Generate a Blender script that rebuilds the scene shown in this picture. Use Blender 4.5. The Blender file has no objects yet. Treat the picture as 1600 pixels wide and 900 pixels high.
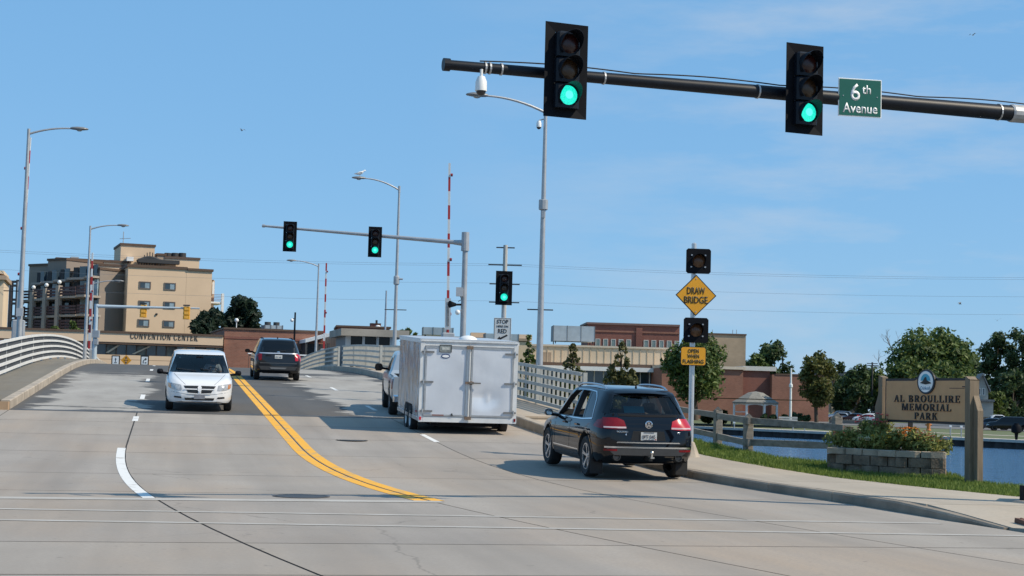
import bpy, bmesh, math, random
import numpy as np
from math import sin, cos, tan, radians, pi, sqrt, atan2
from mathutils import Vector, Matrix
from mathutils.bvhtree import BVHTree

random.seed(7); RNG = np.random.default_rng(11)
SC = bpy.context.scene
COL = SC.collection

# ------------------------------------------------------------------ camera
CH, PITCH, ROLL, FOC = 1.5, radians(3.98), radians(1.5), 2500.0
C_F = Vector((0, cos(PITCH), sin(PITCH)))
_u0 = Vector((0, -sin(PITCH), cos(PITCH))); _r0 = Vector((1, 0, 0))
C_U = _u0 * cos(ROLL) - _r0 * sin(ROLL)
C_R = _r0 * cos(ROLL) + _u0 * sin(ROLL)
cam = bpy.data.cameras.new('camera'); cam.sensor_width = 36; cam.lens = 36 * FOC / 1600
cam.clip_start = .1; cam.clip_end = 5000
camo = bpy.data.objects.new('camera', cam); COL.objects.link(camo)
m = Matrix((C_R, C_U, -C_F)).transposed().to_4x4(); m.translation = (0, 0, CH)
camo.matrix_world = m
SC.camera = camo

# ------------------------------------------------------------------ light
SUN_EL = radians(45); SUN_H = Vector((.966, -.259))      # towards the sun, seen from above
SUN_AZ = atan2(SUN_H.x, SUN_H.y)                          # clockwise from +Y
w = bpy.data.worlds.new('World'); SC.world = w; w.use_nodes = True
nt = w.node_tree; nt.nodes.clear()
def N_(t, typ, **k):
    n = t.nodes.new(typ)
    for a, b in k.items(): setattr(n, a, b)
    return n
out = N_(nt, 'ShaderNodeOutputWorld'); bg = N_(nt, 'ShaderNodeBackground')
sky = N_(nt, 'ShaderNodeTexSky', sky_type='NISHITA', sun_disc=False, sun_elevation=SUN_EL, sun_rotation=SUN_AZ)
sky.air_density = 1.0; sky.dust_density = .2; sky.ozone_density = 3.0; sky.altitude = 0
bg.inputs['Strength'].default_value = .112
# thin cirrus streaks, laid out by direction
tc = N_(nt, 'ShaderNodeTexCoord'); mp = N_(nt, 'ShaderNodeMapping')
mp.inputs['Scale'].default_value = (5.0, 5.0, 22); mp.inputs['Rotation'].default_value = (0, radians(-7), 0); mp.inputs['Location'].default_value = (1.35, .2, .6)
nz = N_(nt, 'ShaderNodeTexNoise'); nz.inputs['Scale'].default_value = 1.0; nz.inputs['Detail'].default_value = 7; nz.inputs['Roughness'].default_value = .6
rp = N_(nt, 'ShaderNodeValToRGB'); rp.color_ramp.elements[0].position = .44; rp.color_ramp.elements[1].position = .74
rp.color_ramp.elements[1].color = (.6, .6, .6, 1)
sxw = N_(nt, 'ShaderNodeSeparateXYZ'); rx = N_(nt, 'ShaderNodeMapRange'); rx.inputs[1].default_value = -.06; rx.inputs[2].default_value = .16; cm = N_(nt, 'ShaderNodeMath', operation='MULTIPLY')   # the cirrus lies to the right
mx = N_(nt, 'ShaderNodeMixRGB', blend_type='MIX'); mx.inputs['Color2'].default_value = (5.2, 5.8, 6.6, 1)
hs = N_(nt, 'ShaderNodeMixRGB', blend_type='MIX'); hs.inputs[0].default_value = .65; hs.inputs[2].default_value = (1.75, 4.45, 7.9, 1)   # even blue air
L = nt.links.new
L(tc.outputs['Generated'], mp.inputs['Vector']); L(mp.outputs['Vector'], nz.inputs['Vector']); L(nz.outputs['Fac'], rp.inputs['Fac'])
L(sky.outputs['Color'], hs.inputs[1]); L(hs.outputs[0], mx.inputs['Color1']); L(tc.outputs['Generated'], sxw.inputs[0]); L(sxw.outputs[0], rx.inputs[0]); L(rp.outputs['Color'], cm.inputs[0]); L(rx.outputs[0], cm.inputs[1]); L(cm.outputs[0], mx.inputs['Fac'])
L(mx.outputs['Color'], bg.inputs['Color']); L(bg.outputs['Background'], out.inputs['Surface'])
sun = bpy.data.lights.new('sun', 'SUN'); sun.energy = 4.9; sun.angle = radians(.53); sun.color = (1, .88, .70)
suno = bpy.data.objects.new('sun', sun); COL.objects.link(suno)
sd = Vector((SUN_H.x * cos(SUN_EL), SUN_H.y * cos(SUN_EL), sin(SUN_EL)))
suno.rotation_euler = (-sd).to_track_quat('-Z', 'Y').to_euler(); suno.location = (30, -10, 60)
vs = SC.view_settings; vs.view_transform = 'Standard'; vs.look = 'None'; vs.exposure = .0; vs.gamma = 1
SC.cycles.max_bounces = 6; SC.cycles.transparent_max_bounces = 12

# ------------------------------------------------------------------ the lie of the land
def ray(px, py):
    v = C_F + C_R * ((px - 800) / FOC) - C_U * ((py - 450) / FOC)
    return v / v.y
def at(px, py, Y):                 # the point at depth Y seen at that place of the photograph
    return Vector((0, 0, CH)) + ray(px, py) * Y
SL = .052
def hz(s):                         # height of the road along its length s
    if s < 24: return 0.
    if s < 36: return SL * (s - 24) ** 2 / 24
    if s < 68: return SL * 6 + SL * (s - 36)
    k = SL / 42; z = SL * 38
    if s < 126: return z + SL * (s - 68) - k * (s - 68) ** 2 / 2
    z = z + SL * 58 - k * 58 ** 2 / 2
    if s < 160: return z - .02 * (s - 126)
    return z - .68
def slope(s): return (hz(s + .5) - hz(s - .5))
RA = radians(12); DX, DY = -sin(RA), cos(RA); NX, NY = cos(RA), sin(RA)
def W(s, o, dz=0.): return Vector((-12 + DX * (s - 71) + NX * o, 70 + DY * (s - 71) + NY * o, hz(s) + dz))
def SO(x, y): return (x + 12) * DX + (y - 70) * DY + 71, (x + 12) * NX + (y - 70) * NY
def along(px, py, o):              # s where the sight line crosses offset o
    v = ray(px, py); a = v.x * NX + v.y * NY; b = -(12 * NX - 70 * NY)   # offset of P = a*Y + 12*NX-70*NY
    Y = (o - (12 * NX - 70 * NY)) / a
    p = Vector((0, 0, CH)) + v * Y
    return SO(p.x, p.y)[0], p

# ------------------------------------------------------------------ materials
MATS = {}
def mat(name, col, rough=.6, metal=0., var=.12, scale=6., bump=0., bscale=60., coat=0., spec=.5, stretch=(1, 1, 1), col2=None, thr=None, emit=None, coord='Object', detail=5):
    if name in MATS: return MATS[name]
    m = bpy.data.materials.new(name); m.use_nodes = True; t = m.node_tree; p = t.nodes['Principled BSDF']
    p.inputs['Roughness'].default_value = rough; p.inputs['Metallic'].default_value = metal
    p.inputs['Specular IOR Level'].default_value = spec; p.inputs['Coat Weight'].default_value = coat
    if coat: p.inputs['Coat Roughness'].default_value = .04
    tc = N_(t, 'ShaderNodeTexCoord'); mp = N_(t, 'ShaderNodeMapping'); mp.inputs['Scale'].default_value = stretch
    t.links.new(tc.outputs[coord], mp.inputs['Vector'])
    nz = N_(t, 'ShaderNodeTexNoise'); nz.inputs['Scale'].default_value = scale; nz.inputs['Detail'].default_value = detail; nz.inputs['Roughness'].default_value = .6
    t.links.new(mp.outputs['Vector'], nz.inputs['Vector'])
    r = N_(t, 'ShaderNodeValToRGB'); e = r.color_ramp.elements
    lo, hi = (.3, .7) if thr is None else thr
    e[0].position = lo; e[1].position = hi
    c2 = col2 if col2 else tuple(min(1, c * (1 + var)) for c in col)
    c1 = col if col2 else tuple(c * (1 - var) for c in col)
    e[0].color = (*c1, 1); e[1].color = (*c2, 1)
    t.links.new(nz.outputs['Fac'], r.inputs['Fac']); t.links.new(r.outputs['Color'], p.inputs['Base Color'])
    if bump:
        n2 = N_(t, 'ShaderNodeTexNoise'); n2.inputs['Scale'].default_value = bscale; n2.inputs['Detail'].default_value = 4
        b = N_(t, 'ShaderNodeBump'); b.inputs['Strength'].default_value = bump; b.inputs['Distance'].default_value = .02
        t.links.new(mp.outputs['Vector'], n2.inputs['Vector']); t.links.new(n2.outputs['Fac'], b.inputs['Height']); t.links.new(b.outputs['Normal'], p.inputs['Normal'])
    if emit:
        p.inputs['Emission Color'].default_value = (*emit[0], 1); p.inputs['Emission Strength'].default_value = emit[1]
    MATS[name] = m
    return m
def glassmat(name, tint=.45, rough=.02, col=(.85, .95, 1.)):
    m = bpy.data.materials.new(name); m.use_nodes = True; t = m.node_tree; t.nodes.clear()
    o = N_(t, 'ShaderNodeOutputMaterial'); mixn = N_(t, 'ShaderNodeMixShader'); tr = N_(t, 'ShaderNodeBsdfTransparent'); gl = N_(t, 'ShaderNodeBsdfGlossy'); lw = N_(t, 'ShaderNodeFresnel')
    lw.inputs['IOR'].default_value = 1.5
    tr.inputs['Color'].default_value = (tint * col[0], tint * col[1], tint * col[2], 1); gl.inputs['Roughness'].default_value = rough
    t.links.new(lw.outputs[0], mixn.inputs[0]); t.links.new(tr.outputs[0], mixn.inputs[1]); t.links.new(gl.outputs[0], mixn.inputs[2]); t.links.new(mixn.outputs[0], o.inputs['Surface'])
    MATS[name] = m; return m
def leafmat(name, dark, light, rough=.55):
    m = bpy.data.materials.new(name); m.use_nodes = True; t = m.node_tree; p = t.nodes['Principled BSDF']
    g = N_(t, 'ShaderNodeNewGeometry'); r = N_(t, 'ShaderNodeValToRGB')
    r.color_ramp.elements[0].color = (*dark, 1); r.color_ramp.elements[1].color = (*light, 1)
    t.links.new(g.outputs['Random Per Island'], r.inputs['Fac']); t.links.new(r.outputs['Color'], p.inputs['Base Color'])
    p.inputs['Roughness'].default_value = rough; p.inputs['Specular IOR Level'].default_value = .3
    tl = N_(t, 'ShaderNodeBsdfTranslucent'); mxs = N_(t, 'ShaderNodeMixShader'); mxs.inputs[0].default_value = .35
    t.links.new(r.outputs['Color'], tl.inputs['Color']); o = t.nodes['Material Output']
    t.links.new(p.outputs[0], mxs.inputs[1]); t.links.new(tl.outputs[0], mxs.inputs[2]); t.links.new(mxs.outputs[0], o.inputs['Surface'])
    MATS[name] = m; return m
def brickmat(name, c1, c2, mortar, scale=1., rough=.85, bw=.4, bh=.13):
    m = bpy.data.materials.new(name); m.use_nodes = True; t = m.node_tree; p = t.nodes['Principled BSDF']; p.inputs['Roughness'].default_value = rough
    tc = N_(t, 'ShaderNodeTexCoord'); sx = N_(t, 'ShaderNodeSeparateXYZ'); ad = N_(t, 'ShaderNodeMath', operation='ADD'); cx = N_(t, 'ShaderNodeCombineXYZ')
    t.links.new(tc.outputs['Object'], sx.inputs[0]); t.links.new(sx.outputs[0], ad.inputs[0]); t.links.new(sx.outputs[1], ad.inputs[1])
    t.links.new(ad.outputs[0], cx.inputs[0]); t.links.new(sx.outputs[2], cx.inputs[1])
    b = N_(t, 'ShaderNodeTexBrick'); b.inputs['Scale'].default_value = scale; b.inputs['Brick Width'].default_value = bw; b.inputs['Row Height'].default_value = bh; b.inputs['Mortar Size'].default_value = .012
    b.inputs['Color1'].default_value = (*c1, 1); b.inputs['Color2'].default_value = (*c2, 1); b.inputs['Mortar'].default_value = (*mortar, 1)
    t.links.new(cx.outputs[0], b.inputs['Vector'])
    nz = N_(t, 'ShaderNodeTexNoise'); nz.inputs['Scale'].default_value = .35; nz.inputs['Detail'].default_value = 6; t.links.new(tc.outputs['Object'], nz.inputs['Vector'])
    mx = N_(t, 'ShaderNodeMixRGB', blend_type='MULTIPLY'); mx.inputs['Fac'].default_value = .55
    t.links.new(b.outputs['Color'], mx.inputs['Color1']); t.links.new(nz.outputs['Fac'], mx.inputs['Color2'])
    gm = N_(t, 'ShaderNodeMixRGB', blend_type='MULTIPLY'); gm.inputs['Fac'].default_value = 1; gm.inputs['Color2'].default_value = (1.35, 1.35, 1.35, 1)
    t.links.new(mx.outputs['Color'], gm.inputs['Color1'])
    t.links.new(gm.outputs['Color'], p.inputs['Base Color']); MATS[name] = m; return m

STEEL = mat('galvanised_steel', (.42, .43, .44), .5, .55, .1, 5)
STEELB = mat('grey_steel', (.36, .38, .40), .5, .3, .12, 3)
BLACKP = mat('black_powder_coat', (.006, .009, .015), .45, 0, .25, 8, spec=.25)
BLACKM = mat('black_matte', (.006, .007, .010), .7, 0, .2, 9, spec=.12)
DKGREY = mat('dark_grey_plastic', (.035, .036, .038), .6, 0, .15, 9)
RUBBER = mat('rubber', (.018, .018, .019), .8, 0, .25, 12)
CHROME = mat('chrome', (.75, .76, .78), .12, 1, .03)
WHITEP = mat('white_paint', (.74, .75, .74), .45, 0, .06, 3)
RAILW = mat('rail_paint', (.66, .66, .64), .5, 0, .1, 2.2)
RAILSH = mat('rail_shaded_paint', (.40, .40, .37), .55, 0, .14, 2.2)  # rail paint darkened: shade of the right railings put into the colour
REDP = mat('red_paint', (.42, .03, .025), .5, 0, .1)
YELLOW = mat('sign_yellow', (.80, .36, .015), .45, 0, .05, 4)
GREENS = mat('sign_green', (.0, .105, .075), .45, 0, .06, 4)
LETTERW = mat('white_lettering', (.82, .83, .82), .5, 0, .03)
LETTERB = mat('black_lettering', (.012, .012, .013), .55, 0, .1)
GREENL = mat('green_lens_lit', (.01, .20, .16), .3, 0, .05, emit=((.02, .90, .68), 1.1))
GREENC = mat('green_lens_hot_spot', (.05, .4, .3), .3, 0, .05, emit=((.12, .97, .76), 1.15))
_t = GREENL.node_tree; _v = N_(_t, 'ShaderNodeTexVoronoi'); _v.inputs['Scale'].default_value = 70; _r = N_(_t, 'ShaderNodeMapRange'); _r.inputs[1].default_value = .1; _r.inputs[2].default_value = .75; _r.inputs[3].default_value = 1.3; _r.inputs[4].default_value = .8
_c = N_(_t, 'ShaderNodeTexCoord'); _t.links.new(_c.outputs['Object'], _v.inputs['Vector']); _t.links.new(_v.outputs['Distance'], _r.inputs[0]); _t.links.new(_r.outputs[0], _t.nodes['Principled BSDF'].inputs['Emission Strength'])   # cluster of small lamps
REDL = mat('red_lens', (.028, .006, .005), .3, 0, .15, 30)
AMBL = mat('amber_lens', (.042, .022, .010), .3, 0, .15, 30)

# ------------------------------------------------------------------ shape builder
class G:
    def __init__(s): s.v = []; s.f = []; s.mi = []; s.cur = 0
    def add(s, vs, fs):
        b = len(s.v); s.v += [tuple(x) for x in vs]; s.f += [tuple(b + i for i in f) for f in fs]; s.mi += [s.cur] * len(fs); return s
    def obox(s, o, u, v, w):       # corner and three edges
        o, u, v, w = map(Vector, (o, u, v, w))
        p = [o, o + u, o + u + v, o + v, o + w, o + u + w, o + u + v + w, o + v + w]
        return s.add(p, [(3, 2, 1, 0), (4, 5, 6, 7), (0, 1, 5, 4), (1, 2, 6, 5), (2, 3, 7, 6), (3, 0, 4, 7)])
    def box(s, c, size, rz=0.):
        x, y, z = size; u = Vector((cos(rz), sin(rz), 0)); v = Vector((-sin(rz), cos(rz), 0))
        return s.obox(Vector(c) - u * x / 2 - v * y / 2 - Vector((0, 0, z / 2)), u * x, v * y, (0, 0, z))
    def bbox(s, a, b): return s.obox(a, (b[0] - a[0], 0, 0), (0, b[1] - a[1], 0), (0, 0, b[2] - a[2]))
    def bev(s, c, size, r=.02, rz=0.):   # box with chamfered vertical and top edges
        x, y, z = [q / 2 for q in size]; ring = []
        for (sx, sy) in ((-1, -1), (1, -1), (1, 1), (-1, 1)):
            a = (sx * (x - r), sy * y); b = (sx * x, sy * (y - r)); ring += ([a, b] if sx * sy < 0 else [b, a])
        ring = ring[1:] + ring[:1]
        cs, sn = cos(rz), sin(rz); L = []
        for zz, k in ((-z, 0), (z - r, 0), (z, r)):
            for (a, b) in ring:
                aa = a - (k if a > 0 else -k); bb = b - (k if b > 0 else -k)
                L.append((c[0] + aa * cs - bb * sn, c[1] + aa * sn + bb * cs, c[2] + zz))
        F = [tuple(range(7, -1, -1)), tuple(range(16, 24))]
        for k in range(2):
            for i in range(8): j = (i + 1) % 8; F.append((k * 8 + i, k * 8 + j, k * 8 + 8 + j, k * 8 + 8 + i))
        return s.add(L, F)
    def cyl(s, p, q, r0, r1=None, n=12, caps=True):
        p, q = Vector(p), Vector(q); r1 = r0 if r1 is None else r1; d = (q - p)
        if d.length < 1e-9: return s
        d.normalize(); a = d.orthogonal().normalized(); b = d.cross(a); V = []
        for c, r in ((p, r0), (q, r1)):
            for i in range(n): t = 2 * pi * i / n; V.append(c + (a * cos(t) + b * sin(t)) * r)
        F = [(i, (i + 1) % n, n + (i + 1) % n, n + i) for i in range(n)]
        if caps: F += [tuple(range(n - 1, -1, -1)), tuple(range(n, 2 * n))]
        return s.add(V, F)
    def tube(s, pts, r, n=8):
        pts = [Vector(p) for p in pts]; R = r if isinstance(r, (list, tuple)) else [r] * len(pts); V = []; a = None
        for i, p in enumerate(pts):
            d = (pts[min(i + 1, len(pts) - 1)] - pts[max(i - 1, 0)]).normalized()
            a = d.orthogonal().normalized() if a is None else (a - d * a.dot(d)).normalized()
            b = d.cross(a)
            for k in range(n): t = 2 * pi * k / n; V.append(p + (a * cos(t) + b * sin(t)) * R[i])
        F = []
        for i in range(len(pts) - 1):
            for k in range(n): j = (k + 1) % n; F.append((i * n + k, i * n + j, (i + 1) * n + j, (i + 1) * n + k))
        F += [tuple(range(n - 1, -1, -1)), tuple(range((len(pts) - 1) * n, len(pts) * n))]
        return s.add(V, F)
    def lathe(s, prof, o=(0, 0, 0), ax=(0, 0, 1), n=20, closed=False):   # prof: (radius, along axis)
        ax = Vector(ax).normalized(); a = ax.orthogonal().normalized(); b = ax.cross(a); o = Vector(o); V = []; m_ = len(prof)
        for i in range(n):
            t = 2 * pi * i / n
            for (r, h) in prof: V.append(o + ax * h + (a * cos(t) + b * sin(t)) * r)
        F = []
        for i in range(n):
            j = (i + 1) % n
            for k in range(m_ - (0 if closed else 1)): l = (k + 1) % m_; F.append((i * m_ + k, j * m_ + k, j * m_ + l, i * m_ + l))
        return s.add(V, F)
    def sphere(s, c, r, n=12, sq=(1, 1, 1)):
        prof = [(max(1e-4, r * sin(pi * k / 8)), -r * cos(pi * k / 8)) for k in range(9)]; b = len(s.v); s.lathe(prof, n=n)
        for i in range(b, len(s.v)): x, y, z = s.v[i]; s.v[i] = (c[0] + x * sq[0], c[1] + y * sq[1], c[2] + z * sq[2])
        return s
    def prism(s, poly, o, u, v, d):    # polygon in the plane o+u*a+v*b, pushed along d
        o, u, v, d = map(Vector, (o, u, v, d)); n = len(poly)
        P = [o + u * a + v * b for a, b in poly]
        return s.add(P + [p + d for p in P], [tuple(range(n - 1, -1, -1)), tuple(range(n, 2 * n))] + [(i, (i + 1) % n, n + (i + 1) % n, n + i) for i in range(n)])
    def grid(s, rows):                 # rows of equally many points
        m_ = len(rows[0]); V = [p for r in rows for p in r]; F = []
        for i in range(len(rows) - 1):
            for k in range(m_ - 1): F.append((i * m_ + k, i * m_ + k + 1, (i + 1) * m_ + k + 1, (i + 1) * m_ + k))
        return s.add(V, F)
    def build(s, name, mats, parent=None, world=False, smooth=None, kind=None, recalc=True):
        me = bpy.data.meshes.new(name)
        V = s.v
        if world and parent is not None:
            l = wloc(parent); V = [(x - l.x, y - l.y, z - l.z) for x, y, z in V]
        me.from_pydata(V, [], s.f)
        for mm in (mats if isinstance(mats, (list, tuple)) else [mats]): me.materials.append(mm)
        if isinstance(mats, (list, tuple)) and len(mats) > 1: me.polygons.foreach_set('material_index', s.mi)
        if recalc:
            b = bmesh.new(); b.from_mesh(me); bmesh.ops.recalc_face_normals(b, faces=b.faces); b.to_mesh(me); b.free()
        if smooth is not None:
            me.shade_smooth(); me.set_sharp_from_angle(angle=radians(smooth))
        return link(name, me, parent, kind)
def wloc(o):
    l = Vector((0, 0, 0))
    while o is not None: l = l + o.location; o = o.parent
    return l
def link(name, me, parent=None, kind=None):
    o = bpy.data.objects.new(name, me); COL.objects.link(o)
    if parent is not None: o.parent = parent
    if kind: o['kind'] = kind
    return o
def tag(o, label, cat, group=None):
    o['label'] = label; o['category'] = cat
    if group: o['group'] = group
    return o
def thing(name, label, cat, loc=(0, 0, 0), rz=0., group=None, rot=None):
    o = bpy.data.objects.new(name, None); COL.objects.link(o); o.empty_display_size = .2
    o.location = loc; o.rotation_euler = rot if rot else (0, 0, rz)
    return tag(o, label, cat, group)
def kids(o): return [c for c in list(COL.objects) if c.parent == o]
def copy_tree(o, parent=None):
    ch = kids(o); c = o.copy(); COL.objects.link(c)
    if parent is not None: c.parent = parent
    for k in ch: copy_tree(k, c)
    return c
def text(s, size, o, u, v, mats, parent, name='lettering', depth=.006, bold=0., world=False, wide=None, align='CENTER'):
    """flat sans lettering on a sign: o = middle of the line, u and v its right and up"""
    cu = bpy.data.curves.new('t', 'FONT'); cu.body = s; cu.size = 1; cu.align_x = align; cu.align_y = 'CENTER'; cu.offset = bold; cu.resolution_u = 3
    ob = bpy.data.objects.new('t', cu); COL.objects.link(ob); bpy.context.view_layer.update()
    me = bpy.data.meshes.new_from_object(ob.evaluated_get(bpy.context.evaluated_depsgraph_get()))
    bpy.data.objects.remove(ob); bpy.data.curves.remove(cu)
    xs = [a.co.x for a in me.vertices]; ys = [a.co.y for a in me.vertices]
    hh = .72 if not any(ch.islower() for ch in s) else .72; k = size / hh
    kx = k if wide is None else wide / (max(xs) - min(xs)); cx = (max(xs) + min(xs)) / 2
    cy = (max(ys) + min(ys)) / 2
    o, u, v = Vector(o), Vector(u).normalized(), Vector(v).normalized(); n = u.cross(v)
    l = wloc(parent) if (world and parent is not None) else Vector((0, 0, 0))
    b = bmesh.new(); b.from_mesh(me)
    r = bmesh.ops.extrude_face_region(b, geom=list(b.faces)); up = [g for g in r['geom'] if isinstance(g, bmesh.types.BMVert)]
    for q in up: q.co.z += 1
    for q in b.verts: c = q.co.copy(); q.co = o + u * ((c.x - cx) * kx) + v * ((c.y - cy) * k) + n * (depth * c.z) - l
    bmesh.ops.recalc_face_normals(b, faces=b.faces); b.to_mesh(me); b.free()
    me.materials.clear(); me.materials.append(mats)
    return link(name, me, parent)
# a small bold serif alphabet, cut as solid letters
def serif_glyph(ch):
    T, t, sh, se = .175, .07, .05, .06; P = []
    def rect(x0, y0, x1, y1): P.append([(x0, y0), (x1, y0), (x1, y1), (x0, y1)])
    def stem(x, w_=T, top=1, bot=1, y0=0, y1=1):
        rect(x, y0, x + w_, y1)
        if bot: rect(x - se, y0, x + w_ + se, y0 + sh)
        if top: rect(x - se, y1 - sh, x + w_ + se, y1)
    def diag(x0, y0, x1, y1, w_): P.append([(x0, y0), (x0 + w_, y0), (x1 + w_, y1), (x1, y1)])
    def arc(cx, cy, rx, ry, a0, a1, tk, tn, n=12):
        for i in range(n):
            q = []
            for aa, inn in ((i, 0), (i + 1, 0), (i + 1, 1), (i, 1)):
                a = radians(a0 + (a1 - a0) * aa / n); q.append((cx + (rx - inn * tk) * cos(a), cy + (ry - inn * tn) * sin(a)))
            P.append(q)
    if ch == 'I': stem(.1); return P, .4
    if ch == 'L': stem(.1); rect(.3, 0, .68, t); rect(.63, 0, .68, .3); return P, .74
    if ch == 'E': stem(.1); rect(.3, 0, .68, t); rect(.63, 0, .68, .27); rect(.3, 1 - t, .65, 1); rect(.60, .75, .65, 1); rect(.3, .47, .52, .47 + t); rect(.49, .38, .53, .64); return P, .76
    if ch == 'T': stem(.29, top=0); rect(.03, 1 - t, .75, 1); rect(.03, .74, .08, 1); rect(.70, .74, .75, 1); return P, .80
    if ch in 'BRP':
        stem(.1)
        if ch == 'B': arc(.42, .75, .26, .25, -90, 90, T, t); arc(.44, .26, .30, .26, -90, 90, T, t); rect(.28, 1 - t, .43, 1); rect(.28, .46, .45, .46 + t); rect(.28, 0, .45, t); return P, .82
        arc(.42, .73, .30, .27, -90, 90, T, t); rect(.28, 1 - t, .43, 1); rect(.28, .46, .43, .46 + t)
        if ch == 'R': diag(.60, 0, .38, .48, T); rect(.55, 0, .92, sh); return P, .90
        return P, .78
    if ch in 'OC':
        if ch == 'O': arc(.45, .5, .43, .52, 0, 360, T, t, 20); return P, .92
        arc(.47, .5, .43, .52, 48, 312, T, t, 16); rect(.72, .66, .78, .98); rect(.72, .05, .76, .30); return P, .86
    if ch == 'U': stem(.1, bot=0, y0=.3); stem(.62, .09, bot=0, y0=.3); arc(.405, .32, .305, .34, 180, 360, .16, .09); return P, .84
    if ch == 'A': diag(.06, 0, .38, 1, .09); diag(.58, 0, .34, 1, T); rect(.22, .30, .64, .30 + t); rect(-.02, 0, .24, sh); rect(.50, 0, .86, sh); return P, .86
    if ch == 'V': diag(.32, 0, .06, 1, T); diag(.40, 0, .66, 1, .09); rect(-.02, 1 - sh, .34, 1); rect(.56, 1 - sh, .84, 1); return P, .84
    if ch == 'M': stem(.1, .09); stem(.82, T); diag(.46, 0, .14, 1, T); diag(.50, 0, .82, 1, .09); return P, 1.12
    if ch == 'N': stem(.1, .09); stem(.70, .09); diag(.58, 0, .10, 1, T); return P, .90
    if ch == 'K': stem(.1); diag(.28, .42, .62, 1, .09); diag(.62, 0, .38, .56, T); rect(.55, 0, .92, sh); rect(.54, 1 - sh, .82, 1); return P, .90
    return [], .42
def serif_line(s, h, wide, o, u, v, material, parent, depth=.02, world=False, name='letter', gap=.10):
    o, u, v = Vector(o), Vector(u).normalized(), Vector(v).normalized(); n = u.cross(v); x = 0; gl = []
    for ch in s:
        P, adv = serif_glyph(ch); gl.append((P, x)); x += adv + gap
    x -= gap; k = wide / x; res = []
    for P, x0 in gl:
        if not P: continue
        g = G()
        for i, poly in enumerate(P):
            e = depth * (1 + .03 * i)
            g.prism([((x0 + a - x / 2) * k, (b - .5) * h) for a, b in poly], o, u, v, n * e)
        res.append(g.build(name, material, parent, world=world))
    return res
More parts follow.
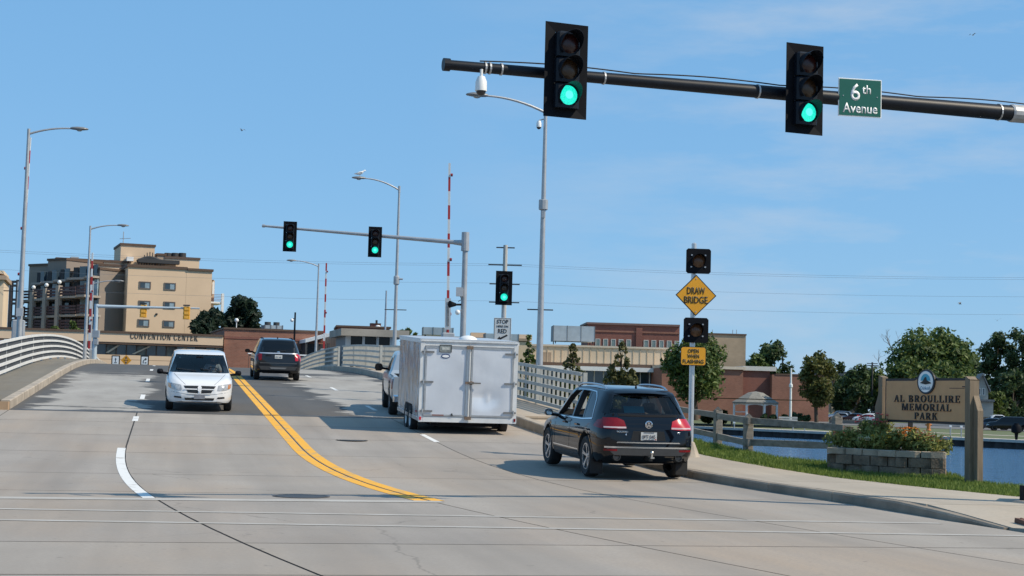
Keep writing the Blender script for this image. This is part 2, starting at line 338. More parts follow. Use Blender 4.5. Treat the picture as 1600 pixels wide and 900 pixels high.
# ================================================================== ground, road, river
def road_mat(name, base, worn=None):
    """paving coloured along the road: uv = (offset, length) in metres"""
    m = bpy.data.materials.new(name); m.use_nodes = True; t = m.node_tree; p = t.nodes['Principled BSDF']; p.inputs['Roughness'].default_value = .85
    p.inputs['Specular IOR Level'].default_value = .25
    uv = N_(t, 'ShaderNodeUVMap'); lk = t.links.new
    def noise(scale, sc=(1, 1, 1), loc=(0, 0, 0), det=5, rough=.6):
        mp = N_(t, 'ShaderNodeMapping'); mp.inputs['Scale'].default_value = sc; mp.inputs['Location'].default_value = loc
        nz = N_(t, 'ShaderNodeTexNoise'); nz.inputs['Scale'].default_value = scale; nz.inputs['Detail'].default_value = det; nz.inputs['Roughness'].default_value = rough
        lk(uv.outputs[0], mp.inputs[0]); lk(mp.outputs[0], nz.inputs['Vector']); return nz.outputs['Fac']
    def ramp(f, a, b, ca=(0, 0, 0), cb=(1, 1, 1)):
        r = N_(t, 'ShaderNodeValToRGB'); e = r.color_ramp.elements; e[0].position = a; e[1].position = b; e[0].color = (*ca, 1); e[1].color = (*cb, 1); lk(f, r.inputs[0]); return r.outputs[0]
    def mixc(f, a, b, bt='MIX'):
        x = N_(t, 'ShaderNodeMixRGB', blend_type=bt)
        for q, i in ((f, 0), (a, 1), (b, 2)):
            if isinstance(q, tuple): x.inputs[i].default_value = (*q, 1)
            elif isinstance(q, (int, float)): x.inputs[i].default_value = q
            else: lk(q, x.inputs[i])
        return x.outputs[0]
    def math(op, a, b):
        x = N_(t, 'ShaderNodeMath', operation=op)
        for i, q in ((0, a), (1, b)):
            if isinstance(q, (int, float)): x.inputs[i].default_value = q
            else: lk(q, x.inputs[i])
        return x.outputs[0]
    c = mixc(ramp(noise(.35), .3, .72), tuple(k * .86 for k in base), tuple(k * 1.1 for k in base))
    c = mixc(ramp(noise(.22, (1, .35, 1), (3, 9, 0)), .45, .7), c, (base[0] * 1.10, base[1] * .96, base[2] * .82))      # rusty tint
    c = mixc(ramp(noise(.9, (1, .06, 1), (7, 0, 0), 3), .40, .72, (0, 0, 0), (.6, .6, .6)), c, tuple(k * .60 for k in base))    # tyre tracks along the lanes
    c = mixc(ramp(noise(22., det=3), .35, .7, (0, 0, 0), (.5, .5, .5)), c, tuple(k * .72 for k in base))
    c = mixc(ramp(noise(1.7, (1, .5, 1), (1, 4, 2), 8, .75), .62, .72, (0, 0, 0), (.55, .55, .55)), c, tuple(k * .55 for k in base))   # oil stains
    if worn:
        sx = N_(t, 'ShaderNodeSeparateXYZ'); lk(uv.outputs[0], sx.inputs[0])
        tot = None
        for (o0, ow, s0, sw) in worn:   # worn-through lanes: ragged islands of pale concrete
            dx = math('ABSOLUTE', math('DIVIDE', math('SUBTRACT', sx.outputs[0], o0), ow), 0); dy = math('ABSOLUTE', math('DIVIDE', math('SUBTRACT', sx.outputs[1], s0), sw), 0)
            q = math('SUBTRACT', 1., math('MAXIMUM', dx, dy)); tot = q if tot is None else math('MAXIMUM', tot, q)
        rag = math('MULTIPLY', math('SUBTRACT', noise(.42, (.45, 1.1, 1), (5, 2, 0), 8, .72), .5), 2.6)
        f = ramp(math('ADD', tot, rag), .02, .10)
        c = mixc(f, c, mixc(ramp(noise(.9, (1, .3, 1)), .3, .7), (.27, .255, .235), (.36, .345, .32)))
    oi = N_(t, 'ShaderNodeObjectInfo'); c = mixc(.5, c, mixc(oi.outputs['Random'], (.82, .82, .83), (1.12, 1.10, 1.07)), 'MULTIPLY') if False else mixc(1., c, ramp(oi.outputs['Random'], 0, 1, (.95, .95, .955), (1.04, 1.03, 1.01)), 'MULTIPLY')
    vo = N_(t, 'ShaderNodeTexVoronoi', feature='DISTANCE_TO_EDGE'); vo.inputs['Scale'].default_value = .16; wob = N_(t, 'ShaderNodeMixRGB', blend_type='ADD'); wob.inputs[0].default_value = 1.; n3 = N_(t, 'ShaderNodeTexNoise'); n3.inputs['Scale'].default_value = .8; n3.inputs['Detail'].default_value = 6
    lk(uv.outputs[0], n3.inputs['Vector']); lk(uv.outputs[0], wob.inputs[1]); lk(n3.outputs['Color'], wob.inputs[2]); lk(wob.outputs[0], vo.inputs['Vector'])
    c = mixc(ramp(math('MULTIPLY', ramp(vo.outputs['Distance'], .0008, .0035, (1, 1, 1), (0, 0, 0)), ramp(noise(.13, (1, 1, 1), (11, 3, 0), 3), .5, .56)), 0, 1, (0, 0, 0), (.38, .38, .38)), c, tuple(k * .25 for k in base))   # fine cracks
    c = mixc(ramp(noise(5.5, (1, 1, 1), (2, 8, 0), 2, .5), .70, .76, (0, 0, 0), (.6, .6, .6)), c, tuple(k * .42 for k in base))   # drips
    lk(c, p.inputs['Base Color'])
    b = N_(t, 'ShaderNodeBump'); b.inputs['Strength'].default_value = .35; b.inputs['Distance'].default_value = .01; lk(noise(70., det=3), b.inputs['Height']); lk(b.outputs[0], p.inputs['Normal'])
    MATS[name] = m; return m
CONC = road_mat('road_concrete', (.348, .315, .280))
CONCW = road_mat('sidewalk_concrete', (.44, .385, .315))
CONCL = road_mat('old_sidewalk_concrete', (.20, .185, .155))
ASPH = road_mat('deck_asphalt', (.108, .108, .108), worn=[(-5.0, 1.6, 59, 13), (4.4, 2.0, 60, 18), (4.0, 1.8, 88, 9)])
JOINT = mat('joint_filler', (.035, .032, .028), .9, 0, .3, 3)
KERBM = mat('kerb_stone', (.36, .31, .25), .85, 0, .28, 1.6, .4, 30)
KERBD = mat('kerb_weathered', (.24, .20, .155), .9, 0, .3, 1.2, .4, 30)
PAINTW = mat('road_paint_white', (.42, .40, .37), .8, 0, .10, 3.2, col2=(.68, .68, .66), thr=(.32, .46), detail=9)
PAINTF = mat('road_paint_faded', (.34, .31, .27), .8, 0, .2, 1.5, col2=(.45, .43, .395))
PAINTY = mat('road_paint_yellow', (.42, .30, .15), .8, 0, .2, 2.6, col2=(.76, .38, .03), thr=(.33, .46), detail=9)

def uvgrid(name, rows, uvs, material, parent=None, kind=None, thick=0.):
    """sheet from rows of points with (offset, length) uvs, optionally with skirts thick metres deep"""
    nr, nc = len(rows), len(rows[0]); V = [tuple(p) for r in rows for p in r]; UV = [q for r in uvs for q in r]
    F = [(i * nc + k, i * nc + k + 1, (i + 1) * nc + k + 1, (i + 1) * nc + k) for i in range(nr - 1) for k in range(nc - 1)]
    if thick:
        rim = [k for k in range(nc)] + [i * nc + nc - 1 for i in range(1, nr)] + [(nr - 1) * nc + k for k in range(nc - 2, -1, -1)] + [i * nc for i in range(nr - 2, 0, -1)]
        b = len(V)
        for k in rim: V.append((V[k][0], V[k][1], V[k][2] - thick)); UV.append(UV[k])
        n = len(rim)
        for i in range(n): j = (i + 1) % n; F.append((rim[i], b + i, b + j, rim[j]))
    me = bpy.data.meshes.new(name); me.from_pydata(V, [], F); me.materials.append(material)
    ul = me.uv_layers.new(name='UVMap'); vi = np.zeros(len(me.loops), dtype=np.int32); me.loops.foreach_get('vertex_index', vi)
    ul.data.foreach_set('uv', np.array(UV, dtype=np.float32)[vi].ravel())
    b = bmesh.new(); b.from_mesh(me); b.normal_update()
    if sum(f.normal.z for f in b.faces) < 0: bmesh.ops.reverse_faces(b, faces=b.faces)
    b.to_mesh(me); b.free()
    return link(name, me, parent, kind)
def strip(name, fl, fr, s0, s1, material, dz=0., ns=2, no=1, parent=None, kind=None, thick=0.):
    """piece of paving between the offsets fl(s) and fr(s)"""
    rows, uvs = [], []
    for i in range(ns + 1):
        s = s0 + (s1 - s0) * i / ns; a, b = fl(s), fr(s)
        rows.append([W(s, a + (b - a) * k / no, dz) for k in range(no + 1)]); uvs.append([(a + (b - a) * k / no, s) for k in range(no + 1)])
    return uvgrid(name, rows, uvs, material, parent, kind, thick)
def c_(v): return lambda s: v
def centre(s): return .12 + (0.0050 * (36 - s) ** 2 if s < 36 else 0)
def lane_l(s): return -3.65 + (.0042 * (36 - s) ** 2 if s < 36 else 0)
def lane_r(s): return 3.55 + (.0036 * (38 - s) ** 2 if s < 38 else 0)
def interp(pts): xs = [p[0] for p in pts]; ys = [p[1] for p in pts]; return lambda s: float(np.interp(s, xs, ys))
kerb_r = interp([(18.9, 7.75), (20, 7.68), (22, 7.72), (24.3, 7.70), (26.5, 7.46), (29.6, 7.12), (34, 6.98), (40, 6.92), (200, 6.92)])
kerb_l = c_(-7.1)
walk_r = interp([(19.5, 11.6), (21.5, 11.1), (23.5, 10.6), (26.7, 9.95), (28.4, 9.5), (34, 8.9), (40, 8.75), (45, 8.75)])

# road bed (dark joint filler below the slabs), then the slabs
road = strip('road', lambda s: -60, lambda s: 60 if s < 18 else kerb_r(s) + .02, -14, 46.6, JOINT, -.006, 60, 1, kind='structure')
cuts = [-14, -6, 2, 8.6, 13.5, 16.35, 24.4, 28.6, 33.9, 38.4, 42.6, 46.4]
bounds = [lambda s: -60, lambda s: -24 , lambda s: -15, lambda s: -10.5, lambda s: -7.1, lane_l, centre, lane_r, kerb_r]
for a, b in zip(cuts[:-1], cuts[1:]):
    for k in range(len(bounds) - 1):
        g_ = .011; gl = .017 if k == 5 else g_; gr = .017 if k == 4 else g_
        fl, fr = bounds[k], bounds[k + 1]
        if k == len(bounds) - 2 and b <= 18: fr = lambda s: 60
        if k >= 1 or a > 8:
            strip('slab', (lambda f, q: lambda s: f(s) + q)(fl, gl), (lambda f, q: lambda s: f(s) - q)(fr, gr), a + .016, b - .016, CONC, 0, max(2, int((b - a) / 1.5)), 2, road)
deck = strip('bridge_deck', kerb_l, kerb_r, 46.75, 160, ASPH, 0, 90, 4, kind='structure')
strip('expansion_joint', kerb_l, kerb_r, 46.35, 46.8, mat('joint_steel', (.10, .095, .09), .6, .4, .3, 4), .005, 1, 1, deck)
strip('bridge_underside', c_(-9.6), c_(9.6), 47, 160, JOINT, -.9, 40, 1, deck)
gg = G()
for sd_ in (-1, 1):
    for s in range(47, 160, 3):
        a, b = W(s, sd_ * 9.25), W(min(160, s + 3), sd_ * 9.25); gg.obox(a - Vector((0, 0, 1.2)), b - a, (NX * .25, NY * .25, 0), (0, 0, 1.18))
gg.build('girder', mat('girder_steel', (.13, .14, .15), .6, .3, .2), deck)
for s in (60, 79, 98, 134): gp = G().box(W(s, 0) - Vector((0, 0, 3.2)), (17, 1.6, 4.2), RA); gp.build('pier', KERBD, deck)
far_road = strip('far_street', c_(-70), c_(70), 160.05, 182, ASPH, 0, 2, 2, kind='structure')

# paint
def paint(name, fl, fr, s0, s1, material, ns=1, label=None):
    return strip(name, fl, fr, s0, s1, material, .005, ns, 1, kind='structure')
off = lambda f, d: (lambda s: f(s) + d)
for d in (-.225, .025): paint('yellow_line', off(centre, d), off(centre, d + .20), 23.1, 160, PAINTY, 100)
paint('lane_line', off(lane_l, -.17), off(lane_l, 0.0), 22.9, 34.95, PAINTW, 14)
for a, b in ((43.0, 44.8), (53, 55.6), (65, 67.6), (77, 79.6), (89, 91.6), (101, 103.6)):
    paint('lane_line', off(lane_l, -.06), off(lane_l, .09), a, b, PAINTW, 2)
for a, b in ((38.2, 40.5), (50, 52.4), (62, 64.4), (74, 76.4), (86, 88.4), (98, 100.4)): paint('lane_line', off(lane_r, -.07), off(lane_r, .07), a, b, PAINTW, 2)
def cross(name, x0, s0, x1, s1, wd, material):
    rows, uvs = [], []
    for i in range(9):
        o = x0 + (x1 - x0) * i / 8; s = s0 + (s1 - s0) * i / 8
        rows.append([W(s, o, .005), W(s + wd, o, .005)]); uvs.append([(o, s), (o, s + wd)])
    return uvgrid(name, rows, uvs, material, None, 'structure')
cross('stop_line', -14, 22.0, 1.1, 22.7, .42, PAINTF)
cross('crosswalk_line', -16, 21.25, 7.3, 19.72, .17, PAINTF)
cross('crosswalk_line', -16, 19.75, 7.6, 17.85, .17, PAINTF)

# manhole lids set in the road
for s, o, r in ((23.75, -.85, .42), (38.2, 1.5, .38)):
    t_ = thing('manhole_cover', 'round iron manhole lid ' + ('by the stop line' if s < 30 else 'uphill in the lane behind the trailer'), 'manhole cover', W(s, o, .004))
    G().lathe([(.001, .004), (r - .05, .004), (r - .05, .001), (r - .035, .001), (r - .035, .004)], n=24).build('lid', mat('cast_iron', (.07, .068, .066), .6, .5, .3, 14), t_)
    G().lathe([(r - .034, 0), (r - .034, .005), (r, .005), (r, 0)], n=24).build('ring', mat('cast_iron_ring', (.11, .10, .095), .7, .4, .3, 14), t_)

# kerbs ------------------------------------------------------------
def kerb(name, path, h, wd, inner, material, joint=3.):
    """path: list of (s, o, height); stones end to end, each a piece; inner: +1 walk on the right of the kerb"""
    root = None; acc = []
    for (s0, o0, h0), (s1, o1, h1) in zip(path[:-1], path[1:]):
        n = max(1, int(round(abs(s1 - s0 + (o1 - o0) * .5) / joint))) if joint else 1
        for i in range(n):
            f0, f1 = i / n, (i + 1) / n; acc.append(((s0 + (s1 - s0) * f0, o0 + (o1 - o0) * f0, h0 + (h1 - h0) * f0), (s0 + (s1 - s0) * f1, o0 + (o1 - o0) * f1, h0 + (h1 - h0) * f1)))
    for a, b in acc:
        A, B = W(a[0], a[1]), W(b[0], b[1]); dr = (B - A).normalized(); nn = Vector((dr.y, -dr.x, 0)).normalized() * inner
        g = G(); A = A + dr * .006; B = B - dr * .006; V = []
        for P, hh in ((A, a[2]), (B, b[2])):
            r = random.uniform(-.006, .006); bt = .025
            for (e, z) in ((r, -.25), (r, hh - bt), (r + bt, hh), (wd, hh), (wd, -.25)): V.append(P + nn * e + Vector((0, 0, z)))
        g.add(V, [(0, 1, 6, 5), (1, 2, 7, 6), (2, 3, 8, 7), (3, 4, 9, 8), (0, 4, 3, 2, 1), (5, 6, 7, 8, 9)])
        o = g.build('kerb_stone' if root else name, material, root)
        if root is None: root = o; o['kind'] = 'structure'
    return root
kerb('kerb', [(19.0, 7.76, .02), (20.4, 7.70, .10), (22, 7.72, .15), (24.3, 7.70, .15), (26.5, 7.46, .15), (29.6, 7.12, .15), (34, 6.98, .16), (40, 6.92, .20)], .15, .17, 1, KERBD)
kerb('kerb', [(40, 6.92, .22), (46.5, 6.92, .27), (100, 6.92, .27), (150, 6.92, .27)], .25, .25, 1, KERBM)
kerb('kerb', [(46.6, -7.1, .25), (150, -7.1, .25)], .25, .25, -1, KERBM, 3)
kerb('kerb', [(46.5, -7.1, .22), (46.7, -9.0, .20), (47.2, -11.0, .18), (47.8, -40, .16)], .2, .2, -1, mat('kerb_rust', (.42, .28, .17), .85, 0, .2, 1.5), 2.2)

# sidewalks: slabs with open joints on a dark bed
walk = strip('sidewalk', off(kerb_r, .16), walk_r, 21.3, 45, JOINT, .10, 30, 1, kind='structure')
wc = [21.4, 23.4, 25.2, 27, 28.8, 30.6, 32.4, 34.2, 36, 37.8, 39.6, 41.4, 43.2, 45]
for a, b in zip(wc[:-1], wc[1:]): strip('slab', off(kerb_r, .18), off(walk_r, -.004), a + .008, b - .008, CONCW, .155 + random.uniform(-.003, .003), 3, 2, walk, None, .08)
walk2 = strip('sidewalk', c_(7.16), c_(9.15), 45, 160, JOINT, .2, 50, 1, kind='structure')
for a in range(45, 158, 4): strip('slab', c_(7.18), c_(9.2), a + .01, a + 3.99, CONCW, .255, 2, 1, walk2, None, .1)
walk3 = strip('sidewalk', c_(-9.2), c_(-7.34), 46.7, 160, JOINT, .18, 50, 1, kind='structure')
for a in range(47, 158, 5): strip('slab', c_(-9.0 if a > 52 else -9.1), c_(-7.36), a + .01, a + 4.99, CONCL, .235, 3, 1, walk3, None, .1)
strip('slab', lambda s: -14 - (0 if s > 47.4 else 0), c_(-9.02), 48.2, 58, CONCL, .225, 3, 2, walk3, None, .1)
# corner ramp and walk that goes on round the corner to the right
fill = [[W(21.38, 7.90, .155), W(21.38, 9.5, .155), W(21.38, 11.2, .155)], [W(20.2, 7.86, .10), W(20.2, 9.8, .13), W(20.4, 11.7, .155)], [W(18.9, 7.84, .025), W(18.9, 10.2, .09), W(19.3, 13, .15)], [W(17.2, 9.6, .025), W(17.6, 12.5, .10), W(18.2, 15, .15)], [W(14.6, 17, .03), W(15.4, 19, .12), W(16.2, 21, .15)], [W(8, 38, .12), W(9, 40, .14), W(10.5, 42, .15)]]
uvgrid('corner_walk', fill, [[(k, i) for k in range(3)] for i in range(6)], CONCW, None, 'structure', .1)
dome = thing('tactile_paving', 'rusty brown tactile paving plate set in the corner ramp', 'tactile paving', W(18.95, 8.7, .035), RA, None, (.10, .035, RA))
G().box((0, 0, .0), (1.2, .75, .06)).build('plate', mat('tactile_rust', (.13, .062, .040), .8, 0, .25, 6), dome)
gd = G()
for i in range(12):
    for j in range(8): gd.cyl((-.53 + i * .096, -.32 + j * .092, .03), (-.53 + i * .096, -.32 + j * .092, .042), .022, .014, 6)
gd.build('domes', MATS['tactile_rust'], dome)

# land on the near side, with a bank down to the river ---------------------------
GRASSG = mat('turf_soil', (.075, .11, .028), .95, 0, .3, 2.2, .5, 40, col2=(.19, .165, .085))
WZ = -1.4
edge = [(46.5, 9.6), (44, 9.7), (40, 9.75), (37.0, 9.85), (35.3, 10.2)]
edge = [W(s, o) for s, o in edge]
edge_xy = [(p.x, p.y) for p in edge] + [(6.1, 35.4), (7.2, 34.9), (8.0, 34.4), (8.55, 33.0), (8.7, 31.4), (8.75, 30.4), (9.3, 29.2), (10.4, 27.4), (13, 24.6), (18, 21.6), (40, 12)]
inner_so = [(46.5, 8.76), (44, 8.75), (40, 8.75), (37.0, 8.8), (34, 8.92), (31, 9.22), (29.5, 9.4), (28.4, 9.52), (27.6, 9.72), (26.9, 9.9), (26.2, 10.06), (25.4, 10.24), (24.6, 10.4), (23.5, 10.62), (22.0, 11.0), (20.5, 11.6)]
def mound(f): return f
def bank_z(x, y): 
    s, o = SO(x, y); return hz(max(s, 0)) + .13
def lawn_z(p, q, f):           # p on the walk, q on the brink
    zi = bank_z(p.x, p.y); zo = zi + (.10 if q.y > 30.8 else .02)
    return zi + (zo - zi) * f
rows, uvs = [], []; lawn_pts = []
n_e = len(edge_xy)
for i, (ex, ey) in enumerate(edge_xy):
    si, oi = inner_so[i]; p = W(si, oi); q = Vector((ex, ey, 0)); row = []
    for k in range(5):
        f = k / 4; c = p.lerp(q, f); row.append(Vector((c.x, c.y, lawn_z(p, q, f))))
    d = (q - p); d.z = 0; d = d.normalized() if d.length > .01 else Vector((1, 0, 0))
    lz = row[-1].z
    row.append(Vector((ex, ey, 0)) + d * .35 + Vector((0, 0, lz - .35))); row.append(Vector((ex, ey, 0)) + d * 1.0 + Vector((0, 0, WZ - .4)))
    rows.append(row); uvs.append([(k, i) for k in range(7)])
lawn = uvgrid('lawn', rows, uvs, GRASSG, None, 'structure')
LAWN_ROWS = rows
# near bank below the bridge and everything left of it
g = G(); g.add([W(46.9, 9.4, -.3), W(46.9, -90, -.3), W(49.5, -90, 0) - Vector((0, 0, 3.5)), W(49.5, 9.4, 0) - Vector((0, 0, 3.5))], [(0, 1, 2, 3)])
g.build('near_embankment', KERBD, None, kind='structure')
g = G(); g.add([W(48, -14.1, .1), W(58, -14.1, .1), W(60, -60, -1.5), W(48, -90, -.5)], [(0, 1, 2, 3)]); g.add([W(48, -9.2, .12), W(58.2, -9.2, .12), W(58.2, -14.1, .1), W(48, -14.1, .1)], [(0, 1, 2, 3)])
g.build('verge', GRASSG, None, kind='structure')
# grass blades
def blades(name, pts, h, parent=None, dens=None, wd=.012, mats=None, label=None):
    n = len(pts); V = np.zeros((n, 3, 3)); P = np.array(pts)
    a = RNG.uniform(0, 2 * pi, n); hh = h * RNG.uniform(.45, 1.25, n); lean = RNG.uniform(0, .7, n) * hh; la = RNG.uniform(0, 2 * pi, n)
    V[:, 0] = P + np.stack([np.cos(a) * wd, np.sin(a) * wd, np.full(n, -.01)], 1); V[:, 1] = P - np.stack([np.cos(a) * wd, np.sin(a) * wd, np.full(n, .01)], 1)
    V[:, 2] = P + np.stack([np.cos(la) * lean, np.sin(la) * lean, hh], 1)
    me = bpy.data.meshes.new(name); me.from_pydata(V.reshape(-1, 3).tolist(), [], np.arange(3 * n).reshape(-1, 3).tolist()); me.materials.append(mats)
    o = link(name, me, parent, 'stuff'); o['label'] = label; o['category'] = 'grass'
    return o
GRASSM = leafmat('grass_blades', (.065, .115, .017), (.24, .30, .065), .6)
pts = []
for i in range(len(LAWN_ROWS) - 2):
    A, B = LAWN_ROWS[i], LAWN_ROWS[i + 1]
    area = ((A[4] - A[0]).length + (B[4] - B[0]).length) / 2 * (A[0] - B[0]).length
    n = int(min(5200, area * 1500)) if i < n_e - 3 else 1500
    for _ in range(n):
        f, k = random.random(), random.random() * 4.5 - .08
        if sin(i * 2.3 + f * 5.1 + k * 1.7) + sin(k * 3.1 - f * 3.7 + i) > 1.25 and random.random() < .75: continue   # thin patches
        k0 = max(0, min(3, int(k))); kk = k - k0
        if k > 4: k0, kk = 4, k - 4
        p = (A[k0].lerp(A[k0 + 1], kk)).lerp(B[k0].lerp(B[k0 + 1], kk), f)
        pts.append((p.x, p.y, p.z))
blades('grass', pts, .085, None, mats=GRASSM, label='mown grass strip between the sidewalk and the river')

# river -----------------------------------------------------------------
m = bpy.data.materials.new('river_water'); m.use_nodes = True; t = m.node_tree; p = t.nodes['Principled BSDF']
p.inputs['Base Color'].default_value = (.050, .125, .24, 1); p.inputs['Roughness'].default_value = .12; p.inputs['IOR'].default_value = 1.33
tc = N_(t, 'ShaderNodeTexCoord'); mp = N_(t, 'ShaderNodeMapping'); mp.inputs['Scale'].default_value = (.55, 1.3, 1); mp.inputs['Rotation'].default_value = (0, 0, .5); nz = N_(t, 'ShaderNodeTexNoise'); nz.inputs['Scale'].default_value = .9; nz.inputs['Detail'].default_value = 5; nz.inputs['Roughness'].default_value = .65
b = N_(t, 'ShaderNodeBump'); b.inputs['Strength'].default_value = 1.; b.inputs['Distance'].default_value = .6
t.links.new(tc.outputs['Object'], mp.inputs[0]); t.links.new(mp.outputs[0], nz.inputs['Vector']); t.links.new(nz.outputs['Fac'], b.inputs['Height']); t.links.new(b.outputs[0], p.inputs['Normal'])
WATER = m
g = G(); g.add([(-300, 10, WZ), (300, 5, WZ), (300, 330, WZ), (-300, 330, WZ)], [(0, 1, 2, 3)]); g.build('river', WATER, None, kind='structure')
# the land this side, under the road
_q = [W(-60, -120), W(-60, 90), (70, -20, 0), (40, 11.8, 0), (13, 24.3, 0), (9, 27.5, 0), W(27, 8.6), W(46.5, 8.6), W(46.9, -90)]
g = G(); g.add([(q[0], q[1], -.4) for q in _q], [tuple(range(9))])
g.build('near_ground', JOINT, None, kind='structure')

# far bank: seawall, lawn, car park -----------------------------------------
BZ = -.78
wall_xy = [(95, 62), (60, 100), (39.0, 129.5), (24.3, 150.4), (19.3, 158.0), (8, 166), (-18, 160), (-60, 160), (-160, 150)]
g = G()
SEAWALL = mat('seawall_steel', (.055, .050, .048), .8, .2, .35, .6); CAPM = mat('seawall_cap', (.46, .42, .37), .8, 0, .15, 1.)
sw = thing('seawall', 'dark sheet pile seawall with pale concrete cap across the river', 'seawall', (39, 129.5, WZ))
for (a, b) in zip(wall_xy[:-1], wall_xy[1:]):
    A, B = Vector((*a, WZ - .5)), Vector((*b, WZ - .5)); n = max(2, int((B - A).length / .5)); d = (B - A) / n; q = Vector((-d.y, d.x, 0)).normalized()
    if a[0] < 8: n = 6; d = (B - A) / n
    prev = None; V = []
    for i in range(n + 1): P = A + d * i + q * (.12 if i % 2 else -.12); V += [P, P + Vector((0, 0, BZ - WZ + .42))]
    g.add(V, [(2 * i, 2 * i + 2, 2 * i + 3, 2 * i + 1) for i in range(n)])
g.build('sheet_pile', SEAWALL, sw, world=True)
for (a, b) in zip(wall_xy[:-1], wall_xy[1:]):
    A, B = Vector((*a, BZ - .1)), Vector((*b, BZ - .1)); d = B - A; q = Vector((d.y, -d.x, 0)).normalized()
    G().obox(A - q * .25, d * .999, q * .9, (0, 0, .22)).build('cap', CAPM, sw, world=True)
g = G(); fb = [(x, y + .4, BZ) for x, y in wall_xy]
g.add(fb + [(-900, 800, BZ), (900, 800, BZ), (500, 62, BZ)], [tuple(range(len(fb) + 3))]); g.build('far_ground', mat('far_turf', (.085, .105, .040), .95, 0, .25, .25, col2=(.12, .135, .055)), None, kind='structure')
g = G(); g.add([(-600, -300, -3.5), (600, -300, -3.5), (3000, 3000, -3.5), (-3000, 3000, -3.5)], [(0, 1, 2, 3)]); g.build('ground', MATS['far_turf'], None, kind='structure')
# path along the wall and the car park behind it
g = G(); A = Vector((60, 100, 0)); 
def stripxy(name, pts0, pts1, z, material):
    g = G(); n = len(pts0); g.add([(x, y, z) for x, y in pts0] + [(x, y, z) for x, y in pts1], [(i, i + 1, n + i + 1, n + i) for i in range(n - 1)]); return g.build(name, material, None, kind='structure')
off_xy = lambda k: [(x + .81 * k, y + .58 * k) for x, y in wall_xy[1:5]]
stripxy('riverside_path', off_xy(4), off_xy(7.5), BZ + .02, mat('path_concrete', (.45, .40, .34), .9, 0, .1, .5))
stripxy('riverside_path', off_xy(22), off_xy(24.5), BZ + .02, MATS['path_concrete'])
stripxy('car_park', [(24, 236), (92, 160)], [(140, 330), (190, 230)], BZ + .03, mat('car_park_asphalt', (.14, .135, .13), .9, 0, .15, .3))
# ================================================================== railings
def railing(label, o, s0, s1, sd, rmat, h=1.3, base=.24, rails=(.12, .40, .68, .96, 1.24), rh=.105, seg=3.0, pick=.58, ends=(0, 0), pmat=None, group='bridge railings', bmat=None):
    """five rails on posts, upright bars behind; sd = side of the road the rails face (+1 faces left)"""
    root = thing('bridge_railing', label, 'railing', W((s0 + s1) / 2, o, base), 0, group)
    n = max(2, int(round((s1 - s0) / seg))); ss = [s0 + (s1 - s0) * i / n for i in range(n + 1)]
    for z in rails:
        g = G(); V = []
        for s in ss:
            P = W(s, o, base + z); q = Vector((NX, NY, 0))
            V += [P - q * .03 - Vector((0, 0, rh / 2)), P + q * .03 - Vector((0, 0, rh / 2)), P + q * .03 + Vector((0, 0, rh / 2)), P - q * .03 + Vector((0, 0, rh / 2))]
        F = [(3, 2, 1, 0), tuple(range(len(V) - 4, len(V)))]
        for i in range(len(ss) - 1):
            for k in range(4): j = (k + 1) % 4; F.append((4 * i + k, 4 * i + j, 4 * i + 4 + j, 4 * i + 4 + k))
        g.add(V, F); g.build('rail', rmat, root, world=True)
    for i, s in enumerate(ss):
        if i % 2 and i not in (0, n): continue
        g = G().box(W(s, o + sd * .10, base + h / 2 - .08), (.12, .14, h + .14), RA); g.build('post', pmat or rmat, root, world=True)
    if pick:
        g = G(); s = s0 + .2
        while s < s1 - .1:
            g.box(W(s, o + sd * .06, base + h * .5 + .02), (.075, .04, h - .16), RA); s += pick
        g.build('bars', bmat or rmat, root, world=True, kind='stuff')
    return root
railing('white five rail bridge railing arching along the left sidewalk', -8.85, 46, 150, -1, RAILW, group=None, bmat=mat('bar_shaded', (.10, .105, .11), .7, 0, .2), pick=.4)  # bars are dark because their shade is put into the colour
railing('shaded bridge railing beside the dark car and trailer, gridded with upright bars', 9.0, 45.5, 79, 1, RAILSH)
railing('shaded railing curving over the bridge in front of the operator house', 7.45, 80, 97.5, 1, RAILSH, pick=.58)
railing('short shaded railing sloping down at the far end of the bridge', 7.5, 101, 132, 1, RAILSH, pick=.58)
railing('shaded outer railing behind the pickup cab', 9.0, 84, 96, 1, RAILSH)

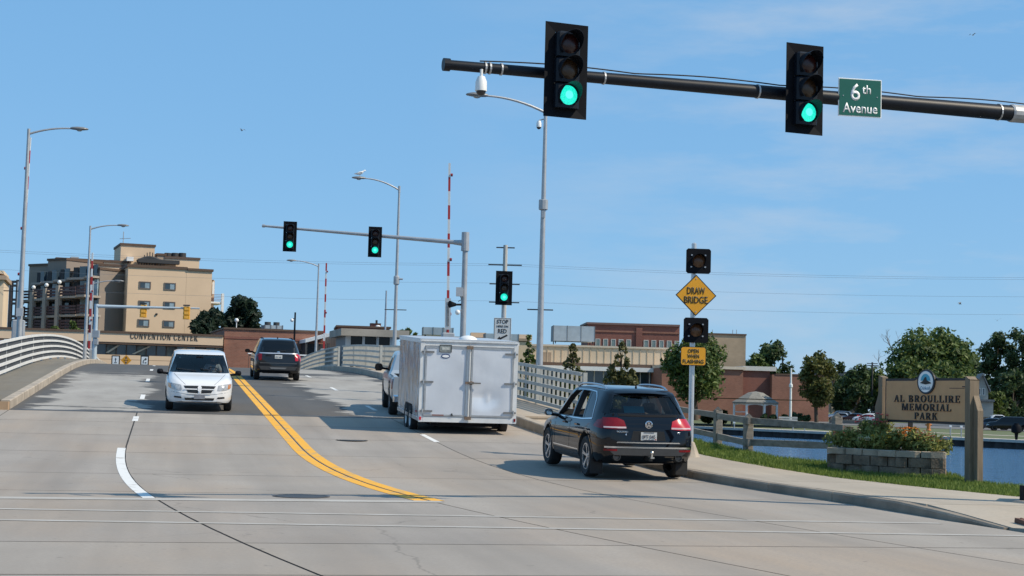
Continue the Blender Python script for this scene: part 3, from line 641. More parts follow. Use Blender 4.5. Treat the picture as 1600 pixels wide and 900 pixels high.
# ================================================================== street lamps
def lamp(label, base, ztop, armdir, armlen, rise=.75, r0=.105, r1=.05, bracket=None, group='tall street lamps along the bridge', sensors=True):
    t = thing('street_lamp', label, 'street lamp', base, 0, group); h = ztop - base.z
    G().lathe([(.0001, h), (r1, h), (r0, .25), (r0, 0)], n=14).build('pole', STEEL, t, smooth=40)
    G().lathe([(.0001, .26), (.15, .26), (.19, .12), (.22, .10), (.22, -.4), (.0001, -.4)], n=12).build('base', STEELB, t)
    d = Vector(armdir).normalized(); P = []
    for i in range(9): f = i / 8; P.append(d * armlen * f + Vector((0, 0, h - .18 + rise * (1 - (1 - f) ** 2.0))))
    G().tube(P, [.048 - .014 * i / 8 for i in range(9)], 8).build('arm', STEEL, t, smooth=50)
    G().lathe([(.0001, .06), (.065, .05), (.065, -.32), (.058, -.34)], (0, 0, h), n=10).build('pole_cap', STEELB, t)
    e = P[-1]; q = Vector((-d.y, d.x, 0)); g = G()
    sec = [(0, .05, .05), (.08, .10, .08), (.3, .17, .10), (.55, .17, .09), (.72, .10, .05), (.76, .03, .02)]; rows = []
    for a, wd, ht in sec:
        c = e + d * (a - .02); rows.append([c + q * wd * cos(k * pi / 6) * (1 if k <= 6 else 1) + Vector((0, 0, ht * sin(k * pi / 6) * (1 if k <= 6 else .55))) for k in range(12)])
    V = [p for r in rows for p in r]; F = [tuple(range(11, -1, -1)), tuple(range(60, 72))]
    for i in range(5):
        for k in range(12): j = (k + 1) % 12; F.append((i * 12 + k, i * 12 + j, i * 12 + 12 + j, i * 12 + 12 + k))
    g.add(V, F); hd = g.build('lamp_head', mat('lamp_head_grey', (.20, .205, .21), .5, .3, .1), t, smooth=50)
    G().sphere(e + d * .36 + Vector((0, 0, -.05)), .13, 10, (1, 1, .45)).build('lens', mat('lamp_lens', (.30, .31, .30), .2, 0, .05), hd, smooth=60)
    if bracket:
        for bz, bl in bracket: G().cyl((-bl / 2, 0, bz - base.z), (bl / 2, 0, bz - base.z), .022, n=6).build('banner_bracket', DKGREY, t)
    return t, e + d * .3
s_, P_ = along(847, 400, 9.45)
lampR1, _ = lamp('tall grey street lamp behind the big left traffic signal, globe camera on its shaft', Vector((P_.x, P_.y, hz(s_) - .1)), at(853, 168, P_.y).z, (-NX, -NY, 0), 2.05, 0.45, .125, .06)
cz = at(843, 190, P_.y).z - lampR1.location.z
camR = thing('dome_camera', 'small white dome camera bracketed on the tall lamp near the big signal', 'camera', lampR1.location + Vector((0, 0, cz)))
def domecam(t, s, drop):
    G().cyl((0, 0, drop), (0, 0, .02 * s), .025 * s, n=8).build('stem', WHITEP, t)
    G().lathe([(.0001, .02), (.06 * s, .02), (.095 * s, -.06 * s), (.10 * s, -.22 * s), (.0001, -.22 * s)], n=16).build('housing', WHITEP, t, smooth=40)
    G().sphere((0, 0, -.22 * s), .085 * s, 14).build('dome', mat('smoked_dome', (.03, .03, .033), .08, 0, .1), t, smooth=60)
domecam(camR, .9, .02); camR.location += Vector((-.22, -.02, 0))
G().cyl((0, 0, .04), (.2, .02, .10), .02, n=6).build('bracket', STEEL, camR)
bx = at(847, 484, P_.y).z - lampR1.location.z
G().cyl((-.46, 0, bx), (.42, 0, bx), .022, n=6).build('banner_bracket', DKGREY, lampR1)
G().lathe([(.13, -.18), (.16, -.16), (.16, .16), (.13, .18)], (0, 0, at(848, 320, P_.y).z - lampR1.location.z), n=10).build('camera_band', STEELB, lampR1)
G().box((.0, -.10, at(848, 335, P_.y).z - lampR1.location.z), (.10, .06, .25)).build('junction_box', STEELB, lampR1)
s_, P_ = along(620, 420, 9.2)
lampR2, gull_p = lamp('street lamp behind the grey trailer with a gull perched on its head', Vector((P_.x, P_.y, hz(s_))), at(622, 292, P_.y).z, (-NX, -NY, 0), 1.9, .55, .12, .055)
zz = lampR2.location.z; G().cyl((-.6, 0, at(620, 484, P_.y).z - zz), (.6, 0, at(620, 484, P_.y).z - zz), .025, n=6).build('banner_bracket', DKGREY, lampR2)
g = G().lathe([(.11, -.25), (.16, -.2), (.16, .2), (.11, .25)], (0, 0, at(620, 438, P_.y).z - zz), n=10); g.cyl((.1, -.05, at(620, 436, P_.y).z - zz), (.35, -.05, at(620, 436, P_.y).z - zz), .05); g.build('camera_band', STEELB, lampR2)
s_, P_ = along(495, 500, 8.9)
lamp('farthest street lamp on the right beside the black vehicle, small green plate low on it', Vector((P_.x, P_.y, hz(s_))), at(496, 413, P_.y).z, (-NX, -NY, 0), 1.9, .4, .12, .055)
lampR3 = kids; 
s_, P_ = along(38, 350, -9.15)
lampL1, _ = lamp('tallest street lamp at the left, rising behind the white railing', Vector((P_.x, P_.y, hz(s_))), at(45, 203, P_.y).z, (NX, NY, 0), 1.75, .35, .13, .06)
zz = lampL1.location.z; z1 = at(35, 455, P_.y).z - zz
G().cyl((-.75, 0, z1), (.7, 0, z1), .022, n=6).build('banner_bracket', DKGREY, lampL1)
z1 = at(32, 488, P_.y).z - zz; G().box((.02, -.13, z1), (.30, .05, .34)).build('plate', mat('grey_plate', (.50, .51, .52), .5, .1, .05), lampL1)
s_, P_ = along(137, 450, -8.3)
lamp('slender street lamp over the crest of the left sidewalk', Vector((P_.x, P_.y, hz(s_))), at(139, 354, P_.y).z, (NX, NY, 0), 1.75, .35, .13, .055)
s_, P_ = along(144, 480, -8.9)
lamp('small distant street lamp in front of the tan wall, past the left barrier', Vector((P_.x, P_.y, hz(s_))), at(144, 440, P_.y).z, (NX, NY, 0), 1.6, .3, .11, .05)
# green plate on the far right lamp
q = along(495, 558, 8.9)[1]; gp = thing('street_sign', 'small green street plate on the farthest right lamp', 'street sign', (q.x, q.y - .25, at(495, 558, q.y).z), RA)
G().box((0, 0, 0), (.55, .02, .32)).build('plate', GREENS, gp)

# gull on the lamp
gl = thing('gull', 'white gull perched on the lamp head above the road', 'bird', lampR2.location + gull_p + Vector((.0, 0, .10)), RA)
rows = []
for (y, z, r, rz_) in ((-.30, .10, .01, .01), (-.22, .12, .05, .025), (-.10, .15, .085, .075), (.03, .18, .095, .10), (.13, .22, .075, .085), (.19, .28, .05, .055), (.24, .325, .05, .05), (.285, .33, .035, .035), (.31, .325, .012, .012), (.36, .31, .005, .006)):
    rows.append([Vector((y, r * cos(2 * pi * k / 10), z + rz_ * sin(2 * pi * k / 10))) for k in range(10)])
g = G(); V = [p for r in rows for p in r]; F = []
for i in range(len(rows) - 1):
    for k in range(10): j = (k + 1) % 10; F.append((i * 10 + k, i * 10 + j, i * 10 + 10 + j, i * 10 + 10 + k))
g.add(V, F + [tuple(range(9, -1, -1)), tuple(range(len(V) - 10, len(V)))]); g.build('body', mat('gull_white', (.78, .78, .76), .7, 0, .05), gl, smooth=60)
for sg in (-1, 1):
    g = G(); g.add([(.12, sg * .088, .23), (.02, sg * .102, .23), (-.20, sg * .06, .17), (-.34, sg * .02, .13), (-.18, sg * .085, .13), (.02, sg * .112, .16), (.12, sg * .092, .17)], [(0, 1, 2, 3, 4, 5, 6)]); g.build('wing', mat('gull_grey', (.28, .29, .31), .7), gl)
    G().cyl((.0, sg * .04, .12), (.0, sg * .04, -.03), .008, n=5).build('leg', mat('gull_leg', (.6, .35, .2), .6), gl)
for i, (px, py, Y) in enumerate(((1500, 475, 150), (1558, 501, 110), (378, 204, 160), (1520, 55, 150))):
    p = at(px, py, Y); b_ = thing('gull', ('small dark gull flying level with the wires right of the sign pole', 'pale gull flying above the trees at the far right', 'tiny gull high in the sky above the tan apartment block', 'tiny gull high in the sky above the street name sign')[i], 'bird', p, i * 1.3)
    g = G(); g.add([(-.18, 0, 0), (0, .045, .03), (.2, 0, 0), (0, -.045, .03), (0, 0, -.05)], [(0, 1, 4), (1, 2, 4), (2, 3, 4), (3, 0, 4), (0, 3, 2, 1)]); g.build('body', MATS['gull_white'] if i == 1 else MATS['gull_grey'], b_)
    for sg in (-1, 1): G().add([(.07, 0, .02), (-.07, 0, .02), (-.09, sg * .25, .16), (.05, sg * .24, .17), (-.1, sg * .5, .06)], [(0, 1, 2, 3), (3, 2, 4)]).build('wing', MATS['gull_grey'], b_)

# ================================================================== traffic signals
def tri_signal(parent, c, rz, bw, bh, lit=2, scale=1., seen='front', housing=None, twist=0., world_parent=True, visor=.24, bmat=None):
    """three lens head; returns the head part. c in parent space, lenses face local -y turned by rz"""
    M = Matrix.Rotation(rz, 4, 'Z'); M.translation = Vector(c)
    def put(g): g.v = [tuple(M @ Vector(v)) for v in g.v]; return g
    hw, hh, hd = .345 * scale, 1.05 * scale, .2 * scale
    hm = housing or BLACKP
    g = G(); 
    for k in (-1, 0, 1): g.bev((0, .02, k * hh / 3), (hw, hd, hh / 3 - .006), .03)
    head = put(g).build('signal_head', hm, parent)
    if bw:
        g = G(); r = .03
        # backplate as a frame round the head, gently folded forward at its edges
        x, z = bw / 2, bh / 2; y = .03
        P = [(-x, y - .02, -z), (x, y - .02, -z), (x, y - .02, z), (-x, y - .02, z)]; I = [(-hw / 2 + .01, y, -hh / 2 + .01), (hw / 2 - .01, y, -hh / 2 + .01), (hw / 2 - .01, y, hh / 2 - .01), (-hw / 2 + .01, y, hh / 2 - .01)]
        back = [(a, b + .012, c_) for a, b, c_ in P + I]
        g.add(P + I + back, [(i, (i + 1) % 4, 4 + (i + 1) % 4, 4 + i) for i in range(4)] + [(8 + i, 12 + i, 12 + (i + 1) % 4, 8 + (i + 1) % 4) for i in range(4)] + [(i, 8 + i, 8 + (i + 1) % 4, (i + 1) % 4) for i in range(4)])
        put(g).build('backplate', bmat or BLACKM, head)
    for k, (mt, nm) in enumerate(((REDL, 'lens'), (AMBL, 'lens'), (GREENL if lit == 2 else mat('green_lens_off', (.01, .06, .05), .3), 'lens'))):
        z = (1 - k) * hh / 3; r = .148 * scale; q = r * .90
        g = G().lathe([(.0001, -.035), (q * .5, -.030), (q * .85, -.016), (q, 0)], (0, -hd / 2 + .018, z), (0, 1, 0), 20)
        ln_ = put(g).build(nm, mt, head, smooth=60)
        if mt is GREENL: g = G().lathe([(.0001, -.037), (q * .3, -.036), (q * .42, -.0345)], (0, -hd / 2 + .0165, z), (0, 1, 0), 16); put(g).build('lens_hot_spot', GREENC, head, smooth=60)  # added bright disc, stands in for the hot centre of the glow
        # tunnel visor, open below
        g = G(); n = 18; V = []
        for rr in (r * 1.06, r * 1.02):
            for yy in (0, -visor * scale):
                for i in range(n + 1):
                    a = radians(-55 + 290 * i / n); q = yy * (.22 + .78 * max(0, (sin(a) + .35) / 1.35) ** .9) if yy else 0
                    V.append((rr * cos(a), -hd / 2 + .02 + q, z + rr * sin(a)))
        m1 = n + 1; F = []
        for i in range(n): F += [(i, i + 1, m1 + i + 1, m1 + i), (2 * m1 + i, 3 * m1 + i, 3 * m1 + i + 1, 2 * m1 + i + 1), (m1 + i, m1 + i + 1, 3 * m1 + i + 1, 3 * m1 + i)]
        g.add(V, F); put(g).build('visor', hm, head)
    return head
# the big mast arm over the near junction
poleP = W(*SO(8.0, 24.25), .14); tipP = at(697, 101, 21.2); flP = at(1592, 178, 24.0)
d3 = (flP - tipP).normalized(); endP = tipP + d3 * ((poleP.x - tipP.x) / d3.x)
mast = thing('signal_mast', 'black mast arm reaching over the near junction with two big signals', 'signal mast', (poleP.x, poleP.y, poleP.z))
G().lathe([(.0001, endP.z + .9 - poleP.z), (.13, endP.z + .9 - poleP.z), (.17, .1), (.17, 0)], n=18).build('pole', BLACKP, mast, smooth=40)
armL = (endP - tipP).length; arm_r = lambda f: .068 + .055 * f
G().tube([tipP + (endP - tipP) * f + Vector((0, 0, 0)) - poleP for f in np.linspace(0, 1, 8)], [arm_r(f) for f in np.linspace(0, 1, 8)], 16).build('arm', BLACKP, mast, smooth=40)
G().cyl(tipP - poleP - d3 * .04, tipP - poleP + d3 * .05, .088, n=16).build('end_cap', BLACKP, mast)
fl0 = tipP + d3 * ((at(1574, 177, 24.0) - tipP).dot(d3)); G().tube([fl0 + d3 * k - poleP for k in (0, .03, .10, .5)], [.127, .138, .136, .136], 14).build('collar', mat('weathered_steel', (.36, .37, .38), .55, .4, .15), mast)
G().bev((0, 0, -.06), (.95, .95, .22), .05, .3).build('base', KERBM, mast)
G().box((-.2, -.1, .14), (.16, .16, .26)).build('access_box', BLACKM, mast)
for px in (760, 768, 788): # hose clamps
    f = (at(px, 110, 21.3) - tipP).dot(d3); c = tipP + d3 * f - poleP; G().tube([c - d3 * .012, c + d3 * .012], arm_r(f / armL) + .012, 14).build('clamp', STEEL, mast)
for px in (946, 1184, 1560):
    f = (at(px, 130, 21 + (px - 697) / 900 * 3) - tipP).dot(d3); c = tipP + d3 * f - poleP; G().tube([c - d3 * .012, c + d3 * .012], arm_r(f / armL) + .010, 14).build('clamp', STEEL, mast)
P = []
for i in range(60):
    f = i / 59; k = .05 + .94 * f; P.append(tipP + (endP - tipP) * k - poleP + Vector((0, 0, arm_r(k) + .018 + .035 * abs(sin(f * pi * 3.9)))))
G().tube(P, .010, 5).build('cable', RUBBER, mast)
for (px, py, Y, w_, h_, lab) in ((885, 110, 21.75, .60, 1.29, 0), (1258, 139, 22.95, .58, 1.29, 0)):
    ya = (tipP + d3 * (at(px, py, Y) - tipP).dot(d3)).y; Y = ya - .36; c = at(px, py, Y) - poleP
    hd = tri_signal(mast, c, radians(22), w_ + .03, h_)
    hd['label'] = 'signal head nearer the arm tip' if px < 1000 else 'signal head beside the street name sign'
    f = (at(px, 118 if px < 1000 else 147, Y + .35) - tipP).dot(d3); a = tipP + d3 * f - poleP
    g = G(); g.box((c.x, (c.y + a.y) / 2, a.z), (.10, abs(a.y - c.y), .12)); g.box((c.x, a.y - .0, a.z), (.14, .30, .30)); g.build('bracket', BLACKM, mast)
c = at(752, 122, 21.2); dc = thing('dome_camera', 'white dome camera hanging under the tip of the black mast arm', 'camera', c)
domecam(dc, .80, .12)
# street name sign
t = thing('street_name_sign', 'green 6th Avenue sign hung on the black mast arm', 'street sign', at(1343.5, 153, 23.0), radians(10))
G().bev((0, 0, 0), (.665, .012, .56), .004).build('border', LETTERW, t)
G().box((0, -.008, 0), (.635, .006, .53)).build('panel', GREENS, t)
text('6', .25, (-.075, -.0115, .08), (1, 0, 0), (0, 0, 1), LETTERW, t, bold=.012, wide=.145, depth=.002)
text('th', .135, (.095, -.0115, .125), (1, 0, 0), (0, 0, 1), LETTERW, t, bold=.008, wide=.135, depth=.002)
text('Avenue', .145, (-.0, -.0115, -.155), (1, 0, 0), (0, 0, 1), LETTERW, t, bold=.012, wide=.53, depth=.002)
for sx, sz in ((-.26, .02), (.26, .02)): G().cyl((sx, -.0115, sz), (sx, -.016, sz), .008, n=8).build('bolt', STEEL, t)
G().box((0, .10, -.01), (.25, .2, .10)).build('bracket', BLACKM, t)

# the second mast over the bridge approach
Y2 = 61.0; b2 = at(724, 520, Y2); s2, o2 = SO(b2.x, b2.y); top2 = at(727.5, 370, Y2)
m2 = thing('signal_mast', 'grey signal mast reaching left over the bridge lanes beyond the trailer', 'signal mast', (top2.x, top2.y, hz(s2)))
base2 = m2.location.copy()
G().lathe([(.0001, top2.z - base2.z), (.10, top2.z - base2.z), (.125, 0)], n=14).build('pole', STEELB, m2, smooth=40)
tip2 = at(412, 353, 62.5); end2 = at(727, 380, Y2)
G().tube([tip2.lerp(end2, f) - base2 for f in (0, .25, .5, .75, 1)], [.045, .055, .066, .078, .088], 12).build('arm', STEELB, m2, smooth=40)
dd = (end2 - tip2).normalized(); G().cyl(tip2 - base2 - dd * .05, tip2 - base2 + dd * .04, .065, n=10).build('end_cap', STEELB, m2)
G().cyl(end2 - base2 - Vector((0, 0, .3)), end2 - base2 + Vector((0, 0, .42)), .16, .15, 12).build('arm_clamp', STEELB, m2)
G().cyl(end2 - base2 - dd * .45, end2 - base2, .09, .13, 10).build('collar', STEELB, m2)
for px, py in ((453, 369.5), (586, 378)):
    Yh = 62.2 - (px - 412) / 315 * 1.4; c = at(px, py, Yh) - base2; hd = tri_signal(m2, c, radians(11), .52, 1.18, scale=.92, visor=.2)
    hd['label'] = 'signal head near the tip of the grey arm' if px < 500 else 'signal head halfway along the grey arm'
    G().box((c.x, c.y + .14, c.z + .05), (.1, .22, .12)).build('bracket', BLACKM, m2)
def pt(px, py, Y): return at(px, py, Y) - base2
G().box(pt(718, 456, 60.85), (.26, .18, .34)).build('control_box', mat('light_grey_box', (.46, .47, .48), .5, .2, .08), m2)
g = G(); a = pt(712, 476, 60.9); g.cyl(a + Vector((-.22, -.15, 0)), a + Vector((0, 0, 0)), .14, .06, 12); g.cyl(a, pt(724, 476, 61), .04); g.build('horn', BLACKM, m2)
G().sphere(pt(715, 488, 60.8), .10, 12).build('flood_lamp', WHITEP, m2, smooth=60); G().cyl(pt(715, 488, 60.8), pt(724, 482, 61), .02, n=6).build('lamp_bracket', STEELB, m2)
G().tube([pt(719, 462, 60.8), pt(721, 468, 60.75), pt(716, 471, 60.8)], .015, 5).build('cable', RUBBER, m2)

# signal on a post at the right kerb
Y3 = 56.0; p3 = at(786, 520, Y3); s3, o3 = SO(p3.x, p3.y)
t = thing('traffic_signal', 'post mounted green signal with STOP HERE ON RED plate behind the trailer', 'traffic signal', (p3.x, p3.y, hz(s3))); b3 = t.location.copy()
top3 = at(790, 385, Y3); G().lathe([(.0001, at(788, 424, Y3).z - b3.z), (.055, at(788, 424, Y3).z - b3.z), (.06, 0)], n=12).build('pole', STEEL, t, smooth=40)
tri_signal(t, at(787.5, 450, 55.6) - b3, radians(9), .585, 1.19, scale=.92, visor=.2)
sg = at(785, 516, 55.7) - b3
G().bev(sg, (.61, .02, .86), .004, radians(4)).build('sign_plate', mat('sign_white', (.55, .57, .57), .45, 0, .04), t)
u_ = (cos(radians(4)), sin(radians(4)), 0); fo = Vector((.001, -.012, 0))
for a, b in (((-.285, -.415), (.285, -.405)), ((-.285, .405), (.285, .415)), ((-.285, -.405), (-.275, .405)), ((.275, -.405), (.285, .405))):
    G().prism([(a[0], a[1]), (b[0], a[1]), (b[0], b[1]), (a[0], b[1])], sg + fo, u_, (0, 0, 1), (0, -.003, 0)).build('border', LETTERB, t)
for wd, z, sz, ww in (('STOP', .30, .135, .40), ('HERE ON', .135, .07, .40), ('RED', -.03, .15, .30)): text(wd, sz, sg + fo + Vector((0, 0, z)), u_, (0, 0, 1), LETTERB, t, wide=ww, bold=.015)
g = G(); ar = [(.20, -.17), (.06, -.24), (.09, -.18), (-.20, -.36), (.0, -.345), (-.05, -.315)]
g.prism([(.19, -.19), (-.04, -.315), (-.005, -.37), (-.21, -.36), (-.10, -.215), (-.075, -.262), (.16, -.14)], sg + fo, u_, (0, 0, 1), (0, -.004, 0)); g.build('arrow', LETTERB, t)

# far signal mast on the left, facing the other way
Y5 = 122.; b5 = at(148, 540, Y5); s5, o5 = SO(b5.x, b5.y)
m5 = thing('signal_mast', 'pale blue grey signal mast at the far left, two yellow heads seen from behind', 'signal mast', (b5.x, b5.y, hz(s5))); q5 = m5.location.copy()
tp = at(150, 479, Y5); G().lathe([(.0001, tp.z + .2 - q5.z), (.15, tp.z + .2 - q5.z), (.19, 0)], n=12).build('pole', mat('pale_steel', (.42, .50, .56), .45, .2, .06), m5, smooth=40)
t0, t1 = at(152, 478.5, Y5), at(312, 482, Y5 + 1.5); G().tube([t0.lerp(t1, f) - q5 for f in (0, .5, 1)], [.14, .10, .06], 10).build('arm', MATS['pale_steel'], m5, smooth=40)
SIGY = mat('signal_yellow', (.62, .30, .02), .45, 0, .1)
for px, py in ((224, 486), (291.5, 489)):
    c = at(px, py, Y5 + .8 + (px - 224) * .006) - q5; g = G()
    for k in (-1, 0, 1): g.bev((c.x, c.y, c.z + k * .33), (.52, .3, .325), .06, RA)
    hd = g.build('signal_head', SIGY, m5)
    for k in (-1, 0, 1): G().lathe([(.16, .28), (.17, .28), (.17, 0), (.16, 0)], (c.x, c.y + .14, c.z + k * .33), (0, 1, 0), 12).build('visor', SIGY, hd)
    for k in (-1, 0, 1): G().bev((c.x, c.y - .15, c.z + k * .33), (.30, .03, .22), .02, RA).build('door', mat('signal_yellow_pale', (.70, .36, .05), .4, 0, .1), hd)
    G().box((c.x, c.y - .1, c.z + .58), (.5, .16, .1)).build('bracket', DKGREY, m5)
for py, w_ in ((522, .5), (534, .3)): G().box(at(150, py, Y5 - .2) - q5, (w_, .35, .55 if w_ > .4 else .4)).build('control_box', STEELB, m5)

# ================================================================== bridge barrier gates, arms raised
def gate(label, s, o, top, bot, Y, lights, box=True, wd=.12, plate=None, sign=1):
    p = W(s, o); t = thing('barrier_gate', label, 'barrier gate', p, 0, 'raised bridge barrier gates')
    a, b = at(*bot, Y) - p, at(*top, Y) - p; n = max(6, int(round((b - a).length / .62))); d = (b - a) / n; x = Vector((wd / 2, 0, 0)); y = Vector((0, .035, 0))
    for i in range(n):
        k = .8 + .2 * (1 - i / n); G().obox(a + d * i - x * k - y, x * 2 * k, y * 2, d).build('stripe', REDP if i % 2 == 0 else mat('barrier_white', (.68, .68, .66), .5, 0, .06), t)
    for f in lights:
        c = a + (b - a) * f; G().lathe([(.0001, .10), (.07, .09), (.075, 0), (.0001, 0)], c + Vector((.06 * sign, -.02, 0)), (sign, 0, 0), 10).build('warning_lamp', mat('red_lamp', (.25, .015, .012), .25), t)
    G().bev((a.x, a.y + .05, max(.55, a.z * .5)), (.55, .5, max(1.1, a.z)), .04, RA).build('gate_housing', STEELB, t)
    if plate:
        p0, p1 = at(*plate[0], Y - .1) - p, at(*plate[1], Y - .1) - p
        G().obox(p0 - Vector((.13, 0, 0)), (.26, 0, 0), (0, .03, 0), p1 - p0).build('counterweight_plate', mat('plate_pale', (.50, .51, .51), .5, .1, .06), t)
        G().obox(p0 - Vector((.05, .012, 0)) + (p1 - p0) * .12, (.10, 0, 0), (0, .01, 0), (p1 - p0) * .76).build('plate_print', mat('plate_ink', (.16, .17, .18), .6, 0, .6, 14), t)
    return t
s_, P_ = along(701, 480, 9.3); gate('raised red and white barrier arm standing behind the trailer roof', s_, 9.3, (702.5, 255), (699.5, 520), P_.y, (.11, .43, .93), plate=((699.5, 515), (700, 466)))
s_, P_ = along(508, 480, 9.0); gate('raised barrier arm next to the farthest right lamp', s_, 9.0, (510, 411), (506, 545), P_.y, (.42, .9), wd=.14)
s_, P_ = along(36, 470, -9.5); gate('raised barrier arm half hidden behind the tallest left lamp', s_, -9.5, (46.5, 215), (29, 500), P_.y, (.5, .83, .25), sign=-1, wd=.16, plate=((29.5, 495), (32, 440)))
s_, P_ = along(142, 470, -8.9); gate('raised barrier arm beside the slender lamp on the left crest', s_, -8.9, (144.5, 395), (139, 545), P_.y, (.3, .6), wd=.16)

# ================================================================== draw bridge warning post
Yd = 35.2; bd = at(1079, 690, Yd); sd_, od_ = SO(bd.x, bd.y)
t = thing('warning_sign_post', 'steel post with yellow DRAW BRIDGE diamond and two black beacons', 'warning sign', (bd.x, bd.y, hz(sd_) + .12)); qd = t.location.copy()
td = at(1088.5, 381, Yd)
G().lathe([(.0001, td.z - qd.z + .03), (.03, td.z - qd.z + .02), (.055, td.z - qd.z), (.060, .0)], n=14).build('pole', mat('bright_steel', (.58, .59, .60), .35, .6, .06), t, smooth=40)
G().lathe([(.062, .36), (.09, .34), (.22, .02), (.24, 0), (.24, -.3), (.0001, -.3)], n=10).build('base', KERBM, t)
rzd = radians(4); ud = Vector((cos(rzd), sin(rzd), 0)); vd = Vector((0, 0, 1)); nd = ud.cross(vd)
def disc(px, py): return at(px, py, Yd - .12) - qd
for px, py in ((1091.5, 408), (1087.5, 516)):
    c = disc(px, py); hw = .275; r = .04
    poly = [(-hw + r, -hw), (hw - r, -hw), (hw, -hw + r), (hw, hw - r), (hw - r, hw), (-hw + r, hw), (-hw, hw - r), (-hw, -hw + r)]
    bp = G().prism(poly, c, ud, vd, -nd * .012).build('beacon_plate', BLACKM, t)
    G().lathe([(.0001, -.04), (.08, -.035), (.142, 0)], c + nd * .012, -nd, 20).build('lens', mat('beacon_amber', (.10, .045, .02), .3, 0, .15, 25), bp, smooth=60)
    g = G(); n = 16; V = []
    for rr in (.155, .150):
        for yy in (0, .22):
            for i in range(n + 1): a = radians(-30 + 240 * i / n); V.append(c + ud * rr * cos(a) + vd * rr * sin(a) + nd * (yy * (.4 + .6 * max(0, sin(a)))))
    m1 = n + 1; F = []
    for i in range(n): F += [(i, i + 1, m1 + i + 1, m1 + i), (2 * m1 + i, 3 * m1 + i, 3 * m1 + i + 1, 2 * m1 + i + 1), (m1 + i, m1 + i + 1, 3 * m1 + i + 1, 3 * m1 + i)]
    g.add(V, F); g.build('visor', BLACKP, bp)
    for sx, sz in ((-.15, .13), (.15, .13), (-.16, -.13), (.15, -.13)): G().box(c + ud * sx + vd * sz + nd * .006, (.035, .012, .03)).build('clip', STEEL, bp)
c = disc(1087.5, 461.5); h = .455
dm = G().prism([(0, -h), (h, 0), (0, h), (-h, 0)], c, ud, vd, -nd * .01).build('diamond_plate', LETTERB, t)
dm = G().prism([(0, -h + .03), (h - .03, 0), (0, h - .03), (-h + .03, 0)], c, ud, vd, nd * .004).build('diamond_face', YELLOW, dm)
text('DRAW', .155, c + nd * .005 + vd * .10, ud, vd, LETTERB, t, wide=.40, bold=.012); text('BRIDGE', .155, c + nd * .005 - vd * .10, ud, vd, LETTERB, t, wide=.52, bold=.012)
for z in (.36, -.36): G().cyl(c + vd * z, c + vd * z + nd * .01, .014, n=8).build('bolt', STEEL, t)
c = disc(1083.3, 556.5); hw, hh = .28, .205; r = .03
def rr(hw, hh, r): return [(-hw + r, -hh), (hw - r, -hh), (hw, -hh + r), (hw, hh - r), (hw - r, hh), (-hw + r, hh), (-hw, hh - r), (-hw, -hh + r)]
G().prism(rr(hw, hh, r), c, ud, vd, -nd * .01).build('lower_plate', LETTERB, t); G().prism(rr(hw - .012, hh - .012, r), c, ud, vd, nd * .004).build('lower_face', YELLOW, t)
for wd, z, ww in (('OPEN', .115, .24), ('WHEN', 0, .26), ('FLASHING', -.115, .46)): text(wd, .085, c + nd * .005 + vd * z, ud, vd, LETTERB, t, wide=ww, bold=.012)
# ================================================================== vehicles
PAINTB = mat('car_paint_black', (.003, .004, .007), .3, .0, .1, 3, coat=1., spec=.0)
PAINTW_ = mat('car_paint_white', (.70, .71, .72), .30, 0, .03, 2, coat=.7)
PAINTS = mat('car_paint_silver', (.46, .50, .53), .30, .45, .05, 2, coat=.7)
PAINTD = mat('car_paint_charcoal', (.012, .014, .018), .3, .2, .08, 3, coat=.9, spec=.1)
GLASSD = mat('tinted_glass', (.005, .007, .010), .05, 0, .1, 2, spec=.35)
GLASS = glassmat('car_glass', .42); GLASSW = glassmat('windshield_glass', .6); GLASSR = glassmat('rear_glass', .5)
TAIL = mat('tail_lamp_red', (.17, .004, .008), .25, 0, .15, 14, coat=.25, spec=.3); TAILW = mat('tail_lamp_pale', (.55, .42, .42), .15, 0, .1, coat=1.)
TAILON = mat('tail_lamp_lit', (.26, .008, .014), .25, 0, .15, 14, coat=.3, spec=.3, emit=((1, .05, .12), .22))
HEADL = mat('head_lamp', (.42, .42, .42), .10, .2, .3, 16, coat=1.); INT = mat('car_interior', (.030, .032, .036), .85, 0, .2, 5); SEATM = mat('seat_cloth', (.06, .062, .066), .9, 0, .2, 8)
PLATE = mat('licence_plate', (.52, .53, .52), .4, 0, .06, 6); PLATEG = mat('grille_black', (.012, .012, .013), .4, 0, .2)

def curve(pts):
    xs = np.array([p[0] for p in pts], float); ys = np.array([p[1] for p in pts], float)
    d = np.diff(ys) / np.diff(xs); mm = np.zeros(len(xs)); mm[0] = d[0]; mm[-1] = d[-1]
    for i in range(1, len(xs) - 1):
        if d[i - 1] * d[i] > 0: w1 = 2 * (xs[i + 1] - xs[i]) + xs[i] - xs[i - 1]; w2 = xs[i + 1] - xs[i] + 2 * (xs[i] - xs[i - 1]); mm[i] = (w1 + w2) / (w1 / d[i - 1] + w2 / d[i])
    def f(x):
        x = min(max(x, xs[0]), xs[-1]); i = min(max(int(np.searchsorted(xs, x)) - 1, 0), len(xs) - 2); h = xs[i + 1] - xs[i]; t = (x - xs[i]) / h
        return float((2 * t ** 3 - 3 * t ** 2 + 1) * ys[i] + (t ** 3 - 2 * t ** 2 + t) * h * mm[i] + (-2 * t ** 3 + 3 * t ** 2) * ys[i + 1] + (t ** 3 - t ** 2) * h * mm[i + 1])
    return f
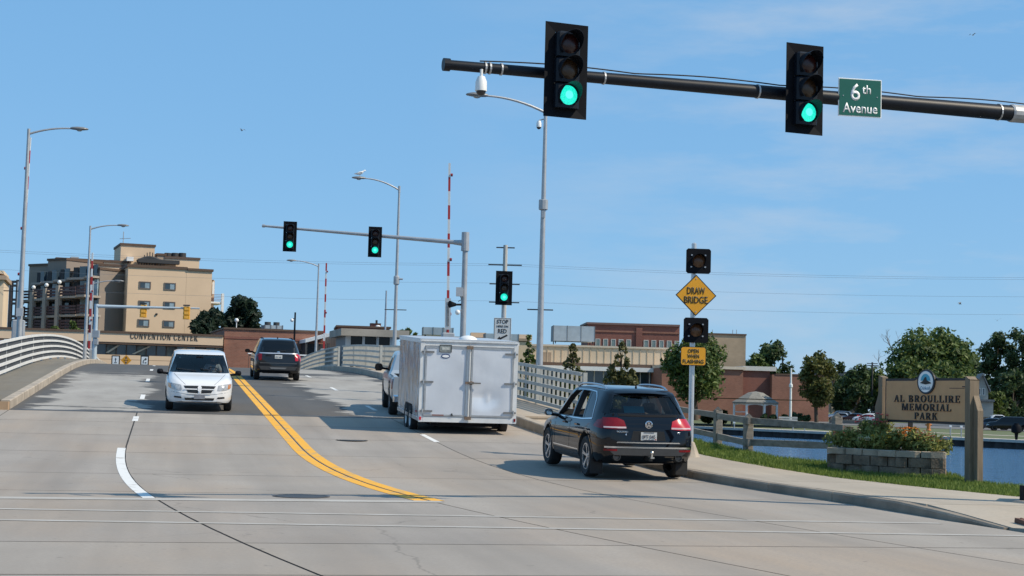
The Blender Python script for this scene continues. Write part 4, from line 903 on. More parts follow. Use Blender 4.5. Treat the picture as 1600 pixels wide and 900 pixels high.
class Body:
    def __init__(s, L, top, bot, belt, wid, roofw, ny=64, inset=0., y0=None, y1=None, zfloor=None):
        s.L = L; T, B, E, Wd, R = map(curve, (top, bot, belt, wid, roofw))
        y0 = 0 if y0 is None else y0; y1 = L if y1 is None else y1
        ys = y0 + (y1 - y0) * (.5 - .5 * np.cos(np.linspace(0, pi, ny))) if not inset else np.linspace(y0, y1, 26)
        rows = []
        for y in ys:
            zt, zb, bl, wd, rw = T(y) - inset, B(y), E(y), Wd(y) - inset, R(y) - inset
            if zfloor: zb = zfloor
            bl = min(bl, zt - .03); gg_ = zt - bl; hb = bl - zb
            P = [(0, zb), (.78 * wd, zb), (.93 * wd, zb + .03 * min(1, hb)), (.985 * wd, zb + .16 * hb), (wd, zb + .42 * hb), (.995 * wd, zb + .70 * hb), (.978 * wd, bl - .06 * hb), (.955 * wd, bl)]
            a, b = .955 * wd, rw
            P += [(a + (b - a) * .30, bl + .34 * gg_), (a + (b - a) * .68, bl + .70 * gg_), (b, bl + .93 * gg_), (.86 * b, bl + .985 * gg_), (.5 * b, zt + .0), (0, zt + .004)]
            rows.append([Vector((x, y, z)) for x, z in P] + [Vector((-x, y, z)) for x, z in P[-2:0:-1]])
        n = len(rows[0]); V = [p for r in rows for p in r]; F = []
        for i in range(len(rows) - 1):
            for k in range(n): j = (k + 1) % n; F.append((i * n + k, (i + 1) * n + k, (i + 1) * n + j, i * n + j))
        F += [tuple(range(n)), tuple(range(len(V) - 1, len(V) - n - 1, -1))]
        s.g = G().add(V, F); s.bvh = BVHTree.FromPolygons([v for v in s.g.v], s.g.f)
    def hit(s, axis, p, side):
        o, d = {'x': (Vector((3 * side, p[0], p[1])), Vector((-side, 0, 0))), 'y': (Vector((p[0], 9 * side + (0 if side < 0 else 0), p[1])), Vector((0, -side, 0))), 'z': (Vector((p[0], p[1], 4)), Vector((0, 0, -1)))}[axis]
        r = s.bvh.ray_cast(o, d)
        return (r[0], r[1]) if r[0] is not None else (None, None)
    def patch(s, name, material, parent, lo, hi, axis, side=1, eps=.006, nu=10, nv=5, th=.004):
        def along_(pl, t):
            pl = [Vector((*p, 0)) for p in pl]; ds = [0]
            for a, b in zip(pl[:-1], pl[1:]): ds.append(ds[-1] + (b - a).length)
            q = t * ds[-1]
            for i in range(len(pl) - 1):
                if q <= ds[i + 1] + 1e-9: return pl[i].lerp(pl[i + 1], (q - ds[i]) / max(1e-9, ds[i + 1] - ds[i]))
            return pl[-1]
        rows = []; bad = 0
        for j in range(nv + 1):
            r = []
            for i in range(nu + 1):
                a = along_(lo, i / nu); b = along_(hi, i / nu); p = a.lerp(b, j / nv); h, nn = s.hit(axis, (p.x, p.y), side)
                if h is None: bad += 1; h = r[-1] if r else (rows[-1][i] if rows else Vector((0, 0, 0))); r.append(h); continue
                d = {'x': Vector((side, 0, 0)), 'y': Vector((0, side, 0)), 'z': Vector((0, 0, 1))}[axis]
                if nn.dot(d) < 0: nn = -nn
                r.append(h + (nn * .75 + d * .25) * eps)
            rows.append(r)
        g = G().grid(rows)
        # thin return edge so that the piece has depth
        return g.build(name, material, parent, smooth=35)
def apply_cuts(obj, cutters, transfer=True):
    for c in cutters:
        md = obj.modifiers.new('cut', 'BOOLEAN'); md.operation = 'DIFFERENCE'; md.object = c; md.solver = 'EXACT'
        if hasattr(md, 'material_mode'): md.material_mode = 'TRANSFER'
    bpy.context.view_layer.update(); dg = bpy.context.evaluated_depsgraph_get()
    me = bpy.data.meshes.new_from_object(obj.evaluated_get(dg)); obj.modifiers.clear(); old = obj.data; obj.data = me
    for c in cutters: bpy.data.objects.remove(c)
    me.shade_smooth(); me.set_sharp_from_angle(angle=radians(33))
def wheel(parent, x, y, R, wd, side, style='spoke', rimr=.66, spokes=5, rimmat=None):
    rm = rimmat or mat('alloy_rim', (.50, .51, .53), .25, .8, .05); cx = x * side; ax = (side, 0, 0)
    h = wd / 2; rr = R * rimr
    prof = [(rr, -h * .8), (R * .90, -h), (R * .975, -h * .82), (R, -h * .6), (R, h * .6), (R * .975, h * .82), (R * .90, h), (rr * 1.02, h * .86), (rr, h * .7), (rr, -h * .8)]
    w_ = G().lathe(prof, (cx, y, R), ax, 28).build('wheel', RUBBER, parent, smooth=40)
    g = G(); g.lathe([(rr * .99, h * .80), (rr * .93, h * .80), (rr * .90, h * .35), (rr * .86, -h * .2), (.0001, -h * .25)], (cx, y, R), ax, 28)
    rim = g.build('rim', mat('rim_shadow', (.06, .06, .062), .5, .5, .1) if style == 'spoke' else rm, w_, smooth=40)
    if style == 'spoke':
        g = G(); ax_ = Vector(ax); c = Vector((cx, y, R)); g.lathe([(.0001, h * .68), (rr * .20, h * .66), (rr * .24, h * .5)], c, ax, 14); g.lathe([(rr * .985, h * .84), (rr * .91, h * .84), (rr * .90, h * .5), (rr * .985, h * .5)], c, ax, 28, True)
        for k in range(spokes):
            a = 2 * pi * k / spokes + .3
            for da in (-.10, .10):
                d = Vector((0, cos(a + da), sin(a + da))); q = Vector((0, -sin(a + da), cos(a + da))); P0 = c + ax_ * h * .42 + Vector((0, cos(a), sin(a))) * rr * .15; P1 = c + ax_ * h * .60 + d * rr * .94
                g.obox(P0 - q * rr * .06, q * rr * .12, P1 - P0 + q * rr * .0, ax_ * h * .22)
        g.build('spokes', rm, w_)
    return w_
def mirror(body, t, y, z, side, wd, ht, material, back=None, name='side_mirror', x=None):
    h, _ = body.hit('x', (y, z), side); xx = h.x if h else .9 * side
    g = G(); rows = []
    for k, (dy, sc) in enumerate(((-.075, .90), (-.05, 1.), (.03, .95), (.09, .62), (.12, .2))):
        rows.append([Vector((xx + side * (.14 + wd / 2) + side * wd / 2 * sc * cos(2 * pi * i / 12), y + dy, z + .05 + ht / 2 * sc * max(-.9, min(.9, 1.25 * sin(2 * pi * i / 12))))) for i in range(12)])
    V = [p for r in rows for p in r]; F = [tuple(range(12)), tuple(range(48, 60))]
    for i in range(4):
        for k in range(12): j = (k + 1) % 12; F.append((i * 12 + k, i * 12 + j, i * 12 + 12 + j, i * 12 + 12 + k))
    g.add(V, F); g.cyl((xx - side * .03, y, z - .01), (xx + side * .2, y, z + .02), .035, n=8)
    mo = g.build(name, material, t, smooth=50)
    if back: G().lathe([(.0001, 0), (ht * .40, 0)], (xx + side * (.14 + wd / 2), y - .079, z + .05), (0, 1, 0), 14).build('mirror_glass', back, mo)
    return mo
def seat(t, x, y, z0=.55, head=True):
    g = G(); g.bev((x, y, z0 + .10), (.50, .50, .20), .05); g.bev((x, y - .27, z0 + .48), (.48, .14, .62), .05)
    if head: g.bev((x, y - .29, z0 + .90), (.27, .10, .20), .04); g.cyl((x - .06, y - .29, z0 + .75), (x - .06, y - .29, z0 + .85), .01, n=6); g.cyl((x + .06, y - .29, z0 + .75), (x + .06, y - .29, z0 + .85), .01, n=6)
    g.build('seat', SEATM, t)
def cutter(g, material): o = g.build('cutter', material); return o
def place(t, s, o, rz, pitch, dz=0.004): t.location = W(s, o, dz); t.rotation_euler = (pitch, 0, rz)

# ---------------------------------------------------------------- black crossover at the right kerb
car = thing('parked_car', 'black crossover SUV in the right lane, brake lamps red, ball hitch at the back', 'car')
car.name = 'crossover_car'
Lc = 4.79
B1 = Body(Lc,
    [(0, .98), (.05, 1.10), (.12, 1.20), (.22, 1.32), (.40, 1.48), (.56, 1.625), (.70, 1.675), (1.1, 1.70), (1.9, 1.715), (2.5, 1.70), (2.95, 1.62), (3.35, 1.40), (3.72, 1.14), (3.9, 1.085), (4.3, 1.02), (4.62, .90), (4.75, .76), (4.79, .70)],
    [(0, .46), (.15, .40), (.4, .30), (.8, .26), (4.0, .26), (4.5, .28), (4.79, .36)],
    [(0, .93), (.2, 1.02), (.6, 1.06), (2.0, 1.03), (3.3, 1.00), (4.2, .90), (4.79, .60)],
    [(0, .74), (.04, .82), (.12, .885), (.3, .935), (.7, .965), (1.6, .97), (3.2, .965), (4.2, .93), (4.55, .86), (4.72, .72), (4.79, .60)],
    [(0, .58), (.12, .62), (.4, .655), (.7, .67), (1.5, .685), (2.6, .665), (3.3, .66), (3.7, .70), (4.2, .70), (4.79, .45)], ny=80)
body = B1.g.build('body', [PAINTB, INT], car, smooth=33); body.data.materials.clear(); body.data.materials.append(PAINTB)
ax1, ax2, wr = .93, 3.83, .385
cts = []
for y in (ax1, ax2):
    for sg in (-1, 1): cts.append(cutter(G().cyl((sg * .62, y, wr), (sg * 1.4, y, wr), wr + .075, n=36), INT))
cab = Body(Lc, [(0, 1.2), (.5, 1.5), (.75, 1.655), (1.1, 1.67), (1.9, 1.685), (2.5, 1.67), (2.95, 1.56), (3.35, 1.30), (3.5, 1.2), (4.79, 1.1)], [(0, .5), (4.79, .5)], [(0, 1.02), (4.79, 1.0)], [(0, .9), (4.79, .9)], [(0, .58), (4.79, .63)], inset=.035, y0=.62, y1=3.45, zfloor=.52)
cts.append(cutter(cab.g, INT))
def sideprism(poly): return cutter(G().prism(poly, (-2, 0, 0), (0, 1, 0), (0, 0, 1), (4, 0, 0)), INT)
W_F = [(2.10, 1.09), (3.26, 1.075), (2.86, 1.47), (2.62, 1.585), (2.10, 1.605)]
W_R = [(1.32, 1.095), (2.02, 1.09), (2.02, 1.61), (1.42, 1.605)]
W_Q = [(.72, 1.13), (1.25, 1.10), (1.34, 1.60), (1.12, 1.59), (.90, 1.50)]
for pz in (W_F, W_R, W_Q): cts.append(sideprism(pz))
cts.append(cutter(G().prism([(-.70, 1.235), (.70, 1.235), (.55, 1.56), (-.55, 1.56)], (0, -1, 0), (1, 0, 0), (0, 0, 1), (0, 2.0, 0)), INT))
cts.append(cutter(G().prism([(-.66, 1.17), (.66, 1.17), (.56, 1.56), (-.56, 1.56)], (0, 2.6, 0), (1, 0, 0), (0, 0, 1), (0, 3.0, 0)), INT))
apply_cuts(body, cts)
G().bbox((-.60, .35, .30), (.60, 4.5, .5)).build('underbody', BLACKM, car)
for sd in (-1, 1):
    for y in (ax1, ax2): wheel(car, .83, y, wr, .26, sd, spokes=5)
    B1.patch('quarter_glass', GLASSD, car, [(.72, 1.13), (1.25, 1.10)], [(.88, 1.49), (1.10, 1.59), (1.33, 1.60)], 'x', sd, -.004)
    # bright line round the side glass
    B1.patch('window_trim', CHROME, car, [(.66, 1.10), (1.3, 1.065), (2.1, 1.055), (3.36, 1.045)], [(.66, 1.125), (1.3, 1.085), (2.1, 1.075), (3.36, 1.062)], 'x', sd, .008, 24, 1)
    B1.patch('window_trim', CHROME, car, [(.66, 1.10), (.86, 1.50), (1.06, 1.615), (1.6, 1.635), (2.4, 1.62)], [(.685, 1.12), (.885, 1.49), (1.08, 1.598), (1.6, 1.622), (2.4, 1.605)], 'x', sd, .008, 24, 1)
    B1.patch('sill_trim', CHROME, car, [(1.42, .47), (3.30, .47)], [(1.42, .495), (3.30, .495)], 'x', sd, .006, 10, 1)
    B1.patch('sill', DKGREY, car, [(1.42, .30), (3.30, .30)], [(1.42, .44), (3.30, .44)], 'x', sd, .004, 10, 2)
    for y in (2.06, 3.22): B1.patch('door_gap', BLACKM, car, [(y, .48), (y, 1.05)], [(y + .012, .48), (y + .012, 1.05)], 'x', sd, .002, 8, 1)
    for y in (1.55, 2.45): 
        h, _ = B1.hit('x', (y, .96), sd); G().bev((h.x + sd * .02, y, .96), (.03, .20, .035), .012).build('door_handle', PAINTB, car)
    for y, a0, a1 in ((ax1, 0, 0), (ax2, 0, 0)):
        rows = []
        for q in (wr + .072, wr + .105):
            r = []
            for k in range(19):
                a = radians(-8 + 196 * k / 18); h, nn = B1.hit('x', (y + q * cos(a), max(.29, wr + q * sin(a))), sd); r.append((h if h else Vector((sd * .95, y + q * cos(a), wr + q * sin(a)))) + Vector((sd * .008, 0, 0)))
            rows.append(r)
        G().grid(rows).build('arch_trim', PAINTB, car, smooth=40)
    mirror(B1, car, 3.16, 1.06, sd, .17, .15, PAINTB if sd > 0 else PAINTB, CHROME)
    # roof rail
    g = G(); P = []
    for i in range(13):
        f = i / 12; y = .78 + 2.05 * f; h, _ = B1.hit('z', (sd * .60, y), 1); P.append(h + Vector((0, 0, -.01 + .055 * min(1, sin(f * pi) * 3))))
    g.tube(P, .020, 8); g.build('roof_rail', mat('satin_metal', (.50, .52, .55), .3, .9, .05), car, smooth=50)
# rear face (seen from behind, side -1 of y)
def rp(n, m_, lo, hi, eps=.006, nu=10, nv=3, parent=None): return B1.patch(n, m_, parent or car, lo, hi, 'y', -1, eps, nu, nv)
rp('rear_window', GLASSR, [(-.715, 1.225), (0, 1.215), (.715, 1.225)], [(-.565, 1.575), (0, 1.59), (.565, 1.575)], -.012, 12, 6)
for a in (-1, 1):
    rp('rear_pillar', GLASSD, [(a * .72, 1.225), (a * .80, 1.235)], [(a * .57, 1.575), (a * .62, 1.58)], .004, 2, 6)
rp('window_lip', BLACKM, [(-.79, 1.19), (0, 1.18), (.79, 1.19)], [(-.77, 1.228), (0, 1.218), (.77, 1.228)], .005, 12, 1)
rp('high_brake_lamp', TAIL, [(-.27, 1.592), (.27, 1.592)], [(-.26, 1.612), (.26, 1.612)], .012, 6, 1)
g = G(); P = []
for y, z, hw in ((.44, 1.615, .60), (.52, 1.655, .62), (.72, 1.69, .63)): P.append([Vector((hw * k / 5, y + .10 * (abs(k) / 5) ** 2, z - .03 * (abs(k) / 5) ** 2)) for k in range(-5, 6)])
P.append([Vector((.60 * k / 5, .50 + .10 * (abs(k) / 5) ** 2, 1.598 - .03 * (abs(k) / 5) ** 2)) for k in range(-5, 6)]); P.append(P[0]); g.grid(P).build('spoiler', PAINTB, car, smooth=40)
for a in (-1, 1):
    mt = TAIL if a < 0 else TAILON
    lamp_ = rp('tail_lamp', mt, [(a * .43, .965), (a * .60, .95), (a * .845, .95)], [(a * .47, 1.105), (a * .60, 1.155), (a * .815, 1.15)], .014, 8, 4)
    B1.patch('tail_lamp', mt, car, [(.10, .95), (.46, .985)], [(.16, 1.15), (.38, 1.10)], 'x', a, .012, 6, 3)
    rp('lamp_strip', TAILW, [(a * .44, .97), (a * .84, .965)], [(a * .44, .995), (a * .84, .99)], .018, 8, 1, lamp_)
    rp('reflector', TAIL, [(a * .60, .545), (a * .84, .55)], [(a * .60, .585), (a * .84, .585)], .012, 4, 1)
    g = G(); 
    for k in range(10):
        pass
    h, _ = B1.hit('y', (a * .66, .46), -1); yy = h.y if h else .05
    G().lathe([(.0001, -.03), (.05, -.03), (.062, .0), (.072, 0), (.072, -.12)], (a * .60, yy - .02, .44), (0, -1, 0), 14).build('exhaust', mat('exhaust_dark', (.10, .10, .10), .3, .8, .1), car, smooth=40)
    G().bev((a * .84, .52, .24), (.24, .02, .30), .008).build('mud_flap', RUBBER, car)
rp('bumper_lower', DKGREY, [(-.66, .475), (0, .47), (.66, .475)], [(-.80, .60), (0, .60), (.80, .60)], .010, 14, 3)
rp('bumper_trim', CHROME, [(-.83, .605), (0, .60), (.83, .605)], [(-.83, .635), (0, .63), (.83, .635)], .016, 16, 1)
rp('tailgate_trim', CHROME, [(-.62, .700), (0, .695), (.62, .700)], [(-.60, .720), (0, .715), (.60, .720)], .010, 12, 1)
rp('tailgate_gap', BLACKM, [(-.66, .668), (.66, .668)], [(-.66, .678), (.66, .678)], .004, 12, 1)
rp('plate_recess', PLATEG, [(-.34, .745), (.34, .745)], [(-.30, .925), (.30, .925)], .004, 6, 2)
pl_ = rp('licence_plate', PLATE, [(-.155, .755), (.155, .755)], [(-.155, .905), (.155, .905)], .022, 4, 2)
hb, _ = B1.hit('y', (0, .83), -1)
text('SFT·345', .062, hb + Vector((0, -.030, -.008)), (1, 0, 0), (0, 0, 1), mat('plate_blue', (.05, .06, .09), .5), car, wide=.25, bold=.02, depth=.003)
for z, c0 in ((.895, 0), (.762, 0)): G().box(hb + Vector((0, -.026, z - .83)), (.20, .003, .010)).build('plate_line', MATS['plate_blue'], car)
G().box(hb + Vector((.13, -.027, -.058)), (.025, .003, .018)).build('plate_sticker', REDP, car)
he, _ = B1.hit('y', (0, 1.045), -1)
EM = thing; g = G(); c = he + Vector((0, -.012, 0))
g.lathe([(.072, .0), (.072, .014), (.060, .018), (.057, 0)], c, (0, -1, 0), 24); 
emb = g.build('emblem', CHROME, car, smooth=40)
G().lathe([(.0001, .004), (.058, .004)], c, (0, -1, 0), 20).build('emblem_field', mat('emblem_dark', (.10, .10, .13), .3, .3), emb)
g = G()
def bar(x0, z0, x1, z1, wd=.013): a, b = c + Vector((x0, -.006, z0)), c + Vector((x1, -.006, z1)); d = (b - a).normalized(); q = Vector((-d.z, 0, d.x)); g.obox(a - q * wd / 2, q * wd, b - a, (0, -.010, 0))
bar(-.024, .052, 0, .006); bar(0, .006, .024, .052); bar(-.053, .022, -.027, -.048); bar(-.027, -.048, 0, .0); bar(0, 0, .027, -.048); bar(.027, -.048, .053, .022)
g.build('emblem_bars', CHROME, emb)
h2, _ = B1.hit('y', (-.52, .905), -1); text('TOUAREG', .032, h2 + Vector((.02, -.008, 0)), (1, .12, 0), (0, 0, 1), CHROME, car, wide=.26, bold=.02, depth=.004)
h2, _ = B1.hit('y', (-.44, .855), -1); text('4', .045, h2 + Vector((.0, -.008, 0)), (1, .1, 0), (0, 0, 1), CHROME, car, bold=.03, depth=.004)
h2, _ = B1.hit('y', (.56, .900), -1); text('V6', .035, h2 + Vector((.02, -.010, 0)), (1, -.12, 0), (0, 0, 1), CHROME, car, bold=.03, depth=.004)
g = G(); g.tube([(-.02, .175, 1.235), (.10, .185, 1.238), (.40, .19, 1.228)], [.020, .013, .009], 6); g.sphere((-.02, .17, 1.235), .03, 8); g.build('rear_wiper', RUBBER, car)
g = G(); g.box((0, -.02, .42), (.07, .30, .07)); g.build('hitch_receiver', mat('hitch_black', (.03, .03, .03), .5, .4), car); g = G(); g.box((.0, -.20, .45), (.07, .16, .03)); g.cyl((0, -.24, .46), (0, -.24, .51), .018, n=10); g.sphere((0, -.24, .54), .034, 12); g.build('tow_ball', mat('worn_chrome', (.7, .66, .6), .25, .9, .15), car, smooth=40)
G().cyl((-.5, .25, .42), (.5, .25, .42), .035, n=8).build('tow_bar', MATS['hitch_black'], car)
g = G(); g.prism([(-.05, 0), (.05, 0), (.015, .055), (-.005, .06)], (0, .90, 1.688), (0, -1, 0), (0, 0, 1), (.02, 0, 0)); g.build('antenna', BLACKM, car)
for x in (-.38, .38): seat(car, x, 2.35, .5)
g = G().bev((0, 1.36, 1.0), (1.3, .16, .55), .05); g.build('rear_seat', SEATM, car)
for x in (-.42, 0, .42): G().bev((x, 1.34, 1.33), (.24, .10, .15), .03).build('headrest', SEATM, car)
G().lathe([(.17, 0), (.19, .015), (.17, .03), (.165, .015)], (-.38, 2.92, 1.03), (0, -.9, .45), 20, True).build('steering_wheel', BLACKM, car)
G().bev((0, 3.25, .95), (1.35, .45, .25), .06).build('dashboard', INT, car)
tl_ = G().obox((-.30, .56, 1.20), (.40, 0, 0), (0, .005, 0), (0, .12, .16)).build('parcel_card', mat('teal_card', (.05, .45, .52), .6, 0, .03), car)
s0_, o0_ = SO(2.60, 29.85); place(car, s0_, o0_, radians(13.0), math.atan(slope(31.6)))

# ---------------------------------------------------------------- white minivan coming down
van = thing('minivan', 'white minivan coming down the bridge towards the junction beside the double yellow line', 'minivan')
Lv = 4.8
B2 = Body(Lv,
    [(0, 1.15), (.06, 1.45), (.14, 1.62), (.3, 1.67), (.9, 1.70), (2.0, 1.705), (2.5, 1.69), (2.85, 1.62), (3.3, 1.38), (3.72, 1.105), (3.85, 1.06), (4.2, .985), (4.52, .90), (4.68, .80), (4.77, .68), (4.80, .58)],
    [(0, .40), (.3, .28), (.8, .24), (4.2, .24), (4.6, .25), (4.8, .30)],
    [(0, .98), (1.0, .99), (3.0, .965), (3.9, .93), (4.4, .84), (4.7, .70), (4.8, .50)],
    [(0, .84), (.06, .91), (.2, .955), (.8, .985), (3.0, .985), (3.9, .965), (4.3, .92), (4.55, .83), (4.70, .70), (4.80, .52)],
    [(0, .70), (.3, .74), (1.0, .76), (2.4, .745), (3.0, .73), (3.6, .76), (4.2, .78), (4.6, .62), (4.8, .42)], ny=84)
vb = B2.g.build('body', [PAINTW_], van, smooth=33)
vx1, vx2, vr = .93, 3.88, .335; cts = []
for y in (vx1, vx2):
    for sg in (-1, 1): cts.append(cutter(G().cyl((sg * .66, y, vr), (sg * 1.4, y, vr), vr + .06, n=36), INT))
cab = Body(Lv, [(0, 1.4), (.3, 1.64), (.9, 1.70), (2.0, 1.71), (2.5, 1.685), (2.85, 1.58), (3.3, 1.31), (3.5, 1.17), (4.8, 1.05)], [(0, .5), (4.8, .5)], [(0, .98), (4.8, .96)], [(0, .93), (4.8, .93)], [(0, .68), (4.8, .70)], inset=.035, y0=.3, y1=3.46, zfloor=.50)
cts.append(cutter(cab.g, INT))
for pz in ([(2.25, 1.04), (3.40, 1.03), (2.92, 1.44), (2.66, 1.575), (2.25, 1.60)], [(1.25, 1.04), (2.17, 1.04), (2.17, 1.61), (1.25, 1.62)], [(.30, 1.06), (1.17, 1.04), (1.17, 1.62), (.42, 1.58)]): cts.append(sideprism(pz))
cts.append(cutter(G().prism([(-.87, 1.09), (.87, 1.09), (.70, 1.60), (-.70, 1.60)], (0, 2.7, 0), (1, 0, 0), (0, 0, 1), (0, 3.0, 0)), INT))
apply_cuts(vb, cts)
G().bbox((-.64, .35, .28), (.64, 4.5, .5)).build('underbody', BLACKM, van)
def fp(n, m_, lo, hi, eps=.006, nu=10, nv=3, parent=None): return B2.patch(n, m_, parent or van, lo, hi, 'y', 1, eps, nu, nv)
fp('windshield', GLASSW, [(-.87, 1.09), (0, 1.075), (.87, 1.09)], [(-.70, 1.60), (0, 1.62), (.70, 1.60)], -.010, 12, 8)
fp('windshield_band', GLASSD, [(-.86, 1.085), (0, 1.07), (.86, 1.085)], [(-.85, 1.125), (0, 1.11), (.85, 1.125)], -.004, 12, 1)
for sd in (-1, 1):
    for y in (vx1, vx2): wheel(van, .84, y, vr, .22, sd, style='cap', rimr=.62)
    B2.patch('side_window', GLASSD, van, [(1.25, 1.04), (2.17, 1.04)], [(1.25, 1.62), (2.17, 1.61)], 'x', sd, -.004)
    B2.patch('side_window', GLASSD, van, [(.30, 1.06), (1.17, 1.04)], [(.42, 1.58), (1.17, 1.62)], 'x', sd, -.004)
    B2.patch('side_window', GLASS, van, [(2.25, 1.04), (3.40, 1.03)], [(2.25, 1.60), (2.66, 1.575), (2.94, 1.43), (3.32, 1.10)], 'x', sd, -.004)
    for y in (1.21, 2.21, 3.45): B2.patch('door_gap', BLACKM, van, [(y, .40), (y, 1.0)], [(y + .012, .40), (y + .012, 1.0)], 'x', sd, .002, 8, 1)
    mirror(B2, van, 3.22, 1.03, sd, .19, .17, BLACKM)
    hl = fp('headlight', HEADL, [(sd * .50, .615), (sd * .72, .625), (sd * .86, .66)], [(sd * .53, .765), (sd * .72, .80), (sd * .88, .815)], .010, 8, 4)
    fp('turn_signal', mat('turn_amber', (.50, .20, .05), .2, 0, .1, coat=1.), [(sd * .80, .66), (sd * .89, .69)], [(sd * .81, .785), (sd * .90, .81)], .014, 3, 2, hl)
    fp('fog_lamp_recess', PLATEG, [(sd * .50, .385), (sd * .72, .40)], [(sd * .52, .435), (sd * .71, .445)], .010, 5, 2)
    for y in (vx1, vx2):
        rows = []
        for q in (vr + .058, vr + .085):
            rows.append([(B2.hit('x', (y + q * cos(radians(-5 + 190 * k / 18)), max(.27, vr + q * sin(radians(-5 + 190 * k / 18)))), sd)[0] or Vector((sd * .95, y, vr))) + Vector((sd * .006, 0, 0)) for k in range(19)])
        G().grid(rows).build('arch_trim', PAINTW_, van, smooth=40)
    fp('hood_gap', BLACKM, [(sd * .40, .775), (sd * .74, 1.06)], [(sd * .41, .775), (sd * .75, 1.06)], .003, 12, 1)
# grille: cross bars over dark openings
gr = fp('grille', PLATEG, [(-.32, .545), (0, .525), (.32, .545)], [(-.46, .745), (0, .75), (.46, .745)], .008, 12, 5)
fp('grille_bar', PAINTW_, [(-.44, .635), (.44, .635)], [(-.44, .665), (.44, .665)], .022, 12, 1, gr)
fp('grille_bar', PAINTW_, [(-.045, .53), (.045, .53)], [(-.040, .75), (.040, .75)], .024, 3, 4, gr)
fp('emblem', PAINTW_, [(-.05, .60), (0, .575), (.05, .60)], [(-.055, .71), (0, .725), (.055, .71)], .034, 6, 4, gr)
fp('grille_frame', PAINTW_, [(-.34, .52), (0, .50), (.34, .52)], [(-.34, .55), (0, .53), (.34, .55)], .018, 12, 1, gr)
fp('bumper_intake', PLATEG, [(-.40, .335), (.40, .335)], [(-.43, .405), (.43, .405)], .008, 10, 2)
fp('front_plate', mat('plate_grey', (.22, .23, .26), .5, 0, .2, 12), [(-.155, .375), (.155, .375)], [(-.155, .505), (.155, .505)], .030, 4, 2)
fp('bumper_seam', BLACKM, [(-.80, .565), (-.34, .50), (.34, .50), (.80, .565)], [(-.80, .572), (-.34, .507), (.34, .507), (.80, .572)], .003, 20, 1)
for x0, x1 in ((-.60, -.02), (.10, .66)):
    P = [B2.hit('z', (x0 + (x1 - x0) * f, 3.70 - .10 * f - .02), 1)[0] + Vector((0, 0, .015)) for f in (0, .5, 1)]; G().tube(P, .010, 6).build('wiper', RUBBER, van)
for x in (-.40, .40): seat(van, x, 2.55, .52)
for x in (-.45, .45): seat(van, x, 1.4, .52)
G().bev((0, 3.42, .93), (1.5, .55, .24), .06).build('dashboard', INT, van)
G().lathe([(.165, 0), (.19, .015), (.165, .03), (.16, .015)], (-.40, 3.00, 1.08), (0, -.85, .5), 20, True).build('steering_wheel', BLACKM, van)
G().box((.58, 2.93, 1.50), (.06, .004, .04), 0).build('inspection_sticker', LETTERW, van)
G().bev((0, 3.05, 1.52), (.22, .03, .07), .01).build('inner_mirror', BLACKM, van)
sv, ov = 47.25, -1.93
place(van, sv + Lv, ov, RA + pi, -math.atan(slope(49)))
# rear of the body at local y=0 lies up the hill: put the origin there
# driver -----------------------------------------------------------------
def skin_figure(name, pts, edges, radii, material, parent, root=0, sub=2):
    me = bpy.data.meshes.new(name); me.from_pydata(pts, edges, []); o = bpy.data.objects.new(name, me); COL.objects.link(o)
    sk = o.modifiers.new('skin', 'SKIN'); sk.use_smooth_shade = True
    for i, r in enumerate(radii): me.skin_vertices[0].data[i].radius = (r, r) if not isinstance(r, tuple) else r
    me.skin_vertices[0].data[root].use_root = True
    sb = o.modifiers.new('sub', 'SUBSURF'); sb.levels = sub; sb.render_levels = sub
    bpy.context.view_layer.update(); me2 = bpy.data.meshes.new_from_object(o.evaluated_get(bpy.context.evaluated_depsgraph_get())); bpy.data.objects.remove(o)
    for p_ in me2.polygons: p_.use_smooth = True
    me2.materials.clear(); me2.materials.append(material); me2.name = name
    return link(name, me2, parent)
drv = thing('person', 'driver in a pale shirt behind the white minivan windshield, one arm on the wheel', 'person')
SKIN = mat('skin', (.42, .24, .16), .55, 0, .08, 8); SHIRT = mat('pale_shirt', (.62, .62, .60), .85, 0, .06, 10)
pts = [(0, 0, 0), (0, .01, .22), (0, 0, .42), (0, .0, .54), (0, .03, .62), (0, .05, .72), (0, .055, .80),
       (-.17, .01, .47), (-.25, .12, .24), (-.14, .38, .32), (-.11, .45, .36), (.17, .01, .47), (.25, .14, .26), (.12, .40, .38), (.08, .46, .42),
       (-.12, .30, -.02), (-.14, .58, -.05), (-.14, .62, -.35), (.12, .30, -.02), (.14, .58, -.05), (.14, .62, -.35)]
ed = [(0, 1), (1, 2), (2, 3), (3, 4), (4, 5), (5, 6), (2, 7), (7, 8), (8, 9), (9, 10), (2, 11), (11, 12), (12, 13), (13, 14), (0, 15), (15, 16), (16, 17), (0, 18), (18, 19), (19, 20)]
rad = [(.16, .13), (.15, .12), (.17, .11), .06, .058, .085, .07, .07, .052, .036, .028, .07, .052, .036, .028, .085, .06, .045, .085, .06, .045]
skin_figure('body', pts, ed, rad, SKIN, drv)
pts2 = [(0, 0, -.02), (0, .01, .22), (0, 0, .42), (0, .0, .50), (-.17, .01, .47), (-.235, .09, .30), (.17, .01, .47), (.235, .10, .31)]
skin_figure('shirt', pts2, [(0, 1), (1, 2), (2, 3), (2, 4), (4, 5), (2, 6), (6, 7)], [(.18, .145), (.168, .135), (.186, .125), .08, .085, .07, .085, .07], SHIRT, drv)
hr = G().sphere((0, .035, .765), .098, 14, (1, 1.08, .95)).build('hair', mat('dark_hair', (.03, .022, .018), .7), drv, smooth=60)
G().sphere((0, .14, .70), .018, 8, (.8, 1, 1.4)).build('nose', SKIN, drv, smooth=60)
for sx in (-.035, .035): G().sphere((sx, .128, .735), .012, 8).build('eye', LETTERW, drv, smooth=60)
